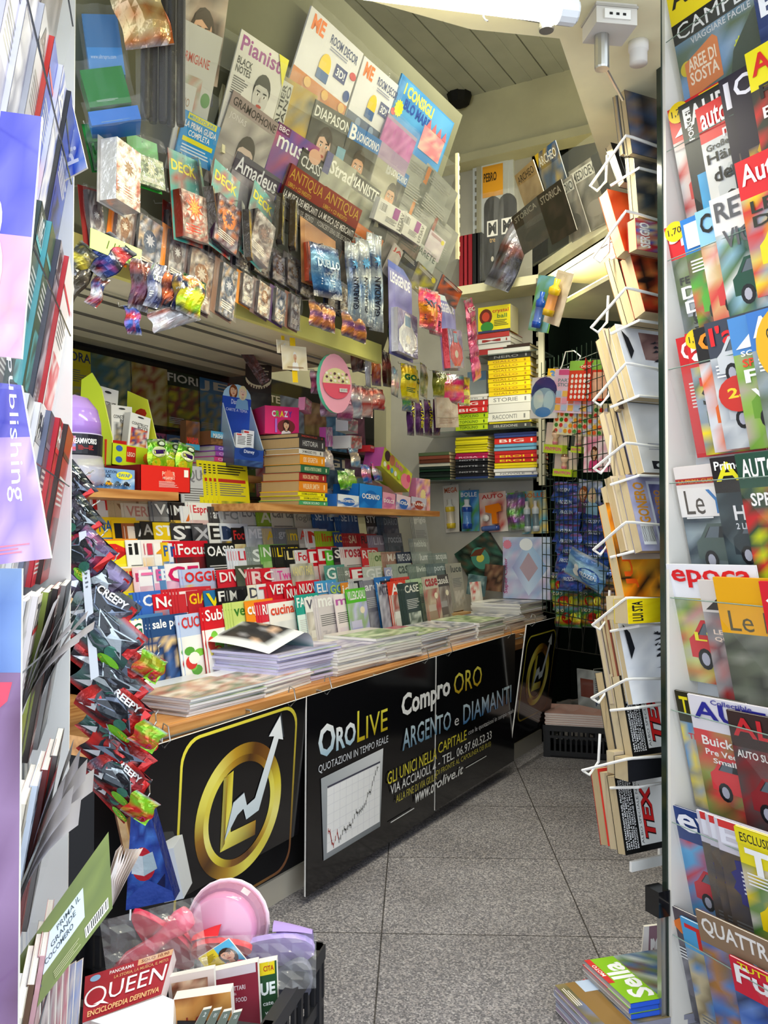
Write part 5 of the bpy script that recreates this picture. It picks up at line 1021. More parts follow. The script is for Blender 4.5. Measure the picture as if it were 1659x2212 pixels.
rmag('orange-topped magazine in crinkled wrap at the far end of third rack row', (764, 474), (828, 520), .22, 'lass', lambda A: (A.photo(0, 0, 1, 1, '8a7a6a b8a898 5a504a', 4, 4), A.rect(0, .82, 1, 1, 'e07828'), A.text('CLASSICA', .05, .64, .95, .8, 'b84828', .02)), .03, back='c87030', wrap=True)
# far bay
rmag('large blue beach puzzle card with pink castle at the top of the far bay', (868, 158), (980, 266), .28, 'cons', lambda A: (A.rect(0, 0, 1, 1, '3a90d8'), A.photo(.02, .02, .98, .98, '3a90d8 60b0e8 2a78c0', 3, 3), A.text('I CONSIGLI', .1, .8, .62, .95, 'e8e060', .04), A.text('BLO MARE', .16, .64, .62, .78, '1a4aa8', .04), A.photo(.55, .35, .95, .68, 'e08898 f0b8b0 d87888', 4, 3), [A.add([(.58 + .1*i, .68), (.66 + .1*i, .68), (.62 + .1*i, .8)], 'd86a78') for i in range(4)], A.star(.1, .6, .07, 'e8e030'), A.photo(.1, .02, .5, .35, '8a6ab0 b090d0 e8d8f0', 3, 3), A.ell(.85, .15, .08, .1, 'd88050')), .0, .006, '4a90c8')
rmag('pink and cream toy bag card in front of the blue beach card', (838, 244), (900, 300), .26, 'pinkb', lambda A: (A.rect(0, 0, 1, 1, 'a090b0'), A.photo(0, .62, 1, .95, 'b858a8 a04890 c878b8', 6, 2), A.ell(.45, .2, .4, .38, 'a8a490'), A.photo(0, .4, 1, .62, '9a80a8 b098b8', 3, 2)), .012, .006, '8878a0', True)
pap = lambda c: (lambda A: (A.photo(0, 0, 1, 1, '8e908c 9a9c98 848682', 3, 3), A.rect(.04, .62, .14, .96, c), A.lines(.2, .7, .8, .9, 3, '888'), A.lines(.2, .2, .9, .5, 4, 'a4a4a0')))
for k, (a, b, hh, c, lab) in enumerate([((878, 322), (940, 372), .2, '6a6a64', 'grey photo booklet at the upper near part of far bay'), ((924, 352), (988, 418), .2, 'b06830', 'grey booklet with orange tab, upper row of far bay'), ((850, 392), (900, 436), .2, 'a03028', 'pale booklet with dark red tab, lower row of far bay'), ((892, 424), (944, 468), .2, 'b87030', 'pale booklet with small orange tab, middle of lower row'), ((940, 462), (990, 506), .19, '8a3028', 'pale booklet with maroon tab at the end of lower row')]):
    rmag(lab, a, b, hh, ('bk', k), pap(c), .01, .005, 'a8a8a4')
for k, (a, b) in enumerate([((822, 426), (880, 462)), ((876, 456), (922, 490))]):
    M, W, h = RK.put(a, b, h=.085, off=.045); carton('paper_carton', f'small white carton with purple square in the far bay, {("nearer", "further")[k]} of two', 'carton', M, W, h, .03, lambda A: (A.rect(0, 0, 1, 1, 'e0dfdc'), A.bars(.06, .45, .3, .9), A.rect(.55, .45, .75, .95, '9a3a98'), A.text('LITSAV', .8, .1, .92, .9, '555', .0, rot=90), A.lines(.35, .15, .75, .4, 3, '999')), col='dad8d4')
for k, (a, b, hh, pal, t_, fg, lab) in enumerate([((832, 476), (872, 506), .22, '8a8480 6a6460 a89c98', '', '555', 'dark smoky catalogue leaning below the white cartons'), ((866, 500), (908, 532), .22, '7a6058 9a8078 6a5a58', '', '555', 'brownish catalogue next to the smoky catalogue'), ((900, 518), (946, 556), .16, 'b8c0c0 a8b0b0 c8ccc8', 'PARETE', '4a5a5a', 'pale grey-blue magazine with thin dark lettering in far bay'), ((930, 495), (962, 522), .1, 'd8c8d8 e0d8e0', '', 'a04060', 'pale pink leaflet with yellow corner at the end of far bay'), ((852, 524), (872, 546), .13, 'e8dcd8 d0c8c4', 'JA', 'd02020', 'white magazine with red letters low in far bay'), ((872, 540), (902, 568), .12, '2a2a20 4a4838 1e2a4a', '', 'ccc', 'black and gold book low in far bay'), ((903, 564), (944, 604), .11, '5a5450 8a8480 c8c040', '', 'ddd', 'grey book with barcode strip and yellow sticker low in far bay'), ((956, 592), (998, 630), .09, '4a4458 2a2a3a d86028', '', 'ddd', 'dark book with orange sticker at the low end of far bay')]):
    rmag(lab, a, b, hh, ('fb', k), lambda A: (A.photo(0, 0, 1, 1, pal, 4, 4), A.text(t_, .08, .76, .92, .92, fg, .01) if t_ else A.lines(.1, .8, .9, .93, 2, fg), A.ell(.85, .85, .1, .1, 'e8d820') if k in (3, 6) else None), .03 if k > 3 else .012, .006, pal.split()[0])
# near bay beside the first upright
rmag('white cookery magazine with red lettering left of the first upright', (396, 40), (480, 82), .26, 'parm', lambda A: (A.rect(0, 0, 1, 1, 'c8c8c4'), A.text('PARMIGIANE', .02, .62, .8, .72, 'c06058', .01), A.photo(.05, .1, .7, .5, 'c8c8c0 c08878 a8b0a0', 3, 3), A.ell(.85, .3, .12, .08, '6a9a60')), .0, back='c0c0bc')
rmag('magazine with dark portrait photo above the cookery magazine', (400, -60), (495, -20), .26, 'topp', lambda A: (A.photo(0, 0, 1, 1, '6a4a40 a89080 4a3a34 c8b8a8', 4, 5), A.person(.5, .5, .2)), -.01, back='6a5a50')
rmag('white magazine with yellow sun emblem below the cookery magazine', (394, 176), (424, 190), .24, 'sunm', lambda A: (A.rect(0, 0, 1, 1, 'd4d4d0'), A.ell(.6, .45, .3, .16, 'e8b830'), A.text('BIO', .2, .75, .7, .85, 'a88a70', .01)), .02, back='c8c8c4')
rmag('sky-blue card with yellow bands and white lettering beside the first upright', (400, 236), (476, 276), .13, 'guid', lambda A: (A.rect(0, 0, 1, 1, '3a98d8'), A.rect(.1, .86, .9, .99, 'e8e038'), A.text('MINUVOLARE', .14, .88, .86, .96, '3a98d8', .01), A.text('LA PRIMA GUIDA', .06, .68, .94, .82, 'f4f4f4', .02), A.text('COMPLETA', .2, .52, .8, .65, 'f4f4f4', .02), A.rect(.08, .38, .92, .48, 'e8e038'), A.lines(.1, .12, .9, .32, 2, 'd8e8f4')), .03, back='3a98d8')
# ---------------------------------------------------------------- dim glazed display behind the goods shelves
DP = XP(-2.70); y0 = 1.3
dd = thing('glazed_display', 'dark glazed display case of dim children\'s magazines behind the wall shelves', 'display case', T(-2.745, y0, 1.36))
mb = MB(); mb.box(0, 0, 0, .02, 3.3, .62, '1a1a18'); mb.build('back_panel', 'matte', dd)
for zz in (.0, .28): mb = MB(); mb.box(.02, 0, zz, .07, 3.3, zz + .012, '2a2a28'); mb.build('ledge', 'matte', dd)
mb = MB(); mb.box(.10, 0, .0, .104, 3.3, .6, 'fff'); mb.build('glass_pane', 'smoked_glass', dd)
DM = [[('', '6a5a7a 8a7aa0', 'face'), ('COLORA', 'd8c820 8aa0c0', 'plain'), ('', '5a6a40 c8c080 4a7a8a', 'full'), ('', 'b8a040 a03030 d8c890', 'full'), ('FIORI', '2a3a2a 8a3030 c8c020', 'photo'), ('JE', '3a80b8 5aa0d8 c8b860', 'photo'), ('', '7a2030 a03848 5a1820', 'full'), ('ARTE', '3a4a38 6a7a58', 'photo'), ('', '4a5a80 8a98b8', 'full'), ('', '6a4a3a a88868', 'full'), ('GIO', '2a5a8a 6a9ac8', 'photo'), ('', '5a2a4a 8a4a6a', 'full')],
      [('1', 'c02828 3a5aa8 d8a8a0', 'photo'), ('STI', 'b03028 e8d8c0 d8a030', 'plain'), ('MUU', 'e0c820 4a7ab0 e8d8b0', 'photo'), ('FASHION', 'd870a8 e8a8c8 6a90c8', 'face'), ('CC', '4a78b8 d03030 a8c0d8', 'photo'), ('JURA', 'c8a020 3a4a30 8a7a40', 'photo'), ('DIZIONARIO', '4a6a38 c8b030 8a3030', 'plain'), ('CIAO', 'a83858 e0c8d0', 'face'), ('FASH', '3a5a9a 8a4aa0', 'face'), ('VACCA', '8aa030 c8d070', 'plain'), ('GI', '304a6a 6a8ab0', 'photo'), ('', '5a3a5a 806080', 'full')]]
n = 0
for j in (0, 1):
    for i, (t_, pal, kind) in enumerate(DM[1 - j]):
        w_ = .215; y = 1.98 + i * .205; bgc = pal.split()[0]; fg = 'f0e8d8' if sum(lin(bgc)) < 1 else '2a3a6a'
        M = DP.M(V((-2.695, y, 1.374 + .28 * j))) @ RX(-3); a, b, c = looks(bgc, fg, kind)
        mag('display_magazine', f'dim {a} magazine{c if kind != "full" else " photo-covered"} behind glass, {nth(i)} from the near end, {("lower", "upper")[j]} row', 'magazine', M, mag_mesh(('d', j, i), w_, .25, .005, lambda A: cover_art(A, t_, bgc, fg, kind, pal), back=bgc), f'magazines in the {("lower", "upper")[j]} row behind glass')
# ---------------------------------------------------------------- far corner shelves
SF = Plane((0, 4.62, 0), (0, -1, 0))
def cshelf(label, pa, pb, m, t):
    a, b = SF.hit(*pa), SF.hit(*pb); o = thing('corner_shelf', label, 'shelf', T(a.x, 4.62, (a.z + b.z) / 2)); mb = MB(); mb.box(0, 0, -t, b.x - a.x, .225, 0, '888'); mb.build('board', m, o); return (a.z + b.z) / 2
z0 = cshelf('thick cream shelf carrying the red and black upright books', (985, 612), (1166, 600), 'fascia_paint', .05)
z1 = cshelf('upper glass shelf of the far corner under the white and red books', (1006, 768), (1166, 756), 'tinted_glass', .008)
z2 = cshelf('middle glass shelf of the far corner under the tall yellow book pile', (900, 931), (1168, 925), 'tinted_glass', .008)
z3 = cshelf('lowest glass shelf of the far corner above the bubble toys', (880, 1036), (1166, 1032), 'tinted_glass', .008)
for px in (1166, 1000):
    p = SF.hit(px, 900); r = thing('slotted_rail', 'slotted shelf rail ' + ('at the right end of the corner shelves' if px > 1100 else 'at the left end of the cream shelf, running to the ceiling'), 'rail', T(p.x, 4.60 if px > 1100 else 4.82, z3 - .05 if px > 1100 else z0))
    hh = (z0 - z3 + .05) if px > 1100 else 1.0; mb = MB(); mb.box(0, 0, 0, .03, .02, hh, 'b8b4a0'); mb.build('bar', 'matte', r)
    mb = MB(); [mb.box(-.012, .002, .02 + .05 * k, 0, .018, .045 + .05 * k, '8a8678') for k in range(int(hh / .05))]; mb.build('rail_teeth', 'matte', r)
def spot(px, py, z, y=4.64): p = Plane((0, y, 0), (0, -1, 0)).hit(px, py); return SF.M(V((p.x, y, z)))
def wpx(a, b): return (SF.hit(b, 900) - SF.hit(a, 900)).length
W1 = wpx(1034, 1104)
stack(spot(1032, 760, z1 + .001), [(.035, 'a83030', '', 'e8d0c8', W1, .2), (.03, 'e0dcd8', '', '888', W1, .2), (.03, 'd8d4d4', 'M', 'a03030', W1, .2), (.03, 'b83a38', '', 'f0e0d8', W1, .2)], 'book', 'the pile under the yellow game box', 'books under the yellow game box', 'dcd8d0')
carton('game_box', 'yellow game box with red ball picture on the upper glass shelf', 'game box', spot(1033, 720, z1 + .128), W1, .15, .12, lambda A: (A.rect(0, 0, 1, 1, 'e8d820'), A.ell(.24, .62, .2, .3, '6a2a1a'), A.ell(.24, .62, .12, .18, 'c84830'), A.ell(.28, .22, .2, .2, '3a8a3a'), A.text('crystal', .45, .7, .95, .88, 'c83a30', .01), A.text('ball', .6, .52, .9, .68, '4a7a3a', .01), A.lines(.5, .2, .95, .45, 3, '6a6a30'), A.rect(0, 0, 1, .08, '3a3a6a')), col='e0d018', side='c8c0a0')
W2 = wpx(1055, 1146)
stack(spot(1055, 925, z2 + .001), [(.028, '4a4a48', 'SELEZIONE', 'b8b8b0', W2, .2), (.012, 'd8c820', '', '222', W2, .2), (.05, 'e4e2da', 'RACCONTI', '888', W2, .2), (.05, 'e0ded8', '', '999', W2, .2), (.045, 'e8e6de', 'STORIE', '888', W2, .2)] + [(.026, ('f0d010', 'ecc80c', 'f4d818')[i % 3], 'GIALLO', 'b08020', W2, .2) for i in range(8)] + [(.03, '3a3a38', 'NERO', 'aaa', W2, .2), (.03, 'dedcd8', '', '888', W2, .2), (.018, '3a2820', '', 'a88', W2, .2)], 'paperback', 'the tall yellow pile on middle shelf', 'tall yellow book pile')
W3 = wpx(985, 1054)
stack(spot(985, 925, z2 + .001), [(.033, ('b8d018', 'c0d820', 'b0cc10')[i], 'TOPOLINO', '3a5a10', W3, .18) for i in range(3)] + [(.036, 'd02828', 'BIG', 'f4e8e8', W3, .18), (.036, 'c82424', 'BIG', 'f4e8e8', W3, .18), (.02, 'd8d4d0', 'FUMETTI', '777', W3, .18), (.016, 'e0dcd8', '', '888', W3, .18)], 'comic book', 'the lime and red pile', 'lime and red comic pile', name='comic_volume')
W4 = wpx(1066, 1158); W5 = wpx(990, 1060); W6 = wpx(918, 985)
stack(spot(1068, 1030, z3 + .001), [(.012, '3a58a0', '', 'fff', W4, .18), (.02, 'e4e2e0', 'NUVOLE', '778', W4, .18), (.02, 'e0dee0', '', '778', W4, .18), (.016, 'e8d020', '', '822', W4, .18), (.016, 'f0d818', '', '822', W4, .18), (.024, 'c82a28', 'EROI', 'f0e020', W4, .18), (.024, 'd03030', 'EROI', 'f0e020', W4, .18), (.02, 'c02828', '', 'f0e020', W4, .18), (.02, '7ab0d0', '', '246', W4, .18), (.018, '6aa8cc', '', '246', W4, .18), (.036, 'd83028', 'BIG', 'f8e8e0', W4, .18), (.014, '38488a', '', 'dde', W4, .18), (.014, '2c3a78', '', 'dde', W4, .18)], 'comic book', 'the right pile on lowest glass shelf', 'right comic pile on the lowest glass shelf', name='comic_volume')
stack(spot(984, 1030, z3 + .001), [(.014, '2a3a6a', '', 'ccd', W5, .18)] + [(.017, ('1c1c20', '2a2a2e')[i % 2], 'NOTTE' if i % 2 else '', 'b8b8c0', W5, .18) for i in range(6)] + [(.018, 'c02858', 'ROSA', 'f0c8d8', W5, .18), (.018, 'b82450', '', 'f0c8d8', W5, .18)] + [(.015, ('e8dc18', 'd8cc20')[i % 2], '', '6a7a20', W5, .18) for i in range(6)], 'comic book', 'the middle pile on lowest glass shelf', 'middle comic pile on the lowest glass shelf', name='comic_volume')
stack(spot(905, 1030, z3 + .001), [(.016, ('1e3a28', '24302a', '1a2420')[i % 3], '', 'b8c8b0', W6, .18) for i in range(5)] + [(.02, 'd8d4c0', '', '555', W6, .18), (.022, '6a3a28', '', 'd8b090', W6, .18), (.022, '8a4a38', '', 'd8b090', W6, .18), (.02, '5a6a48', '', 'ddd', W6, .18)], 'comic book', 'the left pile on lowest glass shelf', 'left comic pile on the lowest glass shelf', name='comic_volume')
carton('clear_case', 'clear blue-lidded plastic case behind the lime and red pile', 'case', spot(1010, 870, z2 + .001, 4.75), .12, .36, .05, lambda A: A.rect(0, .85, 1, 1, '3a80b8'), col='a8b4bc', mats='tint_plastic')
for k in range(5):
    c_ = ('9a2430', 'a82a38', '9a2430', '1c1c20', '222226')[k]; q = spot(991 + 8.5 * k + (3 if k > 2 else 0), 605, z0 + .001)
    book(f'{("dark red", "black")[k > 2]} upright book on the cream shelf, {nth(k)} from left', q @ T(.036, 0, 0) @ RY(-90), .30, .2, .034, c_, '', 'ccc', 'upright books on the cream shelf')
for k, px in enumerate((1042, 1073)):
    q = spot(px, 605, z0 + .001, 4.6); c = thing('skateboard_pack', f'black wrapped toy skateboard with white letter badge, {("left", "right")[k]} of two on the cream shelf', 'skateboard', q)
    mb = MB(); w_ = .125; pts = [(w_ * (.5 - .42 * math.cos(t)), .06 * (1 - math.sin(t))) for t in [math.pi * i / 8 for i in range(9)]] ; pts += [(w_ * (.5 + .42 * math.cos(t)), .42 + .06 * math.sin(t)) for t in [math.pi * i / 8 for i in range(9)]]
    mb.prism(pts, 0, .02, '0e0c0b'); A = Art(w_, .5); A.rect(.24, .50, .76, .68, 'e8e4dc'); A.text('M', .3, .52, .7, .66, '1a1614', .04); A.text('tre', .36, .43, .64, .48, 'c8a060', .01); A.ell(.5, .24, .07, .03, 'c8c0b0'); mb.art(A); mb.build('deck', 'matte_plastic', c)
    if k == 0: mb = MB(); mb.box(.0, .005, .48, w_, .007, .66, 'c88a20'); A = Art(w_, .66); A.rect(.02, .76, .98, .98, 'd09020'); A.text('PEBRO', .06, .86, .7, .94, '3a2a10', .03); mb.art(A, y=.005); mb.build('header_card', 'print', c)
    mb = MB(); mb.grid(lambda u, v: (-.01 + u * (w_ + .02), -.012 - .004 * math.sin(9 * u + 11 * v), v * .5), 5, 9, lambda i, j: 'fff'); mb.build('clear_wrap', 'film', c)
hangpouch('grey and black robot toy in clear bag hanging by the cream shelf', (1112, 460), (1166, 478), (1102, 634), '3a3840 6a6a80 1e1c20 8a4a38 b8b8c0 2a2a38', 0, '', yaw=0, d=.03, pl=Plane((0, 4.55, 0), (0, -1, 0)))
# ---- back wall under the shelves: bubble toys and boxed games
def bcard(lab, tl, tr, bl, pal, txt, fg, body):
    M, W, h = BW.put(tl, tr, bl, off=.02); r = thing('bubble_toy', lab, 'bubble toy', M); mb = MB(); mb.box(0, 0, 0, W, .003, h, pal.split()[0]); A = Art(W, h); A.photo(0, 0, 1, 1, pal, 3, 4); A.text(txt, .1, .84, .9, .95, fg, .02); mb.art(A); mb.build('card', 'print', r)
    mb = MB(); body(mb, W, h); mb.build('toy', 'gloss', r, smooth=True); hookon(r, W, h, .03); return r
def bottle(x, c1, c2, cap, z=.04, s=1):
    def f(mb, W, h): mb.X = T(W * x, -.03, h * z); mb.lathe([(.024*s, 0, c1), (.026*s, .03, c1), (.022*s, .035, c2), (.022*s, .10, c2), (.026*s, .105, c1), (.026*s, .13, c1), (.012*s, .145, cap), (.014*s, .175, cap)], 14); mb.X = Matrix()
    return f
bcard('bubble bottle with yellow ends on a pale card, leftmost of the wall toys', (956, 1050), (990, 1046), (952, 1152), 'd8d0c8 e0dcd4', 'MEGA', 'c85a30', bottle(.5, 'e0c030', 'd8c8b0', 'e0dcd4', .08, 1.1))
bcard('blue bubble bottle on a blue and green card', (991, 1060), (1034, 1058), (991, 1148), '3a70b8 6ab0d8 5aa040', 'BOLLE', 'e8e8f0', bottle(.5, '1e4aa8', '5a90d8', 'e8e8ee', .06, 1.2))
def gun(mb, W, h):
    mb.prism([(W*.3, h*.5), (W*.3, h*.66), (W*.8, h*.7), (W*.88, h*.62), (W*.88, h*.5), (W*.7, h*.48), (W*.72, h*.2), (W*.52, h*.2), (W*.52, h*.46)], -.04, -.012, 'e07818'); mb.X = T(W*.28, -.025, h*.36) @ RX(90); mb.lathe([(.02, -.01, 'f0ece8'), (.02, .01, 'f0ece8')], 12); mb.X = T(W*.1, -.025, h*.1) @ RY(90); mb.lathe([(.014, 0, 'e0c030'), (.016, .02, '5a70a8'), (.016, .09, '4a60a0'), (.014, .11, '3a4a90')], 12); mb.X = Matrix()
bcard('orange bubble gun with small bottle on a white and red card', (1034, 1066), (1092, 1060), (1034, 1152), 'e0d8d0 d8a898 e8e0d8 c04038', 'AUTO', 'c02828', gun)
hangpouch('green and purple pony toy in clear bag beside the orange bubble gun', (1092, 1066), (1132, 1062), (1092, 1148), '6ab030 8a3a90 5aa028 b868b0 3a70b8', .05, pl=BW, d=.03)
def twob(mb, W, h):
    for x in (.3, .62): bottle(x, 'c8d0d8', '6a7a84', 'e8e0e0', .05, .8)(mb, W, h)
bcard('pair of grey bubble bottles on a yellow and blue card', (1124, 1062), (1180, 1058), (1124, 1154), 'e0c050 e0b840 4a98b8 5aa8c0', 'BOLLE', 'd06a30', twob)
M, W, h = BW.put((1086, 1160), (1188, 1160), (1086, 1292), off=.05)
carton('colouring_box', 'large pale blue snowy colouring box standing in the far corner', 'box', M, W, h, .03, lambda A: (A.photo(0, 0, 1, 1, 'b8c8e0 98b0d8 d0d8ec a8a8d0 c8b8d8', 5, 6), A.add([(.55, .95), (.95, .5), (.55, .05), (.2, .5)], ['a8c8e8', '88a8d8', 'c8d8f0', '9898c8']), A.add([(.55, .75), (.75, .5), (.55, .28), (.36, .5)], 'b09aa8'), A.ell(.5, .88, .14, .1, 'ecf0f6'), A.text('Super Color', .02, .08, .12, .66, 'b03878', .01, rot=90), A.star(.1, .88, .1, 'd88098')), col='a8b8d8')
M, W, h = BW.put((1052, 1145), (1096, 1215), (980, 1195), off=.03)
carton('game_case', 'dark green fantasy game case tilted against the back wall', 'game case', M, W, h, .03, lambda A: (A.photo(0, 0, 1, 1, '1a2a24 2a4a40 0e1814 3a6a58 5a4a38', 5, 6), A.ell(.5, .5, .3, .22, '4a8a78'), A.ell(.5, .5, .1, .1, 'd8c850'), A.add([(.3, .3), (.45, .55), (.35, .75), (.25, .5)], '6a3a28')), col='141a18')
for k, (tl, tr, bl, pal, lab) in enumerate([((1048, 1218), (1088, 1222), (1050, 1275), '4a2a20 6a4838 2a1a14 8a6a50', 'small brown game box in front of the green fantasy case'), ((1012, 1240), (1048, 1246), (1014, 1284), '5a7a80 3a5258 8aa0a0', 'grey-green game case lying low by the brown box'), ((1014, 1258), (1034, 1256), (1018, 1300), 'e0dcd0 c83838 e8e4dc', 'small white leaflet box with red mark by the counter corner')]):
    M, W, h = BW.put(tl, tr, bl, off=.12 + .05 * k); carton('game_box', lab, 'game box', M, W, h, .03, lambda A: A.photo(0, 0, 1, 1, pal, 4, 4), col=pal.split()[0])
# ---- right back facet: lit shelf with leaning history magazines above
PC = Plane((-1.76, 4.85, 0), (-1, -1, 0))
F2 = Plane(PC.P + PC.n * .22, PC.n)
a, b = F2.hit(1163, 592), F2.hit(1440, 400); b.z = a.z
M = F2.M(a); L_ = 1.25
lr = thing('lit_facet_shelf', 'cream box shelf with two fluorescent tubes on the right back wall', 'shelf', M)
mb = MB(); mb.box(0, 0, -.03, L_, .56, 0, '888'); mb.box(0, 0, -.03, L_, .014, .05, '888'); mb.build('shelf_board', 'fascia_paint', lr)
mb = MB(); mb.box(0, .02, -.22, L_, .56, -.20, '888'); mb.build('lower_board', 'fascia_paint', lr)
for k, (y, z) in enumerate(((.03, -.06), (.09, -.17))):
    mb = MB(); mb.tube([(.12, y, z), (L_ - .1, y, z)], .013, 'fff', 10); mb.build('lamp_tube', 'tube', lr)
mb = MB(); mb.tube([(.02, -.02, -.085), (L_, -.02, -.085)], .003, 'ccc', 5); mb.build('rod', 'steel', lr)
FR = Plane(F2.hit(1170, 560, .02), (-.66, -.66, -.36))
for k, (tl, tr, hh, pal, t_, fg, lab) in enumerate([((1112, 380), (1152, 344), .25, 'a88a5a b89868 98784a', 'ARCHEO', '3a2a1a', 'sandy archaeology magazine, upper left above the facet shelf'), ((1156, 336), (1200, 302), .3, '1e3a5a 2a5a8a b89838 183048', 'ARCHEO', 'e8e4d8', 'deep blue archaeology magazine with golden ruin picture'), ((1198, 404), (1236, 376), .27, '8a8478 a89c88 6a6458', 'MEDIO', '3a3a34', 'grey history magazine with yellow corner above the facet shelf'), ((1228, 372), (1294, 328), .29, '7a7668 98907c 5a5448 a8a090', 'MEDIOEVO', '3a3830', 'wide grey-brown medieval history magazine above the facet shelf'), ((1105, 470), (1160, 424), .2, '2a2220 4a3a30 1a1614', 'STORICA', 'a8a090', 'dark history magazine, left of the lower row above facet shelf'), ((1160, 424), (1212, 386), .24, '241e1c 3a2e28 181412', 'STORICA', 'a8a090', 'black history magazine, middle of the lower row above facet shelf'), ((1276, 338), (1330, 300), .2, '1a1816 2a2624', '', '888', 'black hang-tab pack above the medieval magazine')]):
    M, W, h = FR.put(tl, tr, h=hh, off=.012 * (k % 3) + (.04 if k > 3 else 0)); mag('history_magazine', lab, 'magazine', M, mag_mesh(('h', k), W, h, .005, lambda A: (A.photo(0, 0, 1, 1, pal, 4, 5), A.rect(.05, .77, .92, .95, 'd8d4c4') if k in (2, 3) else None, A.text(t_, .08, .79, .9, .93, fg, .01) if t_ else None, A.ell(.5, .3, .3, .12, pal.split()[-1]), A.add([(.0, 1), (.2, 1), (0, .8)], 'd8b020') if k in (1, 2) else None), back=pal.split()[0]))
for k, (a, b, hh) in enumerate([((1110, 410), (1310, 268), .2), ((1110, 500), (1320, 352), .2)]):
    M, W, h = FR.put(a, b, h=hh, off=.06); r = thing('clear_pocket', f'{("upper", "lower")[k]} clear plastic pocket holding the history magazines', 'magazine pocket', M); mb = MB(); mb.box(0, 0, 0, W, .002, h, 'fff'); mb.box(0, 0, 0, W, .05, .002, 'fff'); mb.build('pane', 'acrylic', r)
# ---- grid panel with hanging toys and snacks
GP = Plane(PC.P + PC.n * .16, PC.n)
a = GP.hit(1172, 1320); b = GP.hit(1172, 782)
gw = thing('grid_panel', 'dark green wire grid panel with hanging toys on the right back wall', 'grid panel', GP.M(V((a.x, a.y, a.z))))
hh = b.z - a.z; mb = MB()
for i in range(16): mb.tube([(.05 * i, 0, 0), (.05 * i, 0, hh)], .0022, '24382c', 4)
for i in range(int(hh / .06)): mb.tube([(0, 0, .06 * i), (.75, 0, .06 * i)], .0022, '24382c', 4)
mb.build('wire_mesh', 'dark_metal', gw)
GH = Plane(PC.P + PC.n * .26, V((-.45, -.89, 0)))
n = 0
for c_, (x0, ys) in enumerate(((1197, (1040, 1066, 1088, 1128, 1150, 1172, 1192, 1212, 1232)), (1256, (1084, 1108, 1132, 1158, 1184, 1222)))):
    for k, y in enumerate(ys):
        x = x0 + (k % 3) * 3 + k
        hangpouch(f'glossy blue foil bag, {nth(k)} down in the {("left", "right")[c_]} hanging column', (x, y), (x + 54, y + 2), (x, y + 42), '1a3a8a 2a50b0 16306a 3a68c8 8a3050', .015 + .012 * k, 'FROZEN', 'b8ccf0', 0, 'blue foil bags on the grid panel', .022, 'snack_bag', 'snack bag', lambda A: (A.text('FROZEN', .25, .5, .75, .68, 'c8d8f4', .02), A.rect(.0, .92, 1, .96, '5a80c8')), pl=GH, seam='4a6ab8', sag=.02)
M, W, h = GH.put((1250, 1034), (1302, 1040), (1252, 1094), off=.12)
pillow('snack_bag', 'blue foil bag with picture of two girls, above the right column', 'snack bag', M, W, h, .015, '2a4a98 c8d0e0 3a5aa8 a8b8d8', lambda A: (A.person(.34, .52, .2, 'e8b890', '8a4820', '5a3a6a'), A.person(.72, .5, .2, 'f0d0b8', 'd8cca0', '8ab8d8'), A.text('FROZEN', .3, .06, .8, .16, 'e0e8f8', .02)))
M, W, h = GH.put((1236, 1180), (1316, 1226), (1222, 1238), off=.2)
pillow('snack_bag', 'large pale blue foil bag hanging askew below the blue bags', 'snack bag', M, W, h, .03, '7ab0d8 5a90c8 a8d0e8 3a68b0', lambda A: (A.ell(.66, .4, .24, .26, '2a58b0'), A.text('FROZEN', .48, .34, .84, .48, 'e0ecf8', .02), A.ell(.36, .5, .08, .12, 'f0f4f8'), A.ell(.34, .3, .1, .14, 'f0f4f8')))
for j in range(3):
    for i in range(2):
        x, y = 1188 + 56 * i + 5 * j, 1236 + 36 * j
        hangpouch(f'green and red candy bag, {("left", "right")[i]} one of the {nth(j)} row', (x, y), (x + 56, y + 2), (x, y + 46), '3a9a28 d83020 e8d820 6ab830 2a6a20 3a90c8', .02 + .02 * j, '', grp='candy bags on the grid panel', name='candy_bag', cat='candy bag', d=.018, pl=GH, draw=lambda A: (A.ell(.55, .45, .22, .26, 'c82818'), A.ell(.8, .5, .1, .2, 'e8e030'), A.text('DUO', .1, .72, .45, .86, 'f4e8d0', .03)))
for j in range(4): hangpouch(f'purple and gold foil strip pack, {nth(j)} down beside the candy bags', (1298, 1250 + 26 * j), (1340, 1252 + 26 * j), (1298, 1280 + 26 * j), '5a3a58 a8783a 3a2840 c8a060 d8c8d0', .12, '', grp='purple foil strip packs', name='foil_pouch', d=.008, pl=GH)
def sheet(lab, tl, tr, bl, draw, off=.15, name='sticker_sheet', cat='sticker sheet', t=.002, pl=GH):
    M, W, h = pl.put(tl, tr, bl, off=off); r = thing(name, lab, cat, M); mb = MB(); mb.box(0, 0, 0, W, t, h, 'ddd'); A = Art(W, h); draw(A); mb.art(A); mb.build('sheet', 'gloss', r); hookon(r, W, h, .1); return r
sheet('pink party sticker sheet with pastel squares behind the red sticker sheet', (1200, 797), (1290, 796), (1222, 892), lambda A: (A.photo(0, 0, 1, 1, 'e8b8d0 d8d0e8 f0d0e0', 3, 3), A.rect(.1, .86, .5, .98, 'd85a90'), A.text('PARTY', .1, .7, .5, .78, '5a8a90', .02), A.text('STICKER', .1, .6, .55, .68, '5a8a90', .02), [A.rect(.08 + .16*i, .05 + .16*j, .21 + .16*i, .18 + .16*j, ('f0c060', 'e88060', 'b0c8e8', 'e8a0b8')[(i * 2 + j) % 4]) for i in range(6) for j in range(3)]))
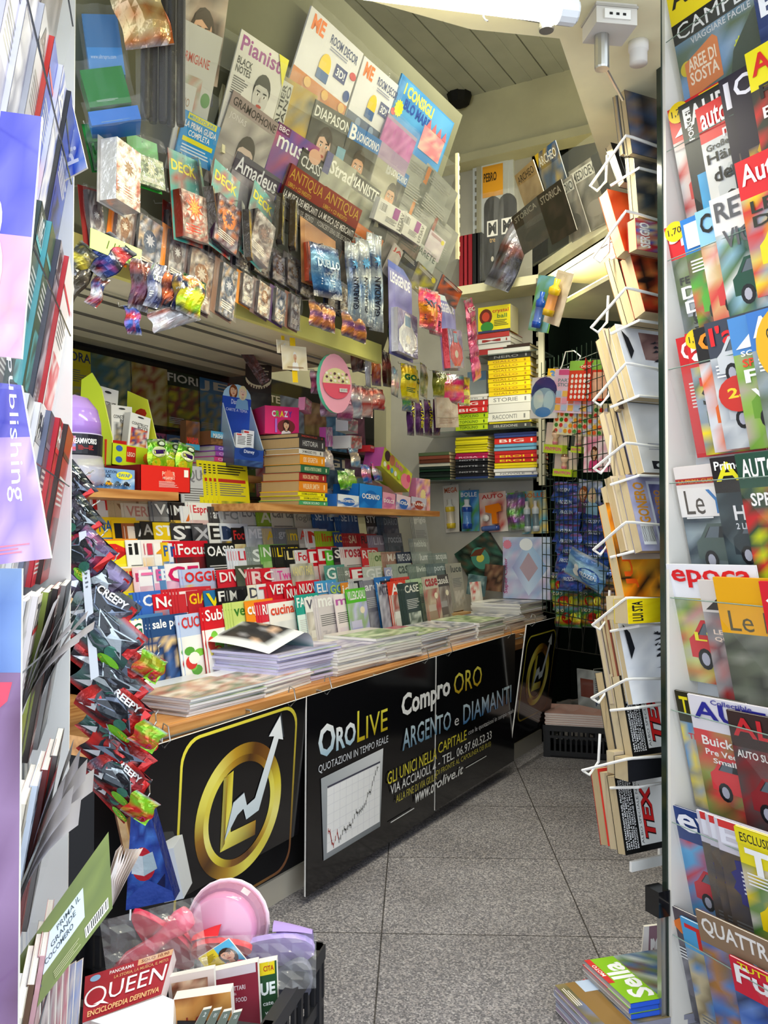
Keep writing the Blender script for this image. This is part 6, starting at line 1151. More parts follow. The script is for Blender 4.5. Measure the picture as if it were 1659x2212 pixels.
sheet('red sticker sheet full of small cartoon shapes, with green header', (1232, 780), (1318, 776), (1244, 866), lambda A: (A.rect(0, 0, 1, 1, 'd83a20'), A.rect(0, .76, 1, 1, '8ac048'), A.star(.45, .84, .2, 'd02820', 5, .45), A.text('DISCO', .3, .82, .62, .88, 'f0e8d0', .02), A.rect(.62, .06, 1, .7, 'f0b898'), [A.ell(.1 + .11*i, .1 + .13*j, .035, .05, 'f0e8e0') for i in range(5) for j in range(5)]), .17)
sheet('gold and white fruit sticker sheet below the pink party sheet', (1200, 868), (1320, 872), (1204, 938), lambda A: (A.rect(0, 0, 1, 1, 'ece4b8'), [A.ell(.06 + .09*i, .12 + .17*j, .035, .065, ('d83020', 'e8a020', '3a8a30', 'c8c8e8', 'e86030')[(i * 3 + j * 2) % 5]) for i in range(11) for j in range(5)]), .13)
sheet('shiny pink sticker sheet hanging beside the wire book rack', (1262, 944), (1320, 940), (1286, 1020), lambda A: (A.photo(0, 0, 1, 1, 'f0b8c8 f4e0e4 e888a8 f8f0f0', 4, 5), A.person(.4, .55, .14, 'e8b890', '5a3020', 'd84880')), .16)
sheet('small yellow card with blue numeral behind the pink party sheet', (1184, 796), (1206, 796), (1186, 824), lambda A: (A.rect(0, 0, 1, 1, 'e8c020'), A.text('3', .25, .2, .75, .85, '3a80b8', .05)), .12)
for k, (tl, tr, bl, lab) in enumerate([((1182, 912), (1232, 914), (1184, 978), 'tiny doll in pale blister with lime base, upper left'), ((1244, 930), (1272, 932), (1246, 978), 'tiny doll in pale blister with lime base, upper right'), ((1200, 972), (1250, 974), (1202, 1028), 'tiny doll in pale blister with lime base, lower one')]):
    M, W, h = GH.put(tl, tr, bl, off=.1); r = thing('doll_blister', lab, 'toy doll', M, 'doll blisters'); mb = MB(); mb.box(0, 0, 0, W, .002, h, 'e0c8c0'); mb.box(W*.2, -.04, 0, W, 0, h*.28, 'b8d030'); A = Art(W, h); A.text('PINYPON', .26, .08, .96, .2, 'd84888', .03); mb.art(A, y=-.04); mb.build('card', 'print', r)
    mb = MB(); mb.X = T(W*.55, -.02, h*.28); mb.lathe([(.012, 0, '4a7a58'), (.015, .015, 'd86a90'), (.01, .035, 'd8a888'), (.02, .045, 'e8c0a0'), (.02, .06, 'e8c0a0'), (.012, .075, '6a4020'), (0, .078, '6a4020')], 12); mb.build('doll', 'gloss', r, smooth=True); mb = MB(); mb.box(W*.2, -.045, h*.25, W, -.001, h*.95, 'fff'); mb.build('clear_blister', 'acrylic', r)
sheet('pale blue eraser blister with domed navy header, left of the sticker sheets', (1150, 816), (1206, 812), (1148, 904), lambda A: (A.ell(.5, .62, .5, .38, '2a3a78'), A.ell(.5, .38, .5, .36, '88a8c0'), A.ell(.3, .45, .2, .24, 'b8d0d8'), A.ell(.7, .42, .2, .24, 'a8c8d8'), A.ell(.5, .15, .3, .12, '4a80c0')), .15, 'eraser_blister', 'toy pack', .012)
BH = Plane(F2.hit(1200, 640, .06), (-.45, -.89, 0))
def bub2(mb, W, h): bottle(.62, '1e50b8', '5a78c8', '2a5ac0', .06, .9)(mb, W, h)
M, W, h = BH.put((1164, 594), (1206, 598), (1160, 716)); r = thing('bubble_toy', 'blue bubble bottle on a green card hanging from the facet shelf rod', 'bubble toy', M); mb = MB(); mb.box(0, 0, 0, W*1.05, .003, h, '6aa048'); A = Art(W, h); A.photo(0, 0, 1, 1, '7ab8d8 6aa048 5a9040 88c0d8', 3, 5); mb.art(A); mb.build('card', 'print', r); mb = MB(); bub2(mb, W, h); mb.build('bottle', 'gloss', r, smooth=True); hookon(r, W, h, .05)
M, W, h = BH.put((1196, 586), (1232, 590), (1204, 700), off=.05); r = thing('bubble_toy', 'yellow bubble bottle on a pale card hanging from the facet shelf rod', 'bubble toy', M @ RY(6)); mb = MB(); mb.box(0, 0, 0, W, .003, h*1.05, 'd8c8b0'); A = Art(W, h); A.photo(0, 0, 1, 1, 'd8c8b0 c8b8a0 e8dcc8', 3, 5); mb.art(A); mb.build('card', 'print', r); mb = MB(); bottle(.45, 'e8c020', 'e8a060', 'f0d040', .15, 1.1)(mb, W, h); mb.build('bottle', 'gloss', r, smooth=True); hookon(r, W, h, .05)
mb = MB(); p = [GH.hit(*q, .14) for q in ((1254, 770), (1240, 758), (1222, 760), (1214, 790), (1204, 812))]; mb.tube(p, .003, 'e8e8e4', 5); mb.tube([GH.hit(1254, 770, .14), GH.hit(1244, 800, .14), GH.hit(1224, 824, .14)], .003, 'e8e8e4', 5); r = thing('looped_cord', 'white plastic cord looped over the sticker sheets', 'cord', Matrix()); mb.build('cord_loop', 'gloss', r)
# wire basket loops below the bags
r = thing('wire_hook_rack', 'thin dark wire hook rack below the candy bags', 'hook rack', GH.M(GH.hit(1200, 1400, .1))); mb = MB()
for i in range(4): mb.tube([(.0 + .09 * i, 0, .19), (.012 + .09 * i, 0, 0), (.03 + .09 * i, -.03, .01), (.035 + .09 * i, 0, .19)], .002, '2a2a28', 4)
mb.tube([(0, 0, 0), (.32, 0, 0)], .002, '2a2a28', 4); mb.build('wires', 'dark_metal', r)
# ---- crate on the floor by the counter end
def crate(name, label, M, W, D, h, t=.012, solid=False):
    r = thing(name, label, 'crate', M)
    def wall(L):
        mb = MB(); mb.box(0, 0, 0, L, t, h * .2, '1a1a1e'); mb.box(0, -.008, h - .03, L, t + .004, h, '222226')
        n = int(L / .026)
        for i in range(n + 1): mb.box(L * i / n - .005, .002, h * .2, L * i / n + .005, t - .002, h * .62, '1a1a1e')
        mb.box(0, 0, h * .6, L, t, h * .68, '1e1e22')
        for i in range(n * 2 // 3 + 1): x = L * i / (n * 2 // 3); mb.box(x - .006, .002, h * .68, x + .006, t - .002, h - .03, '1a1a1e')
        mb.box(0, -.004, 0, .03, t, h, '1e1e22'); mb.box(L - .03, -.004, 0, L, t, h, '1e1e22'); return mb
    for L, m in ((W, Matrix()), (D, T(0, D, 0) @ RZ(-90)), (W, T(W, D, 0) @ RZ(180)), (D, T(W, 0, 0) @ RZ(90))):
        o = wall(L).build('lattice_wall', 'matte_plastic', r); o.matrix_local = m
    mb = MB(); mb.box(0, 0, 0, W, D, .01, '1a1a1e'); mb.build('base', 'matte_plastic', r); return r
a, b = onfloor = (Plane((0, 0, 0), (0, 0, 1), up=(0, 1, 0)).hit(1150, 1633), Plane((0, 0, 0), (0, 0, 1), up=(0, 1, 0)).hit(1300, 1643))
d = b - a; MCR = T(a.x + .06, a.y + .02, 0) @ Matrix.Rotation(math.atan2(d.y, d.x), 4, 'Z'); WC = d.length
crate('plastic_crate', 'black lattice plastic crate on the floor beyond the counter banner', MCR, WC, .28, .17)
zz = .15
for k in range(6):
    mg = mag_mesh('crp', WC * .98, .27, .011, lambda A: cover_art(A, '', 'e8b060', 'c83030', 'full', 'e8a050 f0c890 d87848 f0e0d0'), back='d8a8a0', edge='e8dcd8')
    mag('comic_magazine', f'orange-covered magazine, {place_of(k, 6)} of the pile on the floor crate', 'magazine', MCR @ T(.006 - .004 * (k % 2), .27, .171 + .0115 * k) @ RX(90) @ T(0, 0, 0), mg, 'pile on the floor crate')
c = thing('clear_bag', 'crumpled clear plastic bag on the magazine pile on the floor crate', 'plastic bag', MCR @ T(.05, .05, .245)); mb = MB(); mb.grid(lambda u, v: (u * .3, v * .2, .05 * math.sin(math.pi * u) * math.sin(math.pi * v) + .012 * math.sin(u * 17 + v * 9)), 9, 7, lambda i, j: 'fff'); mb.build('film', 'film', c)
NPQ = Plane(PC.P + PC.n * .22, PC.n)
sheet('wrapped newspaper in a clear sleeve standing by the dark wall', (1246, 1444), (1318, 1454), (1240, 1520), lambda A: (A.photo(0, 0, 1, 1, '8a8c8c a0a4a4 787a7c', 4, 4), A.rect(.1, .25, .5, .75, '6a3a30'), A.lines(.56, .3, .95, .8, 6, '4a4c50'), A.text('POL', .55, .06, .95, .2, '2a3a5a', .01)), .05, 'newspaper', 'newspaper', .006, pl=NPQ)
# ---------------------------------------------------------------- fittings under the soffit
SO = Plane((0, 0, 2.32), (0, 0, -1), up=(0, 1, 0))
def so(px, py, z): return Plane((0, 0, z), (0, 0, -1), up=(0, 1, 0)).hit(px, py)
a, b = so(780, -32, 2.25), so(1205, 22, 2.25); d = (b - a)
tl_ = thing('tube_lamp', 'glowing fluorescent tube lamp under the soffit over the doorway', 'lamp', T(*a)); mb = MB(); mb.tube([(0, 0, 0), d], .024, 'fff', 14); mb.build('tube', 'tube', tl_)
mb = MB(); e = d.normalized(); mb.tube([d, d + e * .035], .027, 'd8dce0', 14); mb.tube([d + e * .035, d + e * .04], .022, 'c8ccd0', 14); mb.build('end_cap', 'gloss', tl_)
mb = MB(); mb.tube([V((0, 0, .045)), d + V((0, 0, .045))], .03, '999', 8); mb.build('batten', 'fascia_paint', tl_)
def rod2(lab, p0, p1, z, mount):
    a, b = so(*p0, z), so(*p1, z); r = thing('hanging_rod', lab, 'rod', T(*a)); mb = MB(); mb.tube([(0, 0, 0), b - a], .004, 'ccc'); mb.build('rod', 'steel', r)
    q = (b - a) if mount else V((0, 0, 0)); mb = MB(); mb.X = T(q.x, q.y, -.018); mb.lathe([(.015, 0, 'b8b0a0'), (.016, .004, 'a8a090'), (.016, 2.32 - z + .018, 'a8a090')], 14); mb.build('mount', 'steel', r); return r
r = rod2('thin steel rod with ring hooks below the tube lamp', (800, -18), (1180, 48), 2.24, True)
mb = MB(); q = so(1056, 24, 2.24) - so(800, -18, 2.24); mb.tube([q + V((0, 0, .018)) + V((.012 * math.cos(t), 0, .018 * math.sin(t) - .02)) for t in [i * .5 for i in range(10)]], .002, 'c8c080', 5); mb.build('ring_hook', 'steel', r)
rod2('short steel rod running behind the wire book rack', (1300, 132), (1345, 215), 2.22, False)
a = so(1275, 60, 2.32); sb = thing('socket_box', 'dusty white electrical junction box with socket on the soffit', 'electrical box', T(*so(1316, 30, 2.32)) @ RZ(38) @ Matrix.Scale(.82, 4))
mb = MB(); mb.box(-.055, -.05, -.055, .055, .05, 0, 'c8c4bc'); mb.box(-.058, -.053, -.012, .058, .053, -.006, 'aaa69e'); mb.build('body', 'matte', sb)
mb = MB(); mb.box(-.035, -.056, -.045, .035, -.05, -.02, 'e4e2dc'); [mb.box(x - .004, -.0575, -.036, x + .004, -.056, -.03, '222') for x in (-.018, 0, .018)]; mb.build('socket', 'matte', sb)
r = thing('pipe_stub', 'white plastic pipe stub hanging down at the soffit corner', 'pipe', T(*so(1379, 92, 2.32))); mb = MB(); mb.lathe([(.02, -.05, 'd8d4cc'), (.02, -.02, 'dcd8d0'), (.023, -.018, 'e4e0d8'), (.023, 0, 'e4e0d8')], 16); mb.build('pipe', 'matte', r, smooth=True)
r = thing('cable_fitting', 'small black lump of cable fitting at the far ceiling corner', 'fitting', T(*Plane((0, 4.7, 0), (0, -1, 0)).hit(992, 200))); mb = MB(); mb.lathe([(0, -.1, '111'), (.06, -.07, '151515'), (.08, 0, '151515'), (.05, .08, '111'), (0, .1, '111')], 10); mb.build('body', 'matte', r)
# ---------------------------------------------------------------- helper: a thing whose outline is four corners on a plane
def K(wx, wd, z=0): return V((wx * .8660254 - wd * .5, wx * .5 + wd * .8660254, z))     # from metres right of / ahead of the doorway axis
VN = K(0, -1)
def facing(d): return Plane(K(0, d), VN)
def quad(name, label, cat, pts, pl, t, draw=None, col='ddd', group=None, mats='print', off=0, W=.2, h=.28, part='cover', side=None, back=True):
    """corners in the photo: upper left, upper right, lower right, lower left"""
    if isinstance(pl, list):                      # a plane leaning between different depths: three corners fix it
        a, b, c = pl[0].hit(*pts[0]), pl[1].hit(*pts[1]), pl[3].hit(*pts[3]); n_ = (b - a).cross(c - a).normalized(); pl = Plane(a, n_ if n_.dot(CAM - a) > 0 else -n_)
    pl = [pl] * 4
    q = [p.hit(*c, off) for p, c in zip(pl, pts)]; base = (q[2] + q[3]) / 2; n = (q[1] - q[3]).cross(q[0] - q[2]).normalized()
    if n.dot(CAM - base) < 0: n = -n
    r = thing(name, label, cat, T(*base), group); q = [p - base for p in q]; mb = MB()
    f = lambda u, v: (q[3] * (1 - u) + q[2] * u) * (1 - v) + (q[0] * (1 - u) + q[1] * u) * v
    mb.face([q[3], q[2], q[1], q[0]], col)
    A = Art(1, 1); A.w, A.h = W, h
    if draw:
        draw(A)
        for k, (p, c) in enumerate(A.it): mb.face([f(a / W, b / h) + n * (.0002 * (1 + A.ly[k])) for a, b in p], c)
    mb.build(part, mats, r)
    mb = MB(); s_ = [p - n * t for p in q]
    for i in range(4): j = (i + 1) % 4; mb.face([q[i], q[j], s_[j], s_[i]], side or 'e8e4dc')
    mb.face(s_, col); mb.build('pages' if part == 'cover' else 'body', 'paper_edges' if part == 'cover' else mats, r); return r
# ---------------------------------------------------------------- wire rack of comic books beside the right post
CP = Plane((-.576, 2.266, 0), azn(33))
cr = thing('wire_book_rack', 'white wire rack full of comic books beside the dark green door post', 'book rack', CP.M(V((-.50, 2.33, .30))))
def wires(pts, name='wire_pocket'):
    mb = MB(); mb.tube(pts, .0038, 'e8e6e2', 6); o = mb.build(name, 'white_wire'); o.parent = cr; o.matrix_parent_inverse = cr.matrix_world.inverted()
for y1, tip in ((293, (1275, 402)), (456, (1281, 556)), (622, (1277, 708)), (785, (1282, 866)), (957, (1283, 1012)), (1128, (1282, 1188)), (1292, (1280, 1350)), (1468, (1278, 1508)), (1640, (1258, 1664))):
    a = CP.hit(1352, y1, .07); b = a + CP.u * .20 + V((0, 0, -.012)); t0 = CP.hit(*tip, -.06); t1 = t0 + V((.015, .01, -.012))
    wires([b, a + CP.u * .02, a, a + (t0 - a) * .1, t0, t1, t1 + CP.u * .03 + V((0, 0, .03)), t1 + CP.u * .035 + V((0, 0, .10))])
    a2 = CP.hit(1380, y1 + (70 if y1 < 1100 else 60), .06); wires([a2 + CP.u * .2, a2, a2 - CP.n * .08 - CP.u * .02 + V((0, 0, -.02))], 'bottom_wire')
mb = MB(); mb.tube([CP.hit(1425, 120, -.10), CP.hit(1425, 1860, -.10)], .006, 'e0deda'); o = mb.build('back_rod', 'white_wire'); o.parent = cr; o.matrix_parent_inverse = cr.matrix_world.inverted()
mb = MB(); a = CP.hit(1362, 1857, .03); mb.X = CP.M(a); mb.box(0, -.004, -.03, .16, .004, -.005, 'd8dce0'); mb.X = Matrix(); o = mb.build('bottom_bracket', 'white_wire'); o.parent = cr; o.matrix_parent_inverse = cr.matrix_world.inverted()
def comic(px, py, h, w, lean, books, where, o0=.06):
    """books from the front backwards: (thickness, cover colour, palette, title, letters, label, page colour)"""
    q = CP.hit(px, py, o0); y = 0
    for i, (t, col, pal, title, fg, lab) in enumerate(books):
        def draw(A):
            if pal: A.photo(0, 0, 1, 1, pal, 4, 6)
            else: A.rect(0, 0, 1, 1, col)
            if title == 'TEX': A.rect(0, 0, .3, 1, '141414'); [A.text(s_, .03 + .037 * j, .06, .057 + .037 * j, .94, 'f0f0f0', .02, rot=90) for j, s_ in enumerate(('UNA PIANTAGIONE NEL PROFONDO', 'UN LUMINOSO MAZZO DI CARTE', 'UN MISTERIOSO METRAGGIO', 'UNA BELLA FRONTE E UN UGUALE', 'INTRIGHI DELITTI E MASSIMO', 'MAGICO TEXONE DI MASTER'))]; A.rect(.28, .08, 1, .94, 'ecebe8'); A.text('ALBO SPECIALE N.30', .3, .1, .34, .9, '333', 0, rot=90); A.text('TEX', .37, .14, .56, .86, '1a1010', .07, rot=90, shear=.2); A.text('TEX', .375, .16, .555, .84, 'd82020', .03, rot=90, shear=.2)
            elif title == 'INK':
                rr = random.Random(int(px)); [A.add([(.55 + .25 * rr.random(), y_ / 16), (.62 + .3 * rr.random(), y_ / 16 + .05), (.6 + .2 * rr.random(), y_ / 16 + .02)], '2a2c34') for y_ in range(3, 13) for _ in range(3)]; A.add([(.1, .5), (.2, .62), (.16, .8), (.05, .9)], '1e2026')
            elif title == 'LOGO': A.rect(.2, .05, .5, .16, '2a2a30'); A.ell(.35, .1, .08, .03, 'e8e8e8'); A.lines(.2, .3, .8, .4, 3, '9a9aa4')
            elif title == 'LINES': [A.rect(.1 + .09 * j, .12, .116 + .09 * j, .9 - .07 * (j % 3), '8a8a8a') for j in range(9)]
            elif title: A.text(title, .08, .1, .3, .9, fg, .03, rot=90)
            if title == 'DRAGONERO': A.rect(.36, .08, .95, .92, 'd8dce8'); A.photo(.4, .12, .92, .88, '4a4a78 8a88b8 6a6898', 3, 4); A.text('DRAGONERO', .46, .2, .6, .8, 'c8882a', .03, rot=90); A.bars(.06, .08, .3, .34)
        yy = y
        mb = MB(); e = .0012; mb.box(0, 0, 0, w, e, h, col); mb.box(0, t - e, 0, w, t, h, mixc(col, '222222', .3)); mb.box(w - e, 0, 0, w, t, h, col)
        if i == 0: A = Art(w, h); draw(A); mb.art(A)
        M = CP.M(q) @ T(.004 * (i % 2), 0, 0) @ RX(-lean) @ T(0, yy, .008 * (i % 3))
        r = thing('comic_book', lab, 'comic book', M, where); mb.build('cover', 'print', r)
        mb = MB(); mb.box(.001, e, .001, w - e, t - e, h - .001, ('b8a684', 'c0b090', 'b09c78')[i % 3]); mb.build('pages', 'paper_edges', r); y += t + .0008
def more(n, t, cols, lab): return [(t, cols[i % len(cols)], '', '', '', f'{nth(i)} comic book behind {lab}') for i in range(n)]
G = 'comic books in the wire rack'
comic(1366, 330, .235, .17, 9, [(.018, '26282e', '4a5a78 8a6a50 32343c 9a8468 5a6a88', '', '', 'dark comic book with mountain and rider, topmost in the wire rack')] + more(2, .012, ['3a3a40', '888'], 'the mountain comic at the rack top'), G)
comic(1380, 468, .165, .17, 6, [(.02, '26282e', '4a545c 8a7c64 2e3036 a8946c 5a5248', '', '', 'dark comic book with horseman and barcode, below the mountain comic')] + more(1, .014, ['aaa'], 'the horseman comic'), G)
comic(1348, 392, .13, .14, 22, [(.022, '1c1a1c', '', 'LINES', 'e0e0e0', 'black comic book with white rotated lines left of the dark western comics')], G, .01)
comic(1376, 538, .08, .15, 4, [(.03, 'b02028', '2a58b0 d8c8a0 b02028 c03038', 'SERGIO', 'f0e8e0', 'red and blue comic book low in the second pocket')], G, .08)
comic(1350, 541, .19, .17, 20, [(.034, 'd84a1c', 'd84a1c e05a28 c84018', '', '', 'bright orange thick comic book in the second pocket')], G, .04)
comic(1394, 672, .17, .17, 18, [(.04, 'a83020', '2a1a18 c84a28 a82818 e08040 181414', '', '', 'comic book with fiery red and black cover, third pocket')], G, .08)
comic(1372, 690, .20, .17, 20, [(.03, '1c1812', '', '3 GRANDI STAR COMICS', 'e8d020', 'black comic book with yellow rotated title, third pocket')] + more(1, .02, ['8a6a40'], 'the black and yellow comic'), G, .03)
comic(1412, 846, .17, .16, 18, [(.03, '7a5a58', '8a6a68 a88880 6a4a4a', '', '', 'brownish-pink comic book at the right of the fourth pocket')], G, .04)
comic(1372, 856, .21, .17, 20, [(.024, 'd8dae2', 'e4e6ee eef0f6 dcdee8', 'INK', '', 'pale comic book with ink horse drawing, fourth pocket')] + more(3, .02, ['2a2a30', 'c8b8a8', '5a4a40'], 'the pale horse comic'), G, .05)
comic(1392, 1020, .20, .17, 18, [(.026, 'dcdad8', 'e8e6e4 f0eeec e0dedc', 'LOGO', '', 'plain whitish comic book with small barcode, fifth pocket')] + more(4, .02, ['8a88b0', '2a2a34', 'c8b8a8', 'b8a898'], 'the plain whitish comic'), G, .06)
comic(1388, 1190, .20, .17, 17, [(.028, '8886a8', 'a09ec0 b8b6d0 9290b0', 'DRAGONERO', 'c8882a', 'lilac-grey fantasy comic book with golden title, sixth pocket')] + more(3, .024, ['c8b8a8', 'd8c8b0', 'c0b0a0'], 'the lilac fantasy comic'), G, .08)
comic(1350, 1292, .25, .18, 16, [(.03, 'f09818', 'f09818 181410 e88010 201810 f0a828', 'JULIA', 'e05818', 'orange and black comic book with barge scene, seventh pocket')], G, .03)
comic(1358, 1348, .06, .16, 4, [(.05, 'f0d818', 'f0d818 e8c810', 'LUI STA', '222', 'yellow comic book end showing below the orange barge comic')] + more(1, .03, ['d8c8a8'], 'the yellow comic'), G, .08)
comic(1408, 1512, .20, .16, 15, [(.02, 'a8b0b8', 'a8b4c0 6a5a48 b8c0c8', '', '', 'grey-blue comic book with crowd photo, eighth pocket')], G, .04)
comic(1368, 1522, .22, .17, 15, [(.02, 'd8dce4', 'eceef2 f8f8fa e4e6ec', 'INK', '', 'white comic book with black ink sketch, eighth pocket')] + more(4, .016, ['6a3a30', '8a4a38', '2a2a30', 'b8a898'], 'the white ink-sketch comic'), G, .05)
comic(1368, 1636, .20, .19, 14, [(.03, '141414', '', 'TEX', 'd82020', 'black and white comic book with red title, ninth pocket')] + more(2, .03, ['c8b8a0', '2a2a2a'], 'the ninth-pocket red-title comic'), G, .05)
comic(1358, 1690, .055, .17, 3, [(.05, '1c1c20', '', '', '', 'black comic book end low in the tenth pocket')] + more(1, .03, ['c8b8a0'], 'the tenth-pocket black comic'), G, .07)
comic(1352, 1848, .19, .19, 12, [(.03, '141414', '', 'TEX', 'd82020', 'black and white comic book with red title, bottom pocket')] + more(2, .03, ['c8b090', 'd03028'], 'the bottom-pocket red-title comic'), G, .03)
# ---------------------------------------------------------------- right door with clear pockets of motoring magazines
RD = Plane((-.47, 2.15, 0), (-.588, -.809, 0)); RP = RD.P - RD.n * .085; RD.P = RP
dr = thing('display_door', 'open white door with dark green edge post and clear pockets of motoring magazines', 'door', RD.M(RP))
mb = MB(); mb.box(.0, .0, .03, .62, .035, 2.9, '999'); mb.build('door_panel', 'white_panel', dr)
mb = MB(); mb.box(-.010, -.09, .02, .006, .04, 2.9, '1e3028', front='16241e', left='2a4038'); mb.build('edge_post', 'gloss', dr)
mb = MB(); mb.box(.006, -.086, .03, .016, .0, 2.9, 'd8d4cc'); mb.build('side_batten', 'matte', dr)
EZ = [2.372, 2.108, 1.846, 1.586, 1.316, 1.046, .783, .521, .26]
for z in EZ + [2.63]:
    mb = MB(); mb.face([(.02, -.085, z), (.62, -.085, z), (.62, -.025, z - .2), (.02, -.025, z - .2)], 'fff'); mb.face([(.02, -.085, z), (.02, -.025, z - .2), (.02, 0, z - .2), (.02, -.01, z - .02)], 'fff'); mb.face([(.02, -.025, z - .2), (.62, -.025, z - .2), (.62, 0, z - .2), (.02, 0, z - .2)], 'fff'); mb.build('clear_pocket', 'acrylic', dr)
    mb = MB(); mb.tube([(.02, -.086, z), (.62, -.086, z)], .0014, '7a9088', 4); mb.build('pocket_edge', 'gloss', dr)
    mb = MB(); mb.prism([(.0, z - .2), (.012, z - .2), (.012, z - .02), (.0, z - .1)], -.05, -.012, 'd8cdb8'); mb.build('side_cheek', 'matte', dr)
mb = MB(); mb.box(-.035, -.12, .30, .012, -.08, .36, '141416'); mb.build('latch_knob', 'gloss', dr); mb = MB(); mb.box(-.012, -.105, .03, .002, -.088, .30, '8a8078'); mb.build('latch_bar', 'steel', dr)
def dp(z, off, lean): n = RD.n * math.cos(math.radians(lean)) + V((0, 0, -math.sin(math.radians(lean)))); return Plane(RP + RD.n * off + V((0, 0, z)), n)
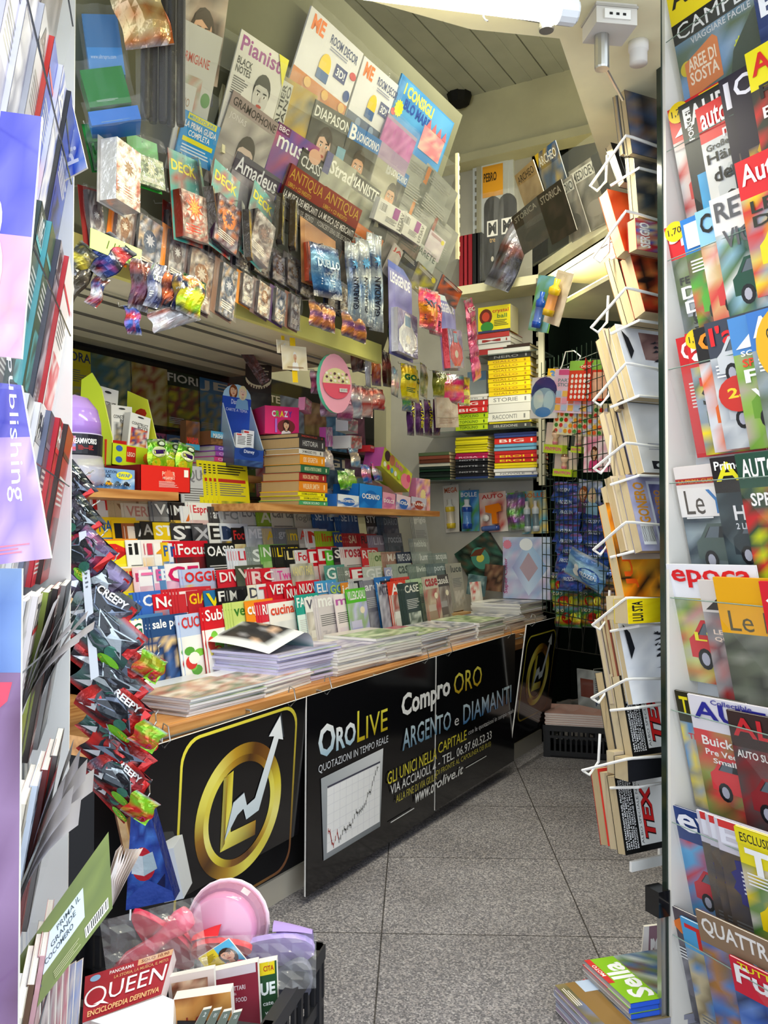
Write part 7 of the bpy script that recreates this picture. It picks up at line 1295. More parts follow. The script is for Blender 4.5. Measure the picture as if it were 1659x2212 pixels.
CARS = [
 [(1438, -20, .21, 'e8d020', 'AUTO', '222', 'plain', 'e8d020 d84030', 'yellow motoring magazine at the top left corner of the door'),
  (1452, 60, .235, '1a1a1e', 'CAMPER', 'd8d8dc', 'camper', '6a90b8 4a5a38 8aa0b8', 'black-topped camping magazine with orange sign, top door pocket'),
  (1628, -10, .2, '2a3a6a', 'BLU', 'e8e8f0', 'photo', '1e2e5a 3a4a7a', 'dark blue magazine at the right of the top door pocket')],
 [(1443, 240, .2, 'd02028', 'A', 'f0f0f0', 'car', 'c03030 d8d8d8 c8c8c8', 'red magazine with yellow price tag at the left of the second pocket'),
  (1466, 232, .2, '1c1c20', 'FAHRER', 'e8e8e8', 'plain', '3a98d0 2a88c0', 'black magazine with bright blue panel in the second pocket'),
  (1503, 238, .21, 'd82028', 'auto motor', 'f4f0f0', 'car', 'b8bcc0 c8c8c8 d8d8dc', 'red-titled German motoring magazine under a yellow strip, second pocket'),
  (1553, 176, .2, '241c30', 'PO', 'e8e4f0', 'plain', 'c8a020 3a3038 5a5058', 'dark purple classic sports car magazine, left of its twin'),
  (1572, 165, .21, '241c30', 'Classic', 'e8e4f0', 'plain', 'c8a020 3a3038 5a5058', 'dark purple classic sports car magazine, right of its twin'),
  (1610, 118, .21, 'e8d818', 'AUTO', 'd02020', 'car', 'c82828 2a2a2a 3a3a30', 'yellow motoring magazine with red title, second pocket')],
 [(1436, 494, .2, 'd82830', 'sport', 'f4f0f0', 'car', '9aa0a8 4a5a38 6a7a50', 'red and white motoring magazine with grey car, third pocket'),
  (1470, 478, .2, '2a78c8', 'n', 'f4f0f0', 'car', '4aa028 c84838 3a4a3a', 'blue-topped magazine with green car, third pocket'),
  (1502, 460, .2, '8ac0e8', 'CLASSIC', '1a1a1e', 'car', 'c84040 c8a878 e8e0d8', 'pale blue classic car magazine with black title, third pocket'),
  (1533, 434, .21, 'e0dcdc', 'RETRO', '5a5a60', 'car', '1e4a3a 6a8a58 88b0c8 d8d8dc', 'white vintage car magazine with dark green saloon, third pocket'),
  (1588, 354, .22, 'd81c28', 'Auto Plus', 'f0f0f0', 'car', 'e8d020 c83030 8a9aa8', 'bright red magazine with tall white title, third pocket')],
 [(1461, 732, .19, 'c02028', 'CURBS', 'f0e8e8', 'strip', 'c03038', 'dark red magazine with white dashes at the left of the fourth pocket'),
  (1480, 722, .2, 'd02028', 'aT', 'f4f0f0', 'car', '5a6a50 e8d020 8a9ab0', 'red magazine with price tag in the fourth pocket'),
  (1498, 712, .2, '1e1c1e', 'CAR', 'e89020', 'car', 'e06828 c8ccd8 d8d8e0', 'black magazine with orange badge in the fourth pocket'),
  (1522, 700, .21, '3a4050', "l'auto", 'e02028', 'cars', 'b8bcc4 8890a0 d8dce0', 'magazine with tall red title and silver cars, fourth pocket'),
  (1572, 690, .21, '4a8ad0', 'A', 'f4f4f4', 'car', '6a9a30 8ab048 b0a098', 'blue and green magazine with white letter, fourth pocket'),
  (1612, 678, .21, '3a78c8', 'AUTO', 'f4f4f4', 'big', 'e8b010 6a7a58 a0a8b0', 'blue magazine with round yellow badge, fourth pocket')],
 [(1457, 1010, .23, 'e0d8d8', 'Le Youngtimer', '3a78b8', 'leyou', '4a5a58 2a3848 8a98a0', 'white-topped magazine with blue lettering and dark car, fifth pocket'),
  (1534, 990, .21, '1c181c', 'Auto', 'e8e020', 'car', '28343c 1e2a34 4a5a60', 'black motoring magazine with yellow title, fifth pocket'),
  (1588, 982, .22, '1e4a38', 'AUTO SPRINT', 'f4f0f0', 'photo', 'd02830 1e3a2e c8d020 2a4a3a', 'dark green motor racing magazine with red title block, fifth pocket')],
 [(1440, 1218, .25, 'e8e8f0', 'epoca', 'd82028', 'car', 'c83038 6a8a40 c8d060 b8b8b0', 'white classic motoring magazine with red title, sixth pocket'),
  (1508, 1252, .2, 'd8d0cc', 'A', '2a2020', 'photo', '8a8488 a83030 4a5058 b0a8a8', 'white magazine with red badge and black letter, sixth pocket'),
  (1541, 1246, .24, 'e8a818', '', '333', 'lem', '5a5c50 6a7060 484a44 8a8c80', 'broad yellow magazine with grey title, sixth pocket'),
  (1640, 1255, .2, 'd82030', 'C', 'f4f0f0', 'plain', 'd83848 e8c020', 'red magazine at the right of the sixth pocket')],
 [(1458, 1490, .2, '2a2818', 'TECNICA', 'e8d820', 'photo', '4a90c8 e8d020 8a8878 c8b890', 'black magazine with yellow and blue top, seventh pocket'),
  (1486, 1498, .22, 'e0dce4', 'AUT', '2a2a90', 'car', 'd83840 8a9a50 6a5a30', 'white collectors car magazine with red sports car, seventh pocket'),
  (1570, 1532, .22, '3a2826', 'ALFA', 'c82830', 'car', '8a2028 4a4a4a 6a3030', 'dark magazine with red outlined title and red car, seventh pocket')],
 [(1453, 1738, .21, '1e3a7a', 'evo', 'f0f0f8', 'car', 'c02838 3a90c8 5aa8d8', 'blue motoring magazine with red car, eighth pocket')] +
 [(1505 + 19 * k, 1748 + 8 * k, .2, 'd0ccd8', 'ELA', 'e8e8f4', 'ela', '5a5048 6a5a4a 4a4850', f'grey magazine with red strip and starred badge, {nth(k)} of three copies') for k in range(3)] +
 [(1588, 1782, .22, 'e8d820', 'TOP', 'f4f4f4', 'top', 'e8c810 4a7a30 c8c0b8 6a8a48', 'yellow-topped magazine with yellow car, eighth pocket')],
 [(1440, 1950, .2, '5a5058', 'C', 'e87828', 'car', '6a6470 8a8890 4a4850', 'grey magazine with orange badge, bottom left pocket'),
  (1470, 1978, .2, '4aa0d8', 'TU', 'd82028', 'photo', '4a88c8 8a7a58 c8b890', 'sky-blue magazine with red title, bottom pocket'),
  (1503, 1962, .23, '8a7058', 'QUATTRO', 'e8e4e0', 'photo', 'b07838 3a68b0 5a88c8 8a6a40', 'brown off-road magazine with white title, bottom pocket'),
  (1576, 2062, .22, 'd02038', 'Fuori', 'f4f0f0', 'car', '3a60b0 2a2a38 6a8ac8', 'red off-road magazine below the yellow strip, bottom pocket')]]
HEAD = {(1, 0): [('Audi A', .2, .56, .6, .62, '222'), ('weiter', .2, .49, .6, .55, '222')], (1, 1): [('PORSCHE', .08, .7, .16, .96, 'e8e8e8', 90), ('Pano', .3, .5, .6, .56, 'e8f4ff'), ('Turbo', .3, .42, .7, .48, 'e8f4ff')], (1, 2): [('Großer Technik-R', .06, .64, .9, .69, '333'), ('Hängt d', .05, .52, .8, .62, '1a1a1e'), ('den Für', .1, .39, .85, .5, '1a1a1e'), ('motor', .3, .7, .75, .78, 'f4f0f0')],
 (1, 3): [('AM', .3, .46, .9, .58, 'c8a020'), ('COF', .2, .32, .95, .45, 'c8a020')], (1, 4): [('AM', .3, .46, .9, .58, 'c8a020'), ('COF', .2, .32, .95, .45, 'c8a020'), ('COLOUR ME', .2, .22, .95, .29, 'c8c4c0')], (1, 5): [('FIRST', .1, .64, .8, .74, '222'), ('EVER', .1, .5, .6, .58, 'f0e0e0')],
 (2, 0): [('FERRARI', .1, .5, .7, .56, '222'), ('DEF', .1, .38, .75, .48, 'f4f4f4'), ('DEF', .12, .26, .78, .36, 'f4f4f4'), ('570', .2, .16, .5, .22, '222'), ('PS!', .2, .08, .5, .14, '222')], (2, 2): [("'7", .3, .46, .7, .58, '222')], (2, 3): [('VICEUR', .1, .6, .9, .74, '5a5a60')], (2, 4): [('LE CAS', .1, .6, .95, .69, '2a2a20'), ('DES', .1, .5, .6, .58, '2a2a20')],
 (3, 1): [('EUE', .1, .56, .6, .63, 'd03020'), ('SU', .1, .4, .7, .54, '222')], (3, 2): [('DO', .2, .56, .7, .62, 'e8e8e8'), ('AC', .2, .48, .8, .55, 'd0d0d8')], (3, 4): [('SPEEDS', .1, .62, .6, .68, 'e84020'), ('Fau', .1, .5, .7, .6, 'f4f4f4'), ('vrai', .15, .38, .75, .48, 'f4f4f4'), ('SOYEZ', .1, .7, .5, .74, 'f4f4f4')], (4, 1): [('Primo contatto', .05, .9, .95, .97, 'f4f4f4'), ('HOND', .2, .5, .9, .62, 'e0e0e4'), ('2 LITRI TURBO 310', .2, .43, .95, .48, 'c8ccd4')], (4, 2): [('GP SILVERS', .3, .5, .95, .56, 'e0e860'), ('SPRINT', .1, .6, .6, .7, 'f4f0f0')],
 (5, 0): [("L'eleg", .2, .34, .9, .44, 'e8e030')], (5, 1): [('LE NUOVE', .1, .56, .8, .6, 'e8d0c0'), ('QUOTAZ', .1, .5, .7, .54, 'e8d0c0')], (6, 0): [('TECNICA', .1, .6, .6, .65, 'd03030')], (6, 1): [("Buick's First", .1, .6, .95, .68, 'f0ece8'), ('Pre Vee: Last Y', .12, .52, .9, .57, 'f0ece8'), ('Small Cars, I', .2, .45, .9, .5, 'f0ece8'), ('Collectible', .3, .95, .8, .99, '4a4a9a')], (6, 2): [('AUTO SUPERMARKET', .05, .64, .9, .7, 'e8e4e0')], (7, 0): [('Tre no', .4, .58, .8, .64, 'e8f0f8')], (8, 3): [('TUTTO', .1, .94, .6, .99, 'f0e020')], (8, 2): [('X4', .6, .66, .9, .76, '8ac0d0')]}
for r_, row in enumerate(CARS):
    z = EZ[r_]; pl = dp(z, .068, 13)
    for k, (px, py, w, bg, t_, fg, kind, pal, lab) in enumerate(row):
        p = pl.hit(px, py, .0056 * k); hh = .285 if kind != 'top' else .29
        def draw(A):
            p0 = pal.split()
            if (r_, k) in HEAD: A.lines = lambda *a, **b: A
            if kind == 'camper': A.photo(0, 0, 1, 1, pal, 4, 5); A.rect(0, .84, 1, 1, '1a1a1e'); A.text('CAMPER', .05, .86, 1.0, .98, 'dcdce0', .0); A.text('VIAGGIARE FACILE', .2, .78, .9, .83, 'c8c8cc', .01); A.ell(.1, .62, .08, .06, 'c8b020'); A.add([(.08, .38), (.5, .42), (.5, .72), (.45, .76), (.08, .66)], 'd07840'); A.text('AREE DI', .12, .58, .46, .68, 'ecd8c0', .02); A.text("SOSTA", .12, .47, .47, .57, 'ecd8c0', .02); A.star(.75, .56, .09, 'c8cc30'); A.add([(.55, .3), (.65, .55), (.9, .75), (1, .8), (1, .3)], '3a4438'); A.rect(0, .2, 1, .3, '8a8a88')
            elif kind == 'leyou': cover_art(A, '', bg, fg, 'car', pal); A.rect(0, .74, 1, 1, 'dcd4d4'); A.rect(0, .85, 1, .9, 'a83030'); A.text('LA PRIMA GUIDA ALLE STORICHE', .04, .86, 1, .89, 'e8b030', .0); A.rect(0, .58, 1, .82, 'e4e0e0'); A.text('Le', .08, .6, .32, .8, '4a4440', .0); A.text('You', .36, .6, .98, .8, '3a78b8', .0)
            elif kind == 'lem': A.photo(0, 0, 1, .58, pal, 4, 5); A.rect(0, .56, 1, 1, 'e8a818'); A.text('Le Monde', .1, .58, 1.3, .74, '5a5038', .0)
            elif kind == 'ela': cover_art(A, t_, bg, fg, 'photo', pal); A.rect(.05, .94, .95, 1, 'd83838'); A.star(.5, .52, .4, '3a3a78', 14, .85); A.lines(.25, .42, .75, .62, 4, 'e0e0f0')
            elif kind == 'top': cover_art(A, '', bg, fg, 'car', pal); A.rect(0, .88, 1, 1, 'e8d818'); A.text('ESCLUSIVO MERCEDES', .05, .9, .95, .97, '2a2a20', .01); A.text('TOP', .08, .66, .95, .86, 'f4f4f4', .04); A.rect(.3, .62, .4, .66, 'e84030')
            elif kind == 'big': cover_art(A, t_, bg, fg, 'car', '5a6a48 8a9aa8 a0a8b0'); A.ell(.48, .72, .42, .3, 'e8b010', 24); A.text('GAGNEZ UNE', .2, .78, .76, .86, '2a2a20', .02); A.text('CONCERT', .22, .62, .8, .7, 'd83020', .02)
            elif kind == 'cars': cover_art(A, t_, bg, fg, 'car', pal); A.car(.5, .66, .8, 'c8ccd4'); A.ell(.3, .42, .26, .14, 'c83028', 18); A.text('25', .16, .39, .42, .47, 'f0d030', .03)
            else: cover_art(A, t_, bg, fg, kind, pal)
            for e_ in HEAD.get((r_, k), []): A.text(e_[0], e_[1], e_[2], e_[3], e_[4], e_[5], .02, rot=e_[6] if len(e_) > 6 else 0)
            if (r_, k) in ((1, 0), (3, 1), (2, 0)): A.ell(.16, .94, .15, .08, 'e8c818', 18); A.text('1,70', .06, .91, .26, .97, '222', .01)
            if (r_, k) == (2, 4): A.ell(.8, .93, .12, .08, 'e8c818', 18); A.text('1,99', .71, .9, .9, .96, '222', .01)
        M = pl.M(V((p.x, p.y, p.z))) @ RZ(4.5) @ T(0, 0, -hh)
        mag('motoring_magazine', lab, 'magazine', M, mag_mesh(('car', r_, k) if kind != 'ela' else ('car', 'ela'), w, hh, .005, draw, back=bg, spine=bg))
for lab, px, py, t_, bg in (('yellow strip lettered in red above the German motoring magazine', 1510, 204, '16 Seiten', 'e8c818'),):
    p = dp(EZ[1], .064, 13); M = p.M(p.hit(px, py)) @ RZ(4.5) @ T(0, 0, -.25); mag('motoring_magazine', lab.replace('strip', 'magazine edge'), 'magazine', M, mag_mesh('strip16', .2, .25, .003, lambda A: (A.rect(0, 0, 1, 1, bg), A.text(t_, .06, .84, .6, .93, 'c83020', .01)), back=bg))
# ---------------------------------------------------------------- left door, seen along its face
LD = Plane((-1.41, 1.20, 0), azn(-44.2)); LQ = LD.P - LD.n * .068; LD.P = LQ
ld = thing('display_door', 'open white door at the near left with clear pockets of art magazines', 'door', LD.M(LQ))
mb = MB(); mb.box(-1.1, .0, .0, .0, .03, 2.9, '999'); [mb.box(-.06 - .06 * k, -.003, 0, -.056 - .06 * k, 0, 2.9, '999') for k in range(17)]; mb.build('door_panel', 'white_panel', ld)
mb = MB(); mb.box(-.002, -.068, 0, .012, .034, 2.9, 'e8e8e6', right='c8c8c4'); mb.build('edge_post', 'matte', ld)
LE = [2.22, 1.905, 1.605, 1.31, 1.026, .75, .47]
for z in LE:
    mb = MB(); mb.face([(-1.05, -.068, z), (-.03, -.066, z - .02), (-.01, -.03, z - .2), (-1.05, -.03, z - .2)], 'fff'); mb.face([(-.03, -.066, z - .02), (-.01, -.03, z - .2), (-.01, 0, z - .2), (-.02, 0, z - .02)], 'fff'); mb.build('clear_pocket', 'acrylic', ld)
    mb = MB(); mb.tube([(-1.05, -.069, z), (-.03, -.067, z - .02)], .0016, '5a6068', 4); mb.build('pocket_edge', 'gloss', ld)
ART = [
 [('pale grey', 'd4d2d8', 'b8b8c0'), ('white', 'e8e6ea', 'c0c0c8'), ('white', 'ecebf0', 'a8a8b0'), ('red and yellow', 'd83028', 'e8c020'), ('grey', 'b8b4b8', '8a8a90')],
 [('pale lilac', 'c8c4d8', '9a98b0'), ('white-spined', 'eceaf0', '8a8aa0'), ('silver', 'b8b8c0', '5a5a70'), ('red-tagged blue', '2a4ab8', 'c83028'), ('bright blue', '2a58c8', 'e8e8f4'), ('blue and black', '1e3a98', '2a2a30')],
 [('dark grey', '4a4448', '6a6468'), ('grey', '5a5458', '8a8488'), ('teal-edged dark', '3a4a48', '5ab0b8'), ('teal-edged green', '3a5038', '58a8b0'), ('light grey press', 'b8b8c8', '4a4a5a'), ('white and red', 'e4dce0', 'c83038')],
 [('black-topped', '2a2830', '888'), ('white', 'ecebea', '9a9aa0'), ('white', 'e8e6ea', 'a8a8b0'), ('slate', '4a5068', '6a7088'), ('black and red', '2a2426', 'd02838'), ('red and black', 'a02828', '3a2a28')],
 [('grey', '5a5a60', '8a8a90'), ('white-edged', 'e0dee2', 'aaa'), ('red-tagged white', 'e8e0e0', 'c82830'), ('black and green', '3a3e34', '8a9a40'), ('dark red', '8a3030', '3a3030'), ('black', '2a2a2c', '888')],
 [('white', 'e4e2e6', 'b0b0b8'), ('cream', 'dcd4c4', 'a09880'), ('blue-white', 'c8d4e8', '8aa0c0'), ('red', 'b02828', '703030'), ('dark', '3a3a3a', '666')],
 [('white', 'e4e2e6', 'b0b0b8'), ('cream', 'dcd4c4', 'a09880'), ('brown', '6a5040', 'a08060'), ('pink', 'c87880', 'e0b0b8')]]
RW = ['top', 'second', 'third', 'fourth', 'fifth', 'sixth', 'bottom']
TT = ['CAMERA', 'ART', 'VIVE LA PRESSE', 'PHOTO', 'ZOOM', 'ARTE', 'FOTO']
for r_, row in enumerate(ART):
    z = LE[r_]
    for k, (nm, bg, c2) in enumerate(row):
        u = -.66 + .088 * k + .012 * (r_ % 2); lean = 9
        fg = 'f0f0f0' if sum(lin(bg)) < 1.2 else '3a3a48'
        M = LD.M(LQ) @ T(u, -.012 - .004 * k, z - .2) @ RZ(3) @ RX(lean)
        mag('art_magazine', f'{nm} art magazine, {nth(k)} from the near end, {RW[r_]} pocket of the left door', 'magazine', M, mag_mesh(('art', r_, k), .22, .285, .011, lambda A: (cover_art(A, TT[r_] if k % 2 == 0 else '', bg, fg, 'full' if k % 3 == 1 else 'plain', bg + ' ' + c2 + ' ' + c2), A.rect(0, .8, 1, .83, c2)), back=bg, spine=c2 if k > 2 else bg, edge='e8e6ea'))
        if r_ in (4, 5) and k in (2, 4):      # issues sagging open at the top
            par = bpy.data.objects[LABELS[f'{nm} art magazine, {nth(k)} from the near end, {RW[r_]} pocket of the left door'][0]]
            for j in range(4):
                mb = MB(); a_ = .018 + .011 * j; mb.grid(lambda a, b: (.03 + .15 * a, -.008 - a_ * b * b - .004 * j * b, .10 + (.185 - .012 * j) * b - .5 * a_ * b * b), 2, 8, lambda i, jj: ('d8d6dc', 'c4c2ca')[(jj + j) % 2]); mb.build('sagging_page', 'matte', par, smooth=True)
# fan-folded blue leaflet poking past the post
q = LD.M(LQ) @ T(-.13, -.10, 1.845)
# hanging printed posters nearest the lens
NF = facing(.86)
quad('hanging_poster', 'violet to pink hanging poster with pale figure at the upper left edge', 'poster', [(2, 240), (90, 252), (46, 775), (-60, 765)], NF, .004, lambda A: (A.photo(0, .5, 1, 1, '5a5ac0 6a68d0 7a78d8', 2, 3), A.photo(0, 0, 1, .5, 'e8a8b8 f0c0c8 e4b0c0 d8a8d0', 2, 3), A.ell(.12, .55, .2, .1, 'e8d8e0'), A.ell(.1, .35, .34, .16, 'f0c8d0')), part='sheet', mats='gloss', off=.02)
quad('hanging_poster', 'lavender hanging poster with white rotated word, left edge', 'poster', [(-10, 826), (46, 832), (110, 1206), (-60, 1226)], NF, .004, lambda A: (A.photo(0, .7, 1, 1, '4a48a8 6a60b8 5a58b8', 3, 2), A.photo(0, 0, 1, .7, '9a80c8 b898d8 c8a8d8 d8b8e0 8a78c8', 3, 4), A.text('publishing', .45, .34, .78, 1.15, 'f0ecf8', .0, rot=-90), A.lines(.1, .04, .8, .1, 2, 'e08098')), part='sheet', mats='gloss', off=.04)
quad('hanging_poster', 'dusky blue to mauve hanging poster with red corner at the lower left edge', 'poster', [(-80, 1228), (47, 1228), (38, 2260), (-90, 2260)], NF, .004, lambda A: (A.photo(0, .78, 1, 1, '7a98d0 5a78b8 8aa8d8', 2, 2), A.photo(0, .0, 1, .78, '8a6a90 7a5a80 6a4a68 9a7aa0', 2, 5), A.add([(.6, .76), (.86, .76), (.78, .72), (.6, .7)], 'e85068')), part='sheet', mats='gloss', off=.0)
mb = MB(); pl = NF; pts = [(0, 560), (40, 640), (52, 720), (48, 790), (30, 800), (-20, 830)]
mb.grid(lambda u, v: NF.hit(-20 + 75 * u - 10 * v, 700 + 140 * v, .06 + .01 * math.sin(u * 9 + v * 7)) - K(-.34, .86, 1.3), 5, 5, lambda i, j: 'fff'); c = thing('clear_bag', 'crumpled clear plastic sleeve corner at the left edge between the posters', 'plastic bag', T(*K(-.34, .86, 1.3))); mb.build('film', 'film', c)
LF = facing(1.55)
quad('magazine', 'bright blue magazine with white wavy title leaning past the white post', 'magazine', [(128, 165), (150, 200), (188, 362), (118, 400)], facing(1.68), .006, lambda A: (A.photo(0, 0, 1, 1, '2a4ac0 3a60d0 7a98e0 c8d0f0', 3, 5), A.text('tabloid', .3, .12, .8, .9, 'f0f0fa', .03, rot=-90), A.rect(0, .86, .7, .97, 'd83038')), col='3a58c8')
# green book with fanned pages
quad('green_book', 'olive green paperback with white title label and barcode, fanned open at lower left', 'book', [(12, 2108), (234, 1797), (243, 1962), (62, 2200)], [facing(1.38), facing(1.60), facing(1.62), facing(1.36)], .012, lambda A: (A.rect(0, 0, 1, 1, '6a7a3a'), A.photo(0, 0, 1, 1, '6a7a3a 748444 62723a', 3, 3), A.add([(.22, .32), (.68, .34), (.7, .74), (.24, .78)], 'c8d8ec'), A.text('PRIMA IL', .42, .64, .66, .72, '3a4a50', .01), A.text('GRANDE', .34, .52, .6, .6, '3a4a50', .01), A.text('COCOMERO', .26, .4, .56, .48, '3a4a50', .01), A.bars(.66, .06, .95, .2), A.rect(.04, .2, .18, .5, '3a4a68'), A.lines(.3, .05, .6, .18, 3, 'a8b080')), col='6a7a3a', side='b8c070')
p0, p1 = facing(1.62), facing(1.70); mb = MB(); bs = p0.hit(240, 1962)
for k in range(9):
    a = p0.hit(236 - k * .5, 1830 + 2 * k); b = p0.hit(250 + 4.2 * k, 1838 + 3.4 * k); c_ = p0.hit(243, 1958); m_ = p0.hit(232 + 5 * k, 1900)
    mb.face([c_ - bs, m_ - bs, b - bs + VN * -.01 * k, p1.hit(262 + 3 * k, 1830 + 2 * k) - bs + V((0, 0, .005))], ('e8dcd8', 'f0e8e4')[k % 2])
o = thing('loose_pages', 'fan of cream pages standing open behind the olive green paperback', 'book pages', T(*bs)); mb.build('page_fan', 'matte', o)
# ---------------------------------------------------------------- leaning board with toy packets
BF = facing(2.12); q = [BF.hit(*c) for c in ((148, 1290), (163, 1285), (283, 1842), (266, 1846))]; bs = (q[2] + q[3]) / 2; mb = MB(); back = K(-.04, .42)
q = [p - bs for p in q]; mb.face(q, 'b8834e'); r = thing('leaning_board', 'tall wooden board leaning behind the hanging toy packets at the left', 'board', T(*bs))
for i in range(4): j = (i + 1) % 4; mb.face([q[i], q[j], q[j] + back, q[i] + back], '2a1a10')
mb.build('panel', 'dark_wood', r)
mb = MB(); q2 = [BF.hit(*c, .01) - bs for c in ((150, 1290), (164, 1286), (284, 1842), (270, 1846))]; mb.face(q2, 'c08a52'); q3 = [p + VN * -.012 for p in q2]; mb.face(q3, 'c08a52'); [mb.face([q2[i], q2[(i+1) % 4], q3[(i+1) % 4], q3[i]], '8a5a30') for i in range(4)]; mb.build('edge_strip', 'pale_wood', r)
PKP = Plane(BF.P + VN * .06, (VN + K(.35, 0)).normalized())
mb = MB()
blk = '16161c 3a2a48 101014 5a5a70 241c28 1a3028'; rd_ = '16161c 2a2430 c82020 d83028 1a1a20 a81818'
blk2 = '1a1e24 3a6a60 50586a 24202c 7a8490'
PK = [((156, 990), (212, 1060), (160, 1130), blk), ((168, 1056), (230, 1130), (176, 1210), blk), ((180, 1122), (256, 1196), (192, 1276), '1a141c 4a2a50 c02848 7a6a98'), ((200, 1176), (290, 1250), (212, 1336), '241c2c 6a5a88 3a2a40 8a80a8'), ((204, 1236), (306, 1310), (222, 1392), '16181c 3a5a50 6a6a78 1e1a26'),
 ((212, 1284), (322, 1380), (234, 1446), blk2), ((212, 1340), (336, 1440), (236, 1492), rd_), ((218, 1392), (330, 1486), (240, 1546), blk2), ((222, 1446), (336, 1540), (246, 1590), rd_), ((226, 1500), (326, 1586), (248, 1640), blk2), ((230, 1550), (338, 1640), (254, 1690), rd_), ((238, 1604), (332, 1690), (262, 1740), '141418 4a4a60 c82a24 2a2a30'), ((248, 1650), (322, 1730), (268, 1780), rd_)]
for k, (a, b, c, pal) in enumerate(PK):
    hangpouch(f'black foil toy packet, {nth(k)} down the column on the leaning board', a, b, c, pal, .012 * (k % 3), grp='toy packets on the leaning board', name='toy_packet', d=.022, pl=PKP, seam=('3a3a44' if k < 5 else 'b82020'), draw=lambda A: (A.ell(.42, .52, .26, .3, '26303a'), A.add([(.1, .3), (.5, .45), (.9, .3), (.7, .62), (.9, .8), (.5, .7), (.15, .82), (.3, .55)], 'b8c4cc' if k % 2 else '7a88a0'), A.add([(.14, .33), (.5, .48), (.86, .33), (.67, .62), (.84, .76), (.5, .67), (.19, .78), (.33, .55)], '22262e'), A.text('CREEPY', .2, .74, .8, .9, 'd8dce4', .03) if k in (4, 8, 11) else A.lines(.2, .78, .6, .86, 1, '6a7a8a'), A.ell(.5 + .1 * (k % 3), .3, .1, .12, '3a7a6a'), A.add([(.05, .1), (.3, .2), (.25, .35)], 'd8dce4'), A.ell(.78, .12, .2, .1, '7ac828'), A.text('WORM', .62, .08, .94, .16, 'e8e030', .03), A.rect(.85, .4, .98, .9, 'c82020')))
for k, (x, y) in enumerate(((348, 1440), (328, 1745), (342, 1590))):
    hangpouch(f'red and lime packet corner sticking out of the column, {("upper", "lower", "middle")[k]} one', (x - 34, y - 40), (x + 18, y - 8), (x - 38, y + 24), 'c82020 d83028 8ac828 7ac020', .05, name='toy_packet', d=.012, pl=PKP, draw=lambda A: (A.add([(.5, .0), (1, 0), (1, .4), (.6, .45)], '8ad028'), A.text('D', .66, .08, .86, .3, 'c02868', .03)))
quad('clear_card', 'white wavy hanging card strip beside the toy packets', 'card', [(170, 1150), (186, 1146), (214, 1460), (196, 1470)], PKP, .003, lambda A: (A.rect(0, 0, 1, 1, 'dde4ee'), A.lines(.3, .6, .7, .72, 3, '4a5060')), col='dde4ee', part='sheet', mats='gloss', off=.04)
quad('gift_bag', 'shiny blue triangular bag with open-book emblem below the toy packets', 'bag', [(284, 1738), (322, 1748), (378, 1944), (272, 1966)], facing(2.02), .05, lambda A: (A.photo(0, 0, 1, 1, '2a48a8 3a68c8 1e3080 4a80d8 2a3a90', 4, 6), A.ell(.42, .42, .32, .17, 'c82838', 20), A.add([(.1, .34), (.42, .3), (.42, .5), (.12, .52)], 'dce8f0'), A.add([(.42, .3), (.78, .36), (.74, .54), (.42, .5)], 'b8d0dc'), A.add([(.7, .2), (.95, .3), (.85, .12)], '1a2050'), A.add([(0, .1), (.5, .26), (1, .1), (1, 0), (0, 0)], '3a58b8')), col='2a48a8', part='front', mats='foil', side='1e3080', W=.1, h=.2)
carton('white_book', 'white book end standing between the blue bag and the gold emblem board', 'book', facing(2.25).M(facing(2.25).hit(355, 1950)) @ RY(-12), .05, .13, .1, None, col='c8ccd4')
# ---------------------------------------------------------------- crate of books and slippers at the doorway
ca, cb = K(-.133, 1.86), K(-.206, 1.55); dv = (ca - cb); ang = math.atan2(dv.y, dv.x)
MC_ = T(*cb) @ Matrix.Rotation(ang - math.pi / 2, 4, 'Z') @ T(-.56, 0, 0)
crate('plastic_crate', 'black lattice plastic crate full of books and slippers at the doorway', MC_, .56, .33, .335)
quad('boxed_book', 'dark red boxed music encyclopedia with large white title in the crate', 'book', [(184, 2110), (375, 2050), (348, 2148), (178, 2210)], [facing(1.62), facing(1.66), facing(1.58), facing(1.54)], .03, lambda A: (A.rect(0, 0, 1, 1, 'a02430'), A.photo(0, 0, 1, 1, 'a02430 a82c38 982028', 3, 3), A.rect(.6, .86, 1, 1, 'd8a880'), A.text('SOLO 10,90', .64, .89, .96, .97, '7a3020', .01), A.text('PANORAMA', .28, .86, .56, .94, 'f0e8e8', .01), A.ell(.12, .88, .06, .07, '8ab0d0'), A.text('LA STORIA, LA MUSICA, IL MITO.', .34, .72, .98, .8, 'd8a870', .01), A.ell(.14, .46, .13, .22, 'f4f0f0', 20), A.ell(.14, .46, .105, .18, 'a02430', 20), A.add([(.12, .3), (.2, .28), (.32, .2), (.22, .34)], 'f4f0f0'), A.text('UEEN', .3, .3, .98, .66, 'f4f0f0', .0), A.text('ENCICLOPEDIA DEFINITIVA', .06, .06, .96, .18, 'e8b880', .02)), col='a02430', side='d8c8c8', W=.3, h=.16)
quad('white_box', 'white book box lying in front of the dark red encyclopedia', 'box', [(196, 2205), (352, 2150), (376, 2160), (372, 2260)], [facing(1.53), facing(1.57), facing(1.57), facing(1.5)], .05, None, col='e4e6ee', part='box')
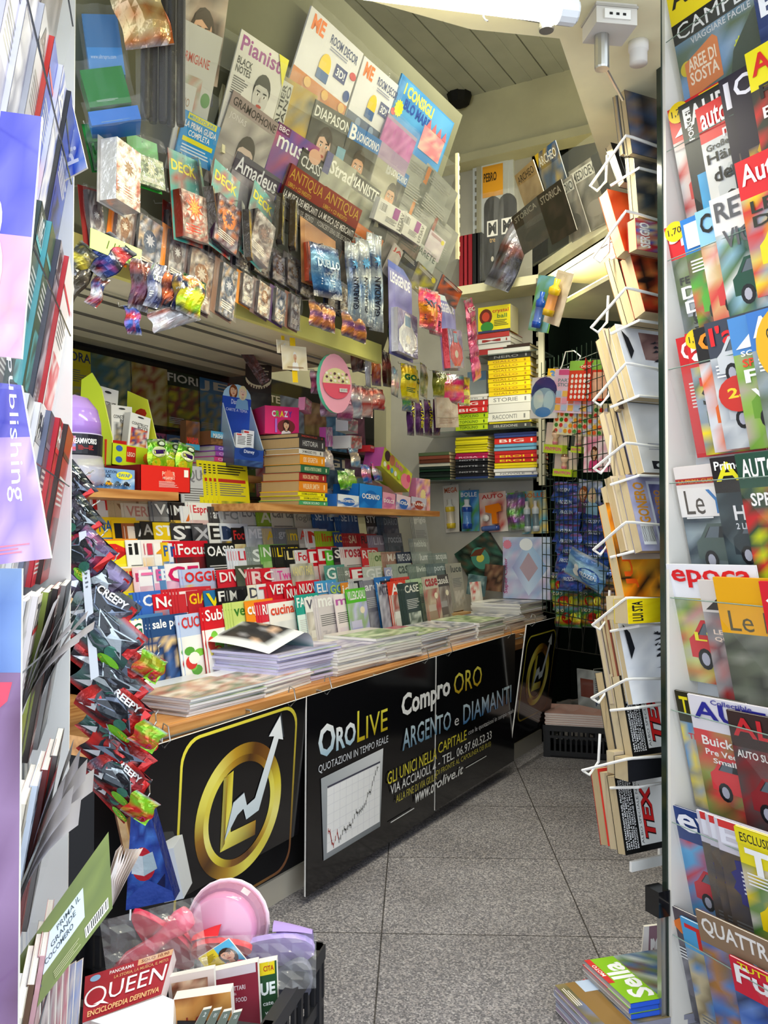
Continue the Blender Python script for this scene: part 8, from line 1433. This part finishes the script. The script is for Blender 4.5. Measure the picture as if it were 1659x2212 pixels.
quad('recipe_book', 'maroon recipe book with white lettering at the middle of the doorway crate', 'book', [(452, 2100), (556, 2078), (566, 2280), (470, 2290)], facing(1.66), .02, lambda A: (A.rect(0, 0, 1, 1, '8a2a3a'), A.rect(0, .9, .96, 1, 'd8ccd0'), A.text('I RICETTARI', .24, .74, .72, .79, 'e8d8dc', .01), A.text('di', .44, .69, .52, .72, 'e8d8dc', .0), A.text('SLOW FOOD', .24, .61, .74, .66, 'e8d8dc', .01)), col='8a2a3a', W=.1, h=.2)
quad('recipe_book', 'dark green recipe book with yellow band at the right of doorway crate', 'book', [(556, 2082), (597, 2074), (603, 2270), (566, 2280)], facing(1.69), .02, lambda A: (A.rect(0, 0, 1, 1, '2a5030'), A.rect(0, .86, .9, 1, 'e8d020'), A.text('CITA', .3, .9, .85, .96, 'b02820', .02), A.text('UE', .1, .64, .9, .78, 'f0f4f0', .04), A.text('cate,', .2, .52, .85, .57, 'f0f4f0', .02), A.text('vabili', .3, .42, .95, .48, 'f0f4f0', .02), A.ell(.5, .28, .45, .08, 'dce8dc')), col='2a5030', W=.06, h=.2)
quad('cookbook', 'cookbook with food photo and white frame between the encyclopedia and the maroon book', 'book', [(360, 2112), (462, 2092), (466, 2200), (372, 2210)], facing(1.63), .015, lambda A: (A.rect(0, 0, 1, 1, 'd8c8c0'), A.photo(.08, .12, .86, .86, '8a4a30 d8b090 6a3a28 e0c8a8', 4, 4)), col='d8c8c0', W=.1, h=.12)
quad('orange_box', 'amber and orange book box in clear wrap at the front of the crate', 'box', [(374, 2160), (498, 2142), (504, 2250), (382, 2262)], facing(1.58), .03, lambda A: (A.photo(0, 0, 1, 1, 'b06a28 c88840 8a4a20 d8a058', 4, 3), A.text('L8', .2, .3, .5, .6, '8a2a18', .0)), col='b06a28', part='box', W=.12, h=.1)
for k in range(4): quad('grey_booklet', f'thin grey-green booklet with white numeral, {nth(k)} of four at the crate front', 'booklet', [(438 + 22 * k, 2182 + 2 * k), (456 + 22 * k, 2178 + 2 * k), (420 + 24 * k, 2260), (396 + 24 * k, 2260)], facing(1.53), .008, lambda A: (A.rect(0, 0, 1, 1, '6a7468'), A.text(('2', '01', '10', '10')[k], .4, .8, .7, .92, 'dce0dc', .01)), col='6a7468', group='grey-green booklets in the crate', W=.05, h=.1)
r = quad('leaflet', 'yellow and sky-blue leaflet with smiling child photo on the crate', 'leaflet', [(428, 2070), (494, 2028), (534, 2076), (448, 2096)], facing(1.70), .004, lambda A: (A.rect(0, 0, 1, 1, '5ab8e0'), A.rect(0, 0, .5, 1, 'e8d030'), A.lines(.06, .4, .42, .8, 4, '8a6a20'), A.person(.7, .5, .24, 'e8b090', '3a2418', 'e86080')), col='5ab8e0', W=.12, h=.12)
# slippers in clear bags
def slipper(label, c, pl, L, Wd, rz, ry, c1, c2, off=0):
    p = pl.hit(*c, off); r = thing('slipper', label, 'slipper', pl.M(p) @ RY(ry) @ RX(-60) @ RZ(rz)); mb = MB(); n = 20
    out = [(.5 * L * math.cos(t), Wd * .5 * math.sin(t) * (1 + .25 * math.cos(t))) for t in [2 * math.pi * i / n for i in range(n)]]
    mb.face([(x, y, .012) for x, y in out], c2); mb.face([(x, y, 0) for x, y in out[::-1]], c1)
    for i in range(n): a, b = out[i], out[(i+1) % n]; mb.face([(a[0], a[1], 0), (b[0], b[1], 0), (b[0], b[1], .012), (a[0], a[1], .012)], c1)
    mb.build('sole', 'matte', r); mb = MB(); mb.grid(lambda u, v: (L * (.02 + .46 * u), Wd * .56 * math.cos(math.pi * v) * (1 - .3 * u * u), .012 + .05 * math.sin(math.pi * v) * (1 - .5 * u)), 5, 10, lambda i, j: c1); mb.build('upper', 'matte', r, smooth=True); return r
slipper('red slipper with grey band in a clear bag on the crate', (478, 2058), facing(1.74), .12, .06, 175, 0, 'd02830', 'a02028')
slipper('lavender slipper in a clear bag at the back right of the crate', (588, 2058), facing(1.80), .17, .085, 4, -6, 'a890d0', 'b8a0dc', .02)
slipper('grey slipper with red tag below the lavender one', (630, 2130), facing(1.78), .16, .08, 100, 10, '6a6a78', '5a5a68')
slipper('crimson slipper standing in crinkled clear plastic at the left of the crate', (350, 2035), facing(1.74), .19, .07, 62, 0, 'c02848', 'd83858')
mb = MB(); fb = facing(1.71); bs = fb.hit(560, 2100)
mb.grid(lambda u, v: fb.hit(425 + 258 * u, 2015 + 8 * (1 - u) + 120 * v, .012 + .012 * math.sin(u * 15 + v * 9)) - bs, 10, 6, lambda i, j: 'fff'); c = thing('clear_bag', 'clear plastic bag over the lavender and red slippers', 'plastic bag', T(*bs)); mb.build('film', 'bag_film', c)
mb = MB(); fb = facing(1.68); bs = fb.hit(300, 2080)
mb.grid(lambda u, v: fb.hit(215 + 215 * u + 20 * v, 1990 - 55 * u + 150 * v, .03 + .02 * math.sin(u * 14 + v * 11) * math.cos(v * 8)) - bs, 12, 8, lambda i, j: 'fff'); c = thing('clear_bag', 'crinkled clear plastic bag over the crimson slipper at left', 'plastic bag', T(*bs)); mb.build('film', 'bag_film', c)
p = facing(1.85).hit(496, 1990); r = thing('pink_tub', 'round translucent pink tub lying on its side behind the crate goods', 'tub', facing(1.85).M(p) @ RY(-14) @ RX(78))
mb = MB(); mb.lathe([(.0, 0, 'd8b8d0'), (.078, 0, 'd8b0cc'), (.082, .006, 'e4c8dc'), (.080, .03, 'e090b0'), (.074, .05, 'e0a0c0'), (.0, .055, 'dca0bc')], 28); mb.build('lid', 'tint_plastic', r, smooth=False)
mb = MB(); mb.tube([(.082 * math.cos(t), .082 * math.sin(t), .012) for t in [i * .2618 for i in range(24)]], .005, 'f0d8e4', 6, closed=True); mb.build('rim', 'gloss', r); mb = MB(); mb.lathe([(.06, .02, 'e0b0c8'), (.07, .06, 'd8a0c0'), (.062, .085, 'd490b4'), (0, .088, 'd49ab8')], 24); mb.build('body', 'gloss', r, smooth=True)
r = thing('toy_pin', 'glossy crimson round-headed toy pin in the clear bag', 'toy', facing(1.72).M(facing(1.72).hit(392, 1990)) @ RY(50)); mb = MB(); mb.lathe([(.018, -.16, 'c82848'), (.024, -.12, 'd03050'), (.014, -.06, 'd83858'), (.016, -.03, 'd83858'), (.024, 0, 'e04868'), (.02, .018, 'e85878'), (0, .026, 'f07890')], 16); mb.build('pin_body', 'gloss', r, smooth=True)
# magazines standing at the lower left corner
for k, (x, c_) in enumerate(((60, '8a8078'), (78, 'a89880'), (96, 'c8b8a8'), (114, '6a5a58'), (128, 'b88890'), (140, 'c86878'), (152, 'd898a0'), (162, '8aa0d0'), (176, 'a8b8e0'))):
    quad('upright_magazine', f'upright magazine edge, {nth(k)} from the left in the bottom left corner', 'magazine', [(x - 22 + k, 2090 - 6 * k + (40 if k > 6 else 0)), (x - 10 + k * 1.5, 2080 - 6 * k + (40 if k > 6 else 0)), (x - 14, 2300), (x - 30, 2300)], facing(1.46 + .012 * k), .006, lambda A: A.photo(0, 0, 1, 1, f'{c_} e8e4e0 {c_} d8d0cc', 2, 4), col=c_, group='upright magazines in the bottom left corner', W=.02, h=.2)
# ---------------------------------------------------------------- stacks on the floor by the right post
def floorstack(px1, px2, z, n, t, w, h, where, key, draw, spine, edge):
    pl = Plane((0, 0, z), (0, 0, 1), up=(0, 1, 0)); A_, B_ = pl.hit(*px1), pl.hit(*px2); x = (A_ - B_).normalized(); zz = V((0, 0, 1)).cross(x); W_ = w
    for i in range(n):
        rr = random.Random(i * 7 + n); M = Matrix.Identity(4); o = B_ + x * rr.uniform(-.004, .004) - zz * (h + rr.uniform(-.004, .004)); o.z = z - t / 2 - t * (n - 1 - i) - .0005
        for k in range(3): M[k][0], M[k][1], M[k][2], M[k][3] = x[k], (0, 0, -1)[k], zz[k], o[k]
        sp = spine if not isinstance(spine, list) else spine[i % len(spine)]
        mag('motorcycle_magazine', f'glossy motorcycle magazine, {place_of(i, n)} of {where}', 'magazine', M, mag_mesh((key, i % 2), W_, h, t - .0006, draw, back='c8c8c8', spine=sp, edge=edge if i % 3 else mixc(edge, 'b03030', .25)), where)
sella = lambda A: (A.photo(0, 0, 1, 1, '5a7a4a 8aa0a8 3a5a8a 7a8a5a 6a4a38 b8c0c0', 5, 7), A.rect(0, .7, 1, 1, '8ac020'), A.text('Sella', .08, .71, .86, .93, 'f4f4f8', .03), A.rect(.44, .94, 1, 1, 'd03030'), A.text('MOTO', .6, .95, .86, .99, 'f0f0f0', .02), A.photo(.0, .1, .5, .5, '3a2a28 c03030 8a8a90 5a4a3a', 4, 4), A.rect(0, .0, .6, .06, '2a2a20'))
floorstack((1245, 2060), (1360, 2166), .105, 8, .0125, .215, .28, 'the green-topped stack by the door post', 'sella', sella, '2a5ad0', 'b8b4b0')
mm = lambda A: (A.photo(0, 0, 1, 1, '7a6a48 8a7a50 6a7aa8 5a5a40', 4, 6), A.rect(0, .68, 1, .9, '8a6a38'), A.add([(.3, .3), (.3, .62), (.42, .62), (.55, .45), (.68, .62), (.8, .62), (.8, .3), (.68, .3), (.68, .48), (.55, .34), (.42, .48), (.42, .3)], 'f0f0f8'), A.rect(.75, .5, 1, .8, 'b8c8e0'), A.lines(.5, .92, .9, .98, 2, 'e8e0d0'))
floorstack((1192, 2122), (1292, 2226), .066, 5, .0125, .21, .28, 'the lower stack left of the green-topped one', 'mmm', mm, '8a8a98', 'a8aac0')
quad('magazine', 'white magazine corner with red and black lettering behind the green-topped stack', 'magazine', [(1392, 2002), (1426, 1998), (1440, 2130), (1380, 2130)], facing(2.42), .01, lambda A: (A.rect(0, 0, 1, 1, '8a6a78'), A.rect(0, 0, .3, 1, 'e0dcdc'), A.text('re', .4, .3, .9, .8, 'e8e8ea', .04)), col='c8c0c4', W=.1, h=.1)
